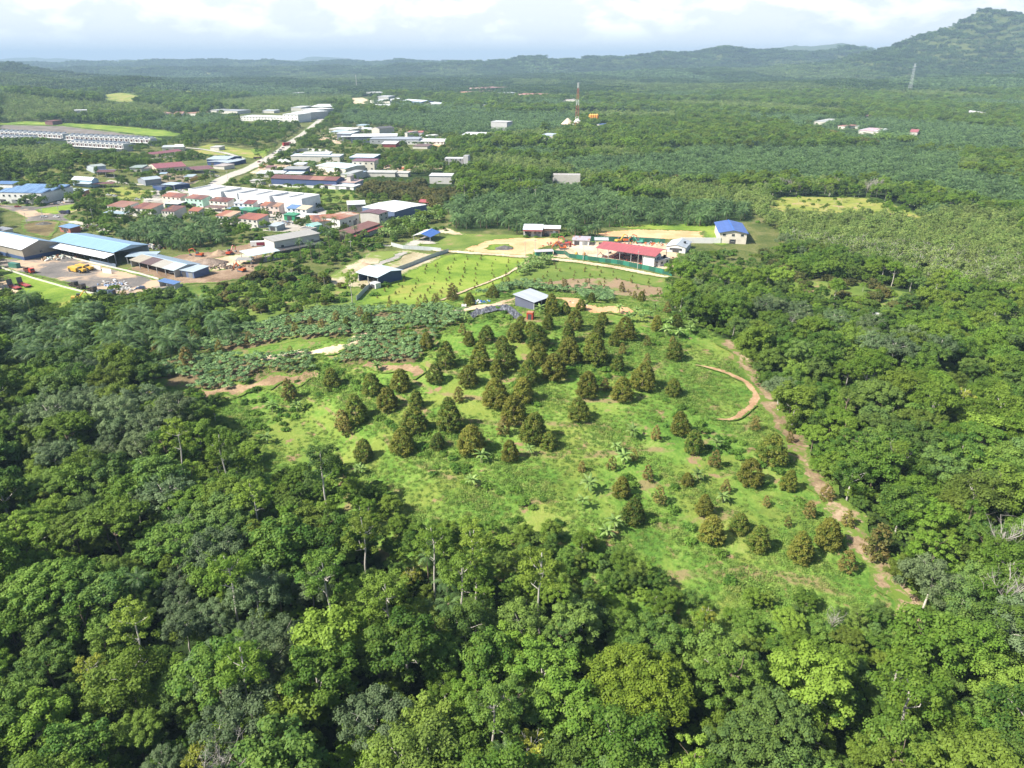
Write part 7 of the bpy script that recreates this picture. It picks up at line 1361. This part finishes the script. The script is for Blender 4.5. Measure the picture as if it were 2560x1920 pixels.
MARKS = [('the leaning bent white stem', 410, 1130), ('the straight pale stem by the grass', 565, 1140), ('the vine covered white stem', 815, 1170), ('the leftmost white stem of the row', 915, 1350), ('the straightest white stem', 1080, 1380), ('the kinked white stem', 1155, 1440), ('the high forking stem', 1350, 1470), ('the short grey stem', 970, 1560), ('the white stem in the dark hollow', 640, 1300),
 ('the curved white stem', 580, 1440), ('the thick pale stem', 820, 1520), ('the thin grey crowned stem', 350, 1620), ('the slender stem near the lower edge', 625, 1740), ('the white stem at the lower middle edge', 1235, 1830), ('the round olive crown', 1600, 1690), ('the bare fan shaped tree', 1560, 1600), ('the large bare tree at the wood edge', 2500, 1450), ('the lower end of the dirt track', 2290, 1560), ('the lower orchard edge', 2000, 1560), ('the lower left corner', 60, 1850), ('the lower right corner', 2500, 1860),
 ('the left frame edge above the corner', 40, 1600), ('the dark gap at the left frame edge', 30, 1350), ('the left frame edge below the palms', 40, 1050), ('the lower end of the crop rows', 420, 980), ('the palm side of the wood', 200, 900), ('the right frame edge beside the dark gap', 2520, 1250), ('the middle bend of the dirt track', 2080, 1120), ('the upper bend of the dirt track', 1960, 900), ('the bare grey tree by the track', 1970, 800), ('the white strip roof', 2200, 800), ('the right frame edge above the dark gap', 2500, 1000), ('the far lawn of reddish trees', 2100, 700), ('the end of the green hoarding', 1740, 680),
 ('the bottom edge left of the middle', 900, 1860), ('the bottom edge right of the middle', 1900, 1850), ('the grassy tongue below the banana plants', 1560, 1480), ('the middle of the right wood', 2300, 1150), ('the leaning bare tree', 2200, 950), ('the pale scrub at the right edge', 2500, 640),
 ('the pale wood behind the blue roof',1950,580),('the pale wood below the dry field',2100,560),('the bend of the dry field',2320,540),('the right frame edge by the dry field',2520,540),('the frame edge below the pale wood',2530,760),('the pale stems by the lawn',1900,520),
 ('the machine yard wall', 250, 760), ('the left frame edge palms', 30, 800), ('the orange brown end house', 300, 560), ('the concrete hall', 720, 620), ('the farm shed', 1330, 740), ('the field shed', 920, 660), ('the dirt yard excavators', 560, 640), ('the lone slender tall tree', 880, 760), ('the upper crop rows', 560, 800), ('the sand lot behind the hoarding', 1640, 560), ('the awning house', 1330, 560), ('the brown fruit tree block', 1030, 460), ('the open pavilion', 1060, 580)]
def mark(u, v): return min(MARKS, key=lambda m_: (m_[1] - u) ** 2 + ((m_[2] - v) * 1.3) ** 2)[0]
def size_word(s_): return 'small' if s_ < .6 else 'mid sized' if s_ < .85 else 'large' if s_ < 1.02 else 'very large'
xt = nrg.uniform(-520, 60, 4200); yt = nrg.uniform(400, 1250, 4200); zt = H(xt, yt); ut, vt = proj(xt, yt, zt)
RD_ = [[gp(*p) for p in PP('s', (470,505),(540,462),(561,446),(607,428),(640,413),(692,384),(731,355),(770,327),(812,291))], [gp(*p) for p in PP('s', (265,452),(335,461),(428,467),(470,483))]]
okt = inpoly(ut, vt, TOWN) & allin(NOTREE[3:13], ut, vt) & ~allin([NOTREE[2]], ut, vt); nadd = 0
for i in np.nonzero(okt)[0]:
    if nadd > 800 or blocked(xt[i], yt[i], 1.6): continue
    if any(abs((q1[0]-q0[0])*(yt[i]-q0[1])-(q1[1]-q0[1])*(xt[i]-q0[0]))/np.hypot(*(q1-q0)) < 10 and min(q0[1],q1[1])-9 < yt[i] < max(q0[1],q1[1])+9 for rr_ in RD_ for q0, q1 in zip(rr_[:-1], rr_[1:])): continue
    add('broad', xt[i], yt[i], nrg.uniform(.25, .62), ut[i], vt[i]); nadd += 1
LAB = {'broad': ('green leafy tree', 'green leafy trees'), 'bright': ('light green airy crowned tree', 'light green trees'), 'grey': ('grey green feathery tree', 'grey green feathery trees'),
       'rubber': ('slender pale green tree', 'slender pale green trees'), 'palm': ('dark green oil palm', 'oil palms'), 'durdark': ('dense brownish green fruit tree', 'brownish fruit trees')}
STUFFN = {'broad': 'woodland', 'bright': 'light_woodland', 'grey': 'feathery_woodland', 'rubber': 'rubber_plantation', 'palm': 'palm_plantation', 'durdark': 'fruit_plantation'}
for kd, lst in pts.items():
    lst = [p for p in lst if True]; lst.sort(key=lambda p: p[1] ** 2 + p[0] ** 2 if p[2] else 0)
    seen = 0; rest = []
    used = sum(1 for o in COL.objects if o.parent is None and o.name.startswith(NAMES[kd]))
    lim = 298 - used
    a, b = LAB[kd]
    for (X, Y, s_, u_, v_) in lst:
        tu_, tv_ = proj(X, Y, float(H(X, Y)) + 10)
        if seen < lim and -110 < tu_ < 2670 and tv_ < 2080:
            
            if Y < 430 or kd in ('palm', 'rubber', 'bright') and Y < 680: tu_, tv_ = proj(X, Y, float(H(X, Y)) + 9); zn = 'near ' + mark(float(tu_), float(tv_)); plant(kd, X, Y, s_, f'{size_word(s_)} {a} {zn}', f'{b} {zn}')
            else: zn = zone(u_, v_); plant(kd, X, Y, s_, f'{a} {zn}', f'{b} {zn}')
            seen += 1
        else: rest.append((X, Y, float(H(X, Y)) - max(0, s_ - 1.1) * (9 if kd != 'palm' else 3), s_))
    for i in range(len(CROWN[kd])):
        if (kd, i) not in _pid and lst: X, Y, s_, u_, v_ = lst[0]
    if rest: scatter(STUFFN[kd], [(kd, i) for i in range(len(CROWN[kd]))], rest)
    print('PLANT', kd, seen, len(rest))

ax_, ay_ = np.meshgrid(np.arange(-330, 330, 4.2), np.arange(48, 400, 4.2)); x = ax_.ravel() + nrg.uniform(-2, 2, ax_.size); y = ay_.ravel() + nrg.uniform(-2, 2, ax_.size)
k = np.abs(x) < .84 * y + 40; x, y = x[k], y[k]; z = H(x, y); u_, v_ = proj(x, y, z); u2_, v2_ = proj(x, y, z + 4)
ok = ~(inpoly(u_, v_, ORCH) | inpoly(u2_, v2_, ORCH) | inpoly(u_, v_, CROPZ) | inpoly(u_, v_, TOWN) | allin(NOTREE + [SPARSE, LANE] + CPOLY, u_, v_) | inpoly(u2_, v2_, LANE))
uw = [(x[i], y[i], z[i] - .6, nrg.uniform(.22, .5)) for i in np.nonzero(ok)[0]]
scatter('forest_undergrowth', [('broad', i) for i in range(len(CROWN['broad']))], uw, 'low leafy undergrowth filling the gaps of the wood'); print('UNDER', len(uw))
# --- distant woodland blocks
gk = gg(140); GM = [(grove_mesh('wood_block', M_far, gk, 40, 20, 5.5, 42, 2.6, 11), 'distant_forest'), (grove_mesh('wood_block', M_palm, gk, 40, 26, 4.0, 34, 2.2, 8), 'distant_palm_plantation'), (grove_mesh('wood_block', M_farr, gk, 40, 30, 3.6, 30, 2.0, 9), 'distant_rubber_plantation')]
far = {0: [], 1: [], 2: []}
CLR = [PP('c1', (850,475),(1060,450),(1230,490),(1130,540),(960,530)), PP('c1', (1590,410),(1760,440),(1740,460),(1600,460)), PP('c1', (1730,265),(1840,305),(1790,310)), PP('z1', (-60,60),(1400,75),(2300,150),(2500,330),(1400,200),(-60,180))] + [NOTREE[-20]] * 0
Y = 2300.0
while Y < 7600:
    s0 = 27 + (Y - 2300) * .011; xs_ = np.arange(-.8 * Y, .8 * Y, s0) + nrg.uniform(-.3, .3) * s0
    x = xs_ + nrg.uniform(-.3, .3, len(xs_)) * s0; y = Y + nrg.uniform(-.35, .35, len(xs_)) * s0; z = np.minimum.reduce([H(x, y), H(x + 16, y + 16), H(x - 16, y + 16), H(x + 16, y - 16), H(x - 16, y - 16)]) + .5; u, v = proj(x, y, z + 8)
    no = allin(NOTREE + CLR, u, v); rbf = allin(Z['rubber'], u, v); plf = allin(Z['palm'], u, v)
    for i in range(len(x)):
        if no[i] or not -300 < u[i] < 2860: continue
        n = noisef(x[i], y[i] * .6, 420, .4) + nrg.normal() * .12
        kd = 2 if rbf[i] else 1 if plf[i] else 0 if (z[i] > 110 or -.45 < n < .6) else 1 if n >= .6 else 2
        far[kd].append((x[i], y[i], z[i] - 1.5, s0 / 34 * nrg.uniform(.85, 1.2)))
    Y += s0
for kd, l in far.items():
    me, nm = GM[kd]
    q = l[0]; o = link(nm, me); o.location = q[:3]; o.scale = (q[3],) * 3; tag(o, kind='stuff'); _pid[('far', kd)] = o
    scatter(nm, [('far', kd)], l[1:]); print('FAR', nm, len(l))

# --- tall grass and weeds over the hill, scrub along the edges
for i, t in enumerate(TUFT):
    q = gp(1300 + i * 40, 1150); o = link('grass', t); o.location = (q[0], q[1], float(H(*q))); tag(o, 'tuft of tall bright grass on the open hill', kind='stuff'); _pid[('tuft', i)] = o
tf = []
w = np.array([gp(u, v) for u, v in ORCH]); lo, hi = w.min(0) - 4, w.max(0) + 4
TRK = allin
w = np.array([gp(u, v) for u, v in ORCHG]); lo, hi = w.min(0) - 4, w.max(0) + 4
ax_, ay_ = np.meshgrid(np.arange(lo[0], hi[0], 1.35), np.arange(lo[1], hi[1], 1.35)); x = ax_.ravel() + nrg.uniform(-.6, .6, ax_.size); y = ay_.ravel() + nrg.uniform(-.6, .6, ax_.size); k = inpoly(x, y, w); x, y = x[k], y[k]
nf = lambda x, y, s, o: np.sin(x / s + o) * np.sin(y / s * 1.13 + o * 2.1) + .6 * np.sin(x / s * 2.3 + y / s * 1.7 + o)
n = nf(x, y, 7, .9) + nf(x, y, 19, 2.2) * .8 + nrg.normal(0, .35, len(x)); z = H(x, y); sc0 = nrg.uniform(.5, .85, len(x)) + np.maximum(0, n) * .28
tf = [(x[i], y[i], z[i], sc0[i]) for i in np.nonzero(n > -.55)[0]]
def near_path(x, y, segs, d):
    for (a, b) in segs:
        ab = b - a; t = max(0, min(1, ((x - a[0]) * ab[0] + (y - a[1]) * ab[1]) / (ab @ ab))); p = a + ab * t
        if (x - p[0]) ** 2 + (y - p[1]) ** 2 < d * d: return True
    return False
def segs(px): q = [gp(*p) for p in px]; return list(zip(q[:-1], q[1:]))
T1 = segs(PP('A', (1560,735),(1640,830),(1700,930),(1770,1040),(1850,1150),(1945,1285),(1990,1345))); T2 = segs(PP('A', (1535,795),(1580,812),(1615,832),(1632,856),(1622,880),(1585,908))); T3 = segs(PP('c5', (950,925),(1080,925),(1180,975),(1300,1010),(1660,1022))) + segs(PP('c5', (110,1050),(280,1010),(450,985),(700,920)))
tf = [p for p in tf if not (near_path(p[0], p[1], T1, 2.6 + rnd.random() * 1.8) or near_path(p[0], p[1], T2, 1.7) or near_path(p[0], p[1], T3, 3.6)) and not blocked(p[0], p[1], .6)]
scatter('tall_grass', [('tuft', i) for i in range(4)], tf); print('TUFTS', len(tf))
# low weedy shrubs
sh = []
for a in np.arange(lo[0], hi[0], 3.4):
    for b in np.arange(lo[1], hi[1], 3.4):
        x, y = a + rnd.uniform(-1.6, 1.6), b + rnd.uniform(-1.6, 1.6)
        if inpoly(x, y, w) and noisef(x, y, 14, 3.3) + rnd.gauss(0, .4) > .75 and not near_path(x, y, T1, 4) and not near_path(x, y, T3, 5) and not near_path(x, y, T2, 3) and not blocked(x, y, 1): sh.append((x, y))
sh.sort(key=lambda q: q[1])
for i in range(3):
    cr_, tr_ = CROWN['shrub'][i]; x, y = sh[i]; o = link('undergrowth', cr_); o.location = (x, y, float(H(x, y))); tag(o, kind='stuff'); _pid[('shrub', i)] = o
scatter('undergrowth', [('shrub', i) for i in range(3)], [(x, y, float(H(x, y)), rnd.uniform(.5, 1.0)) for x, y in sh[3:]])
print('SHRUBS', len(sh))
# scrub under and around the plain's lots, as one low mass
sc_ = []
w2 = np.array([gp(u, v) for u, v in TOWN]); x = nrg.uniform(-500, 250, 9000); y = nrg.uniform(300, 900, 9000); z = H(x, y); u, v = proj(x, y, z)
ok = inpoly(u, v, TOWN) & ~allin(NOTREE, u, v)
for i in np.nonzero(ok)[0]:
    if not blocked(x[i], y[i], 1): sc_.append((x[i], y[i], float(z[i]), nrg.uniform(.7, 1.6)))
if sc_: scatter('scrub', [('shrub', i) for i in range(3)], sc_)
print('SCRUB', len(sc_), 'OBJECTS', len(bpy.data.objects))
# ---------------------------------------------------------------- haze
mb = MB(); mb.box(-21000, 21000, -150, 25500, -22, 400)
m = bpy.data.materials.new('haze'); m.use_nodes = True; nt = m.node_tree; nt.nodes.clear()
o = nt.nodes.new('ShaderNodeOutputMaterial'); pv_ = nt.nodes.new('ShaderNodeVolumePrincipled')
pv_.inputs['Color'].default_value = (0.43, 0.61, 0.82, 1); pv_.inputs['Density'].default_value = 0.00010; pv_.inputs['Anisotropy'].default_value = 0.0
nt.links.new(pv_.outputs[0], o.inputs['Volume'])
hz = mb.build('haze', m); tag(hz, kind='stuff')
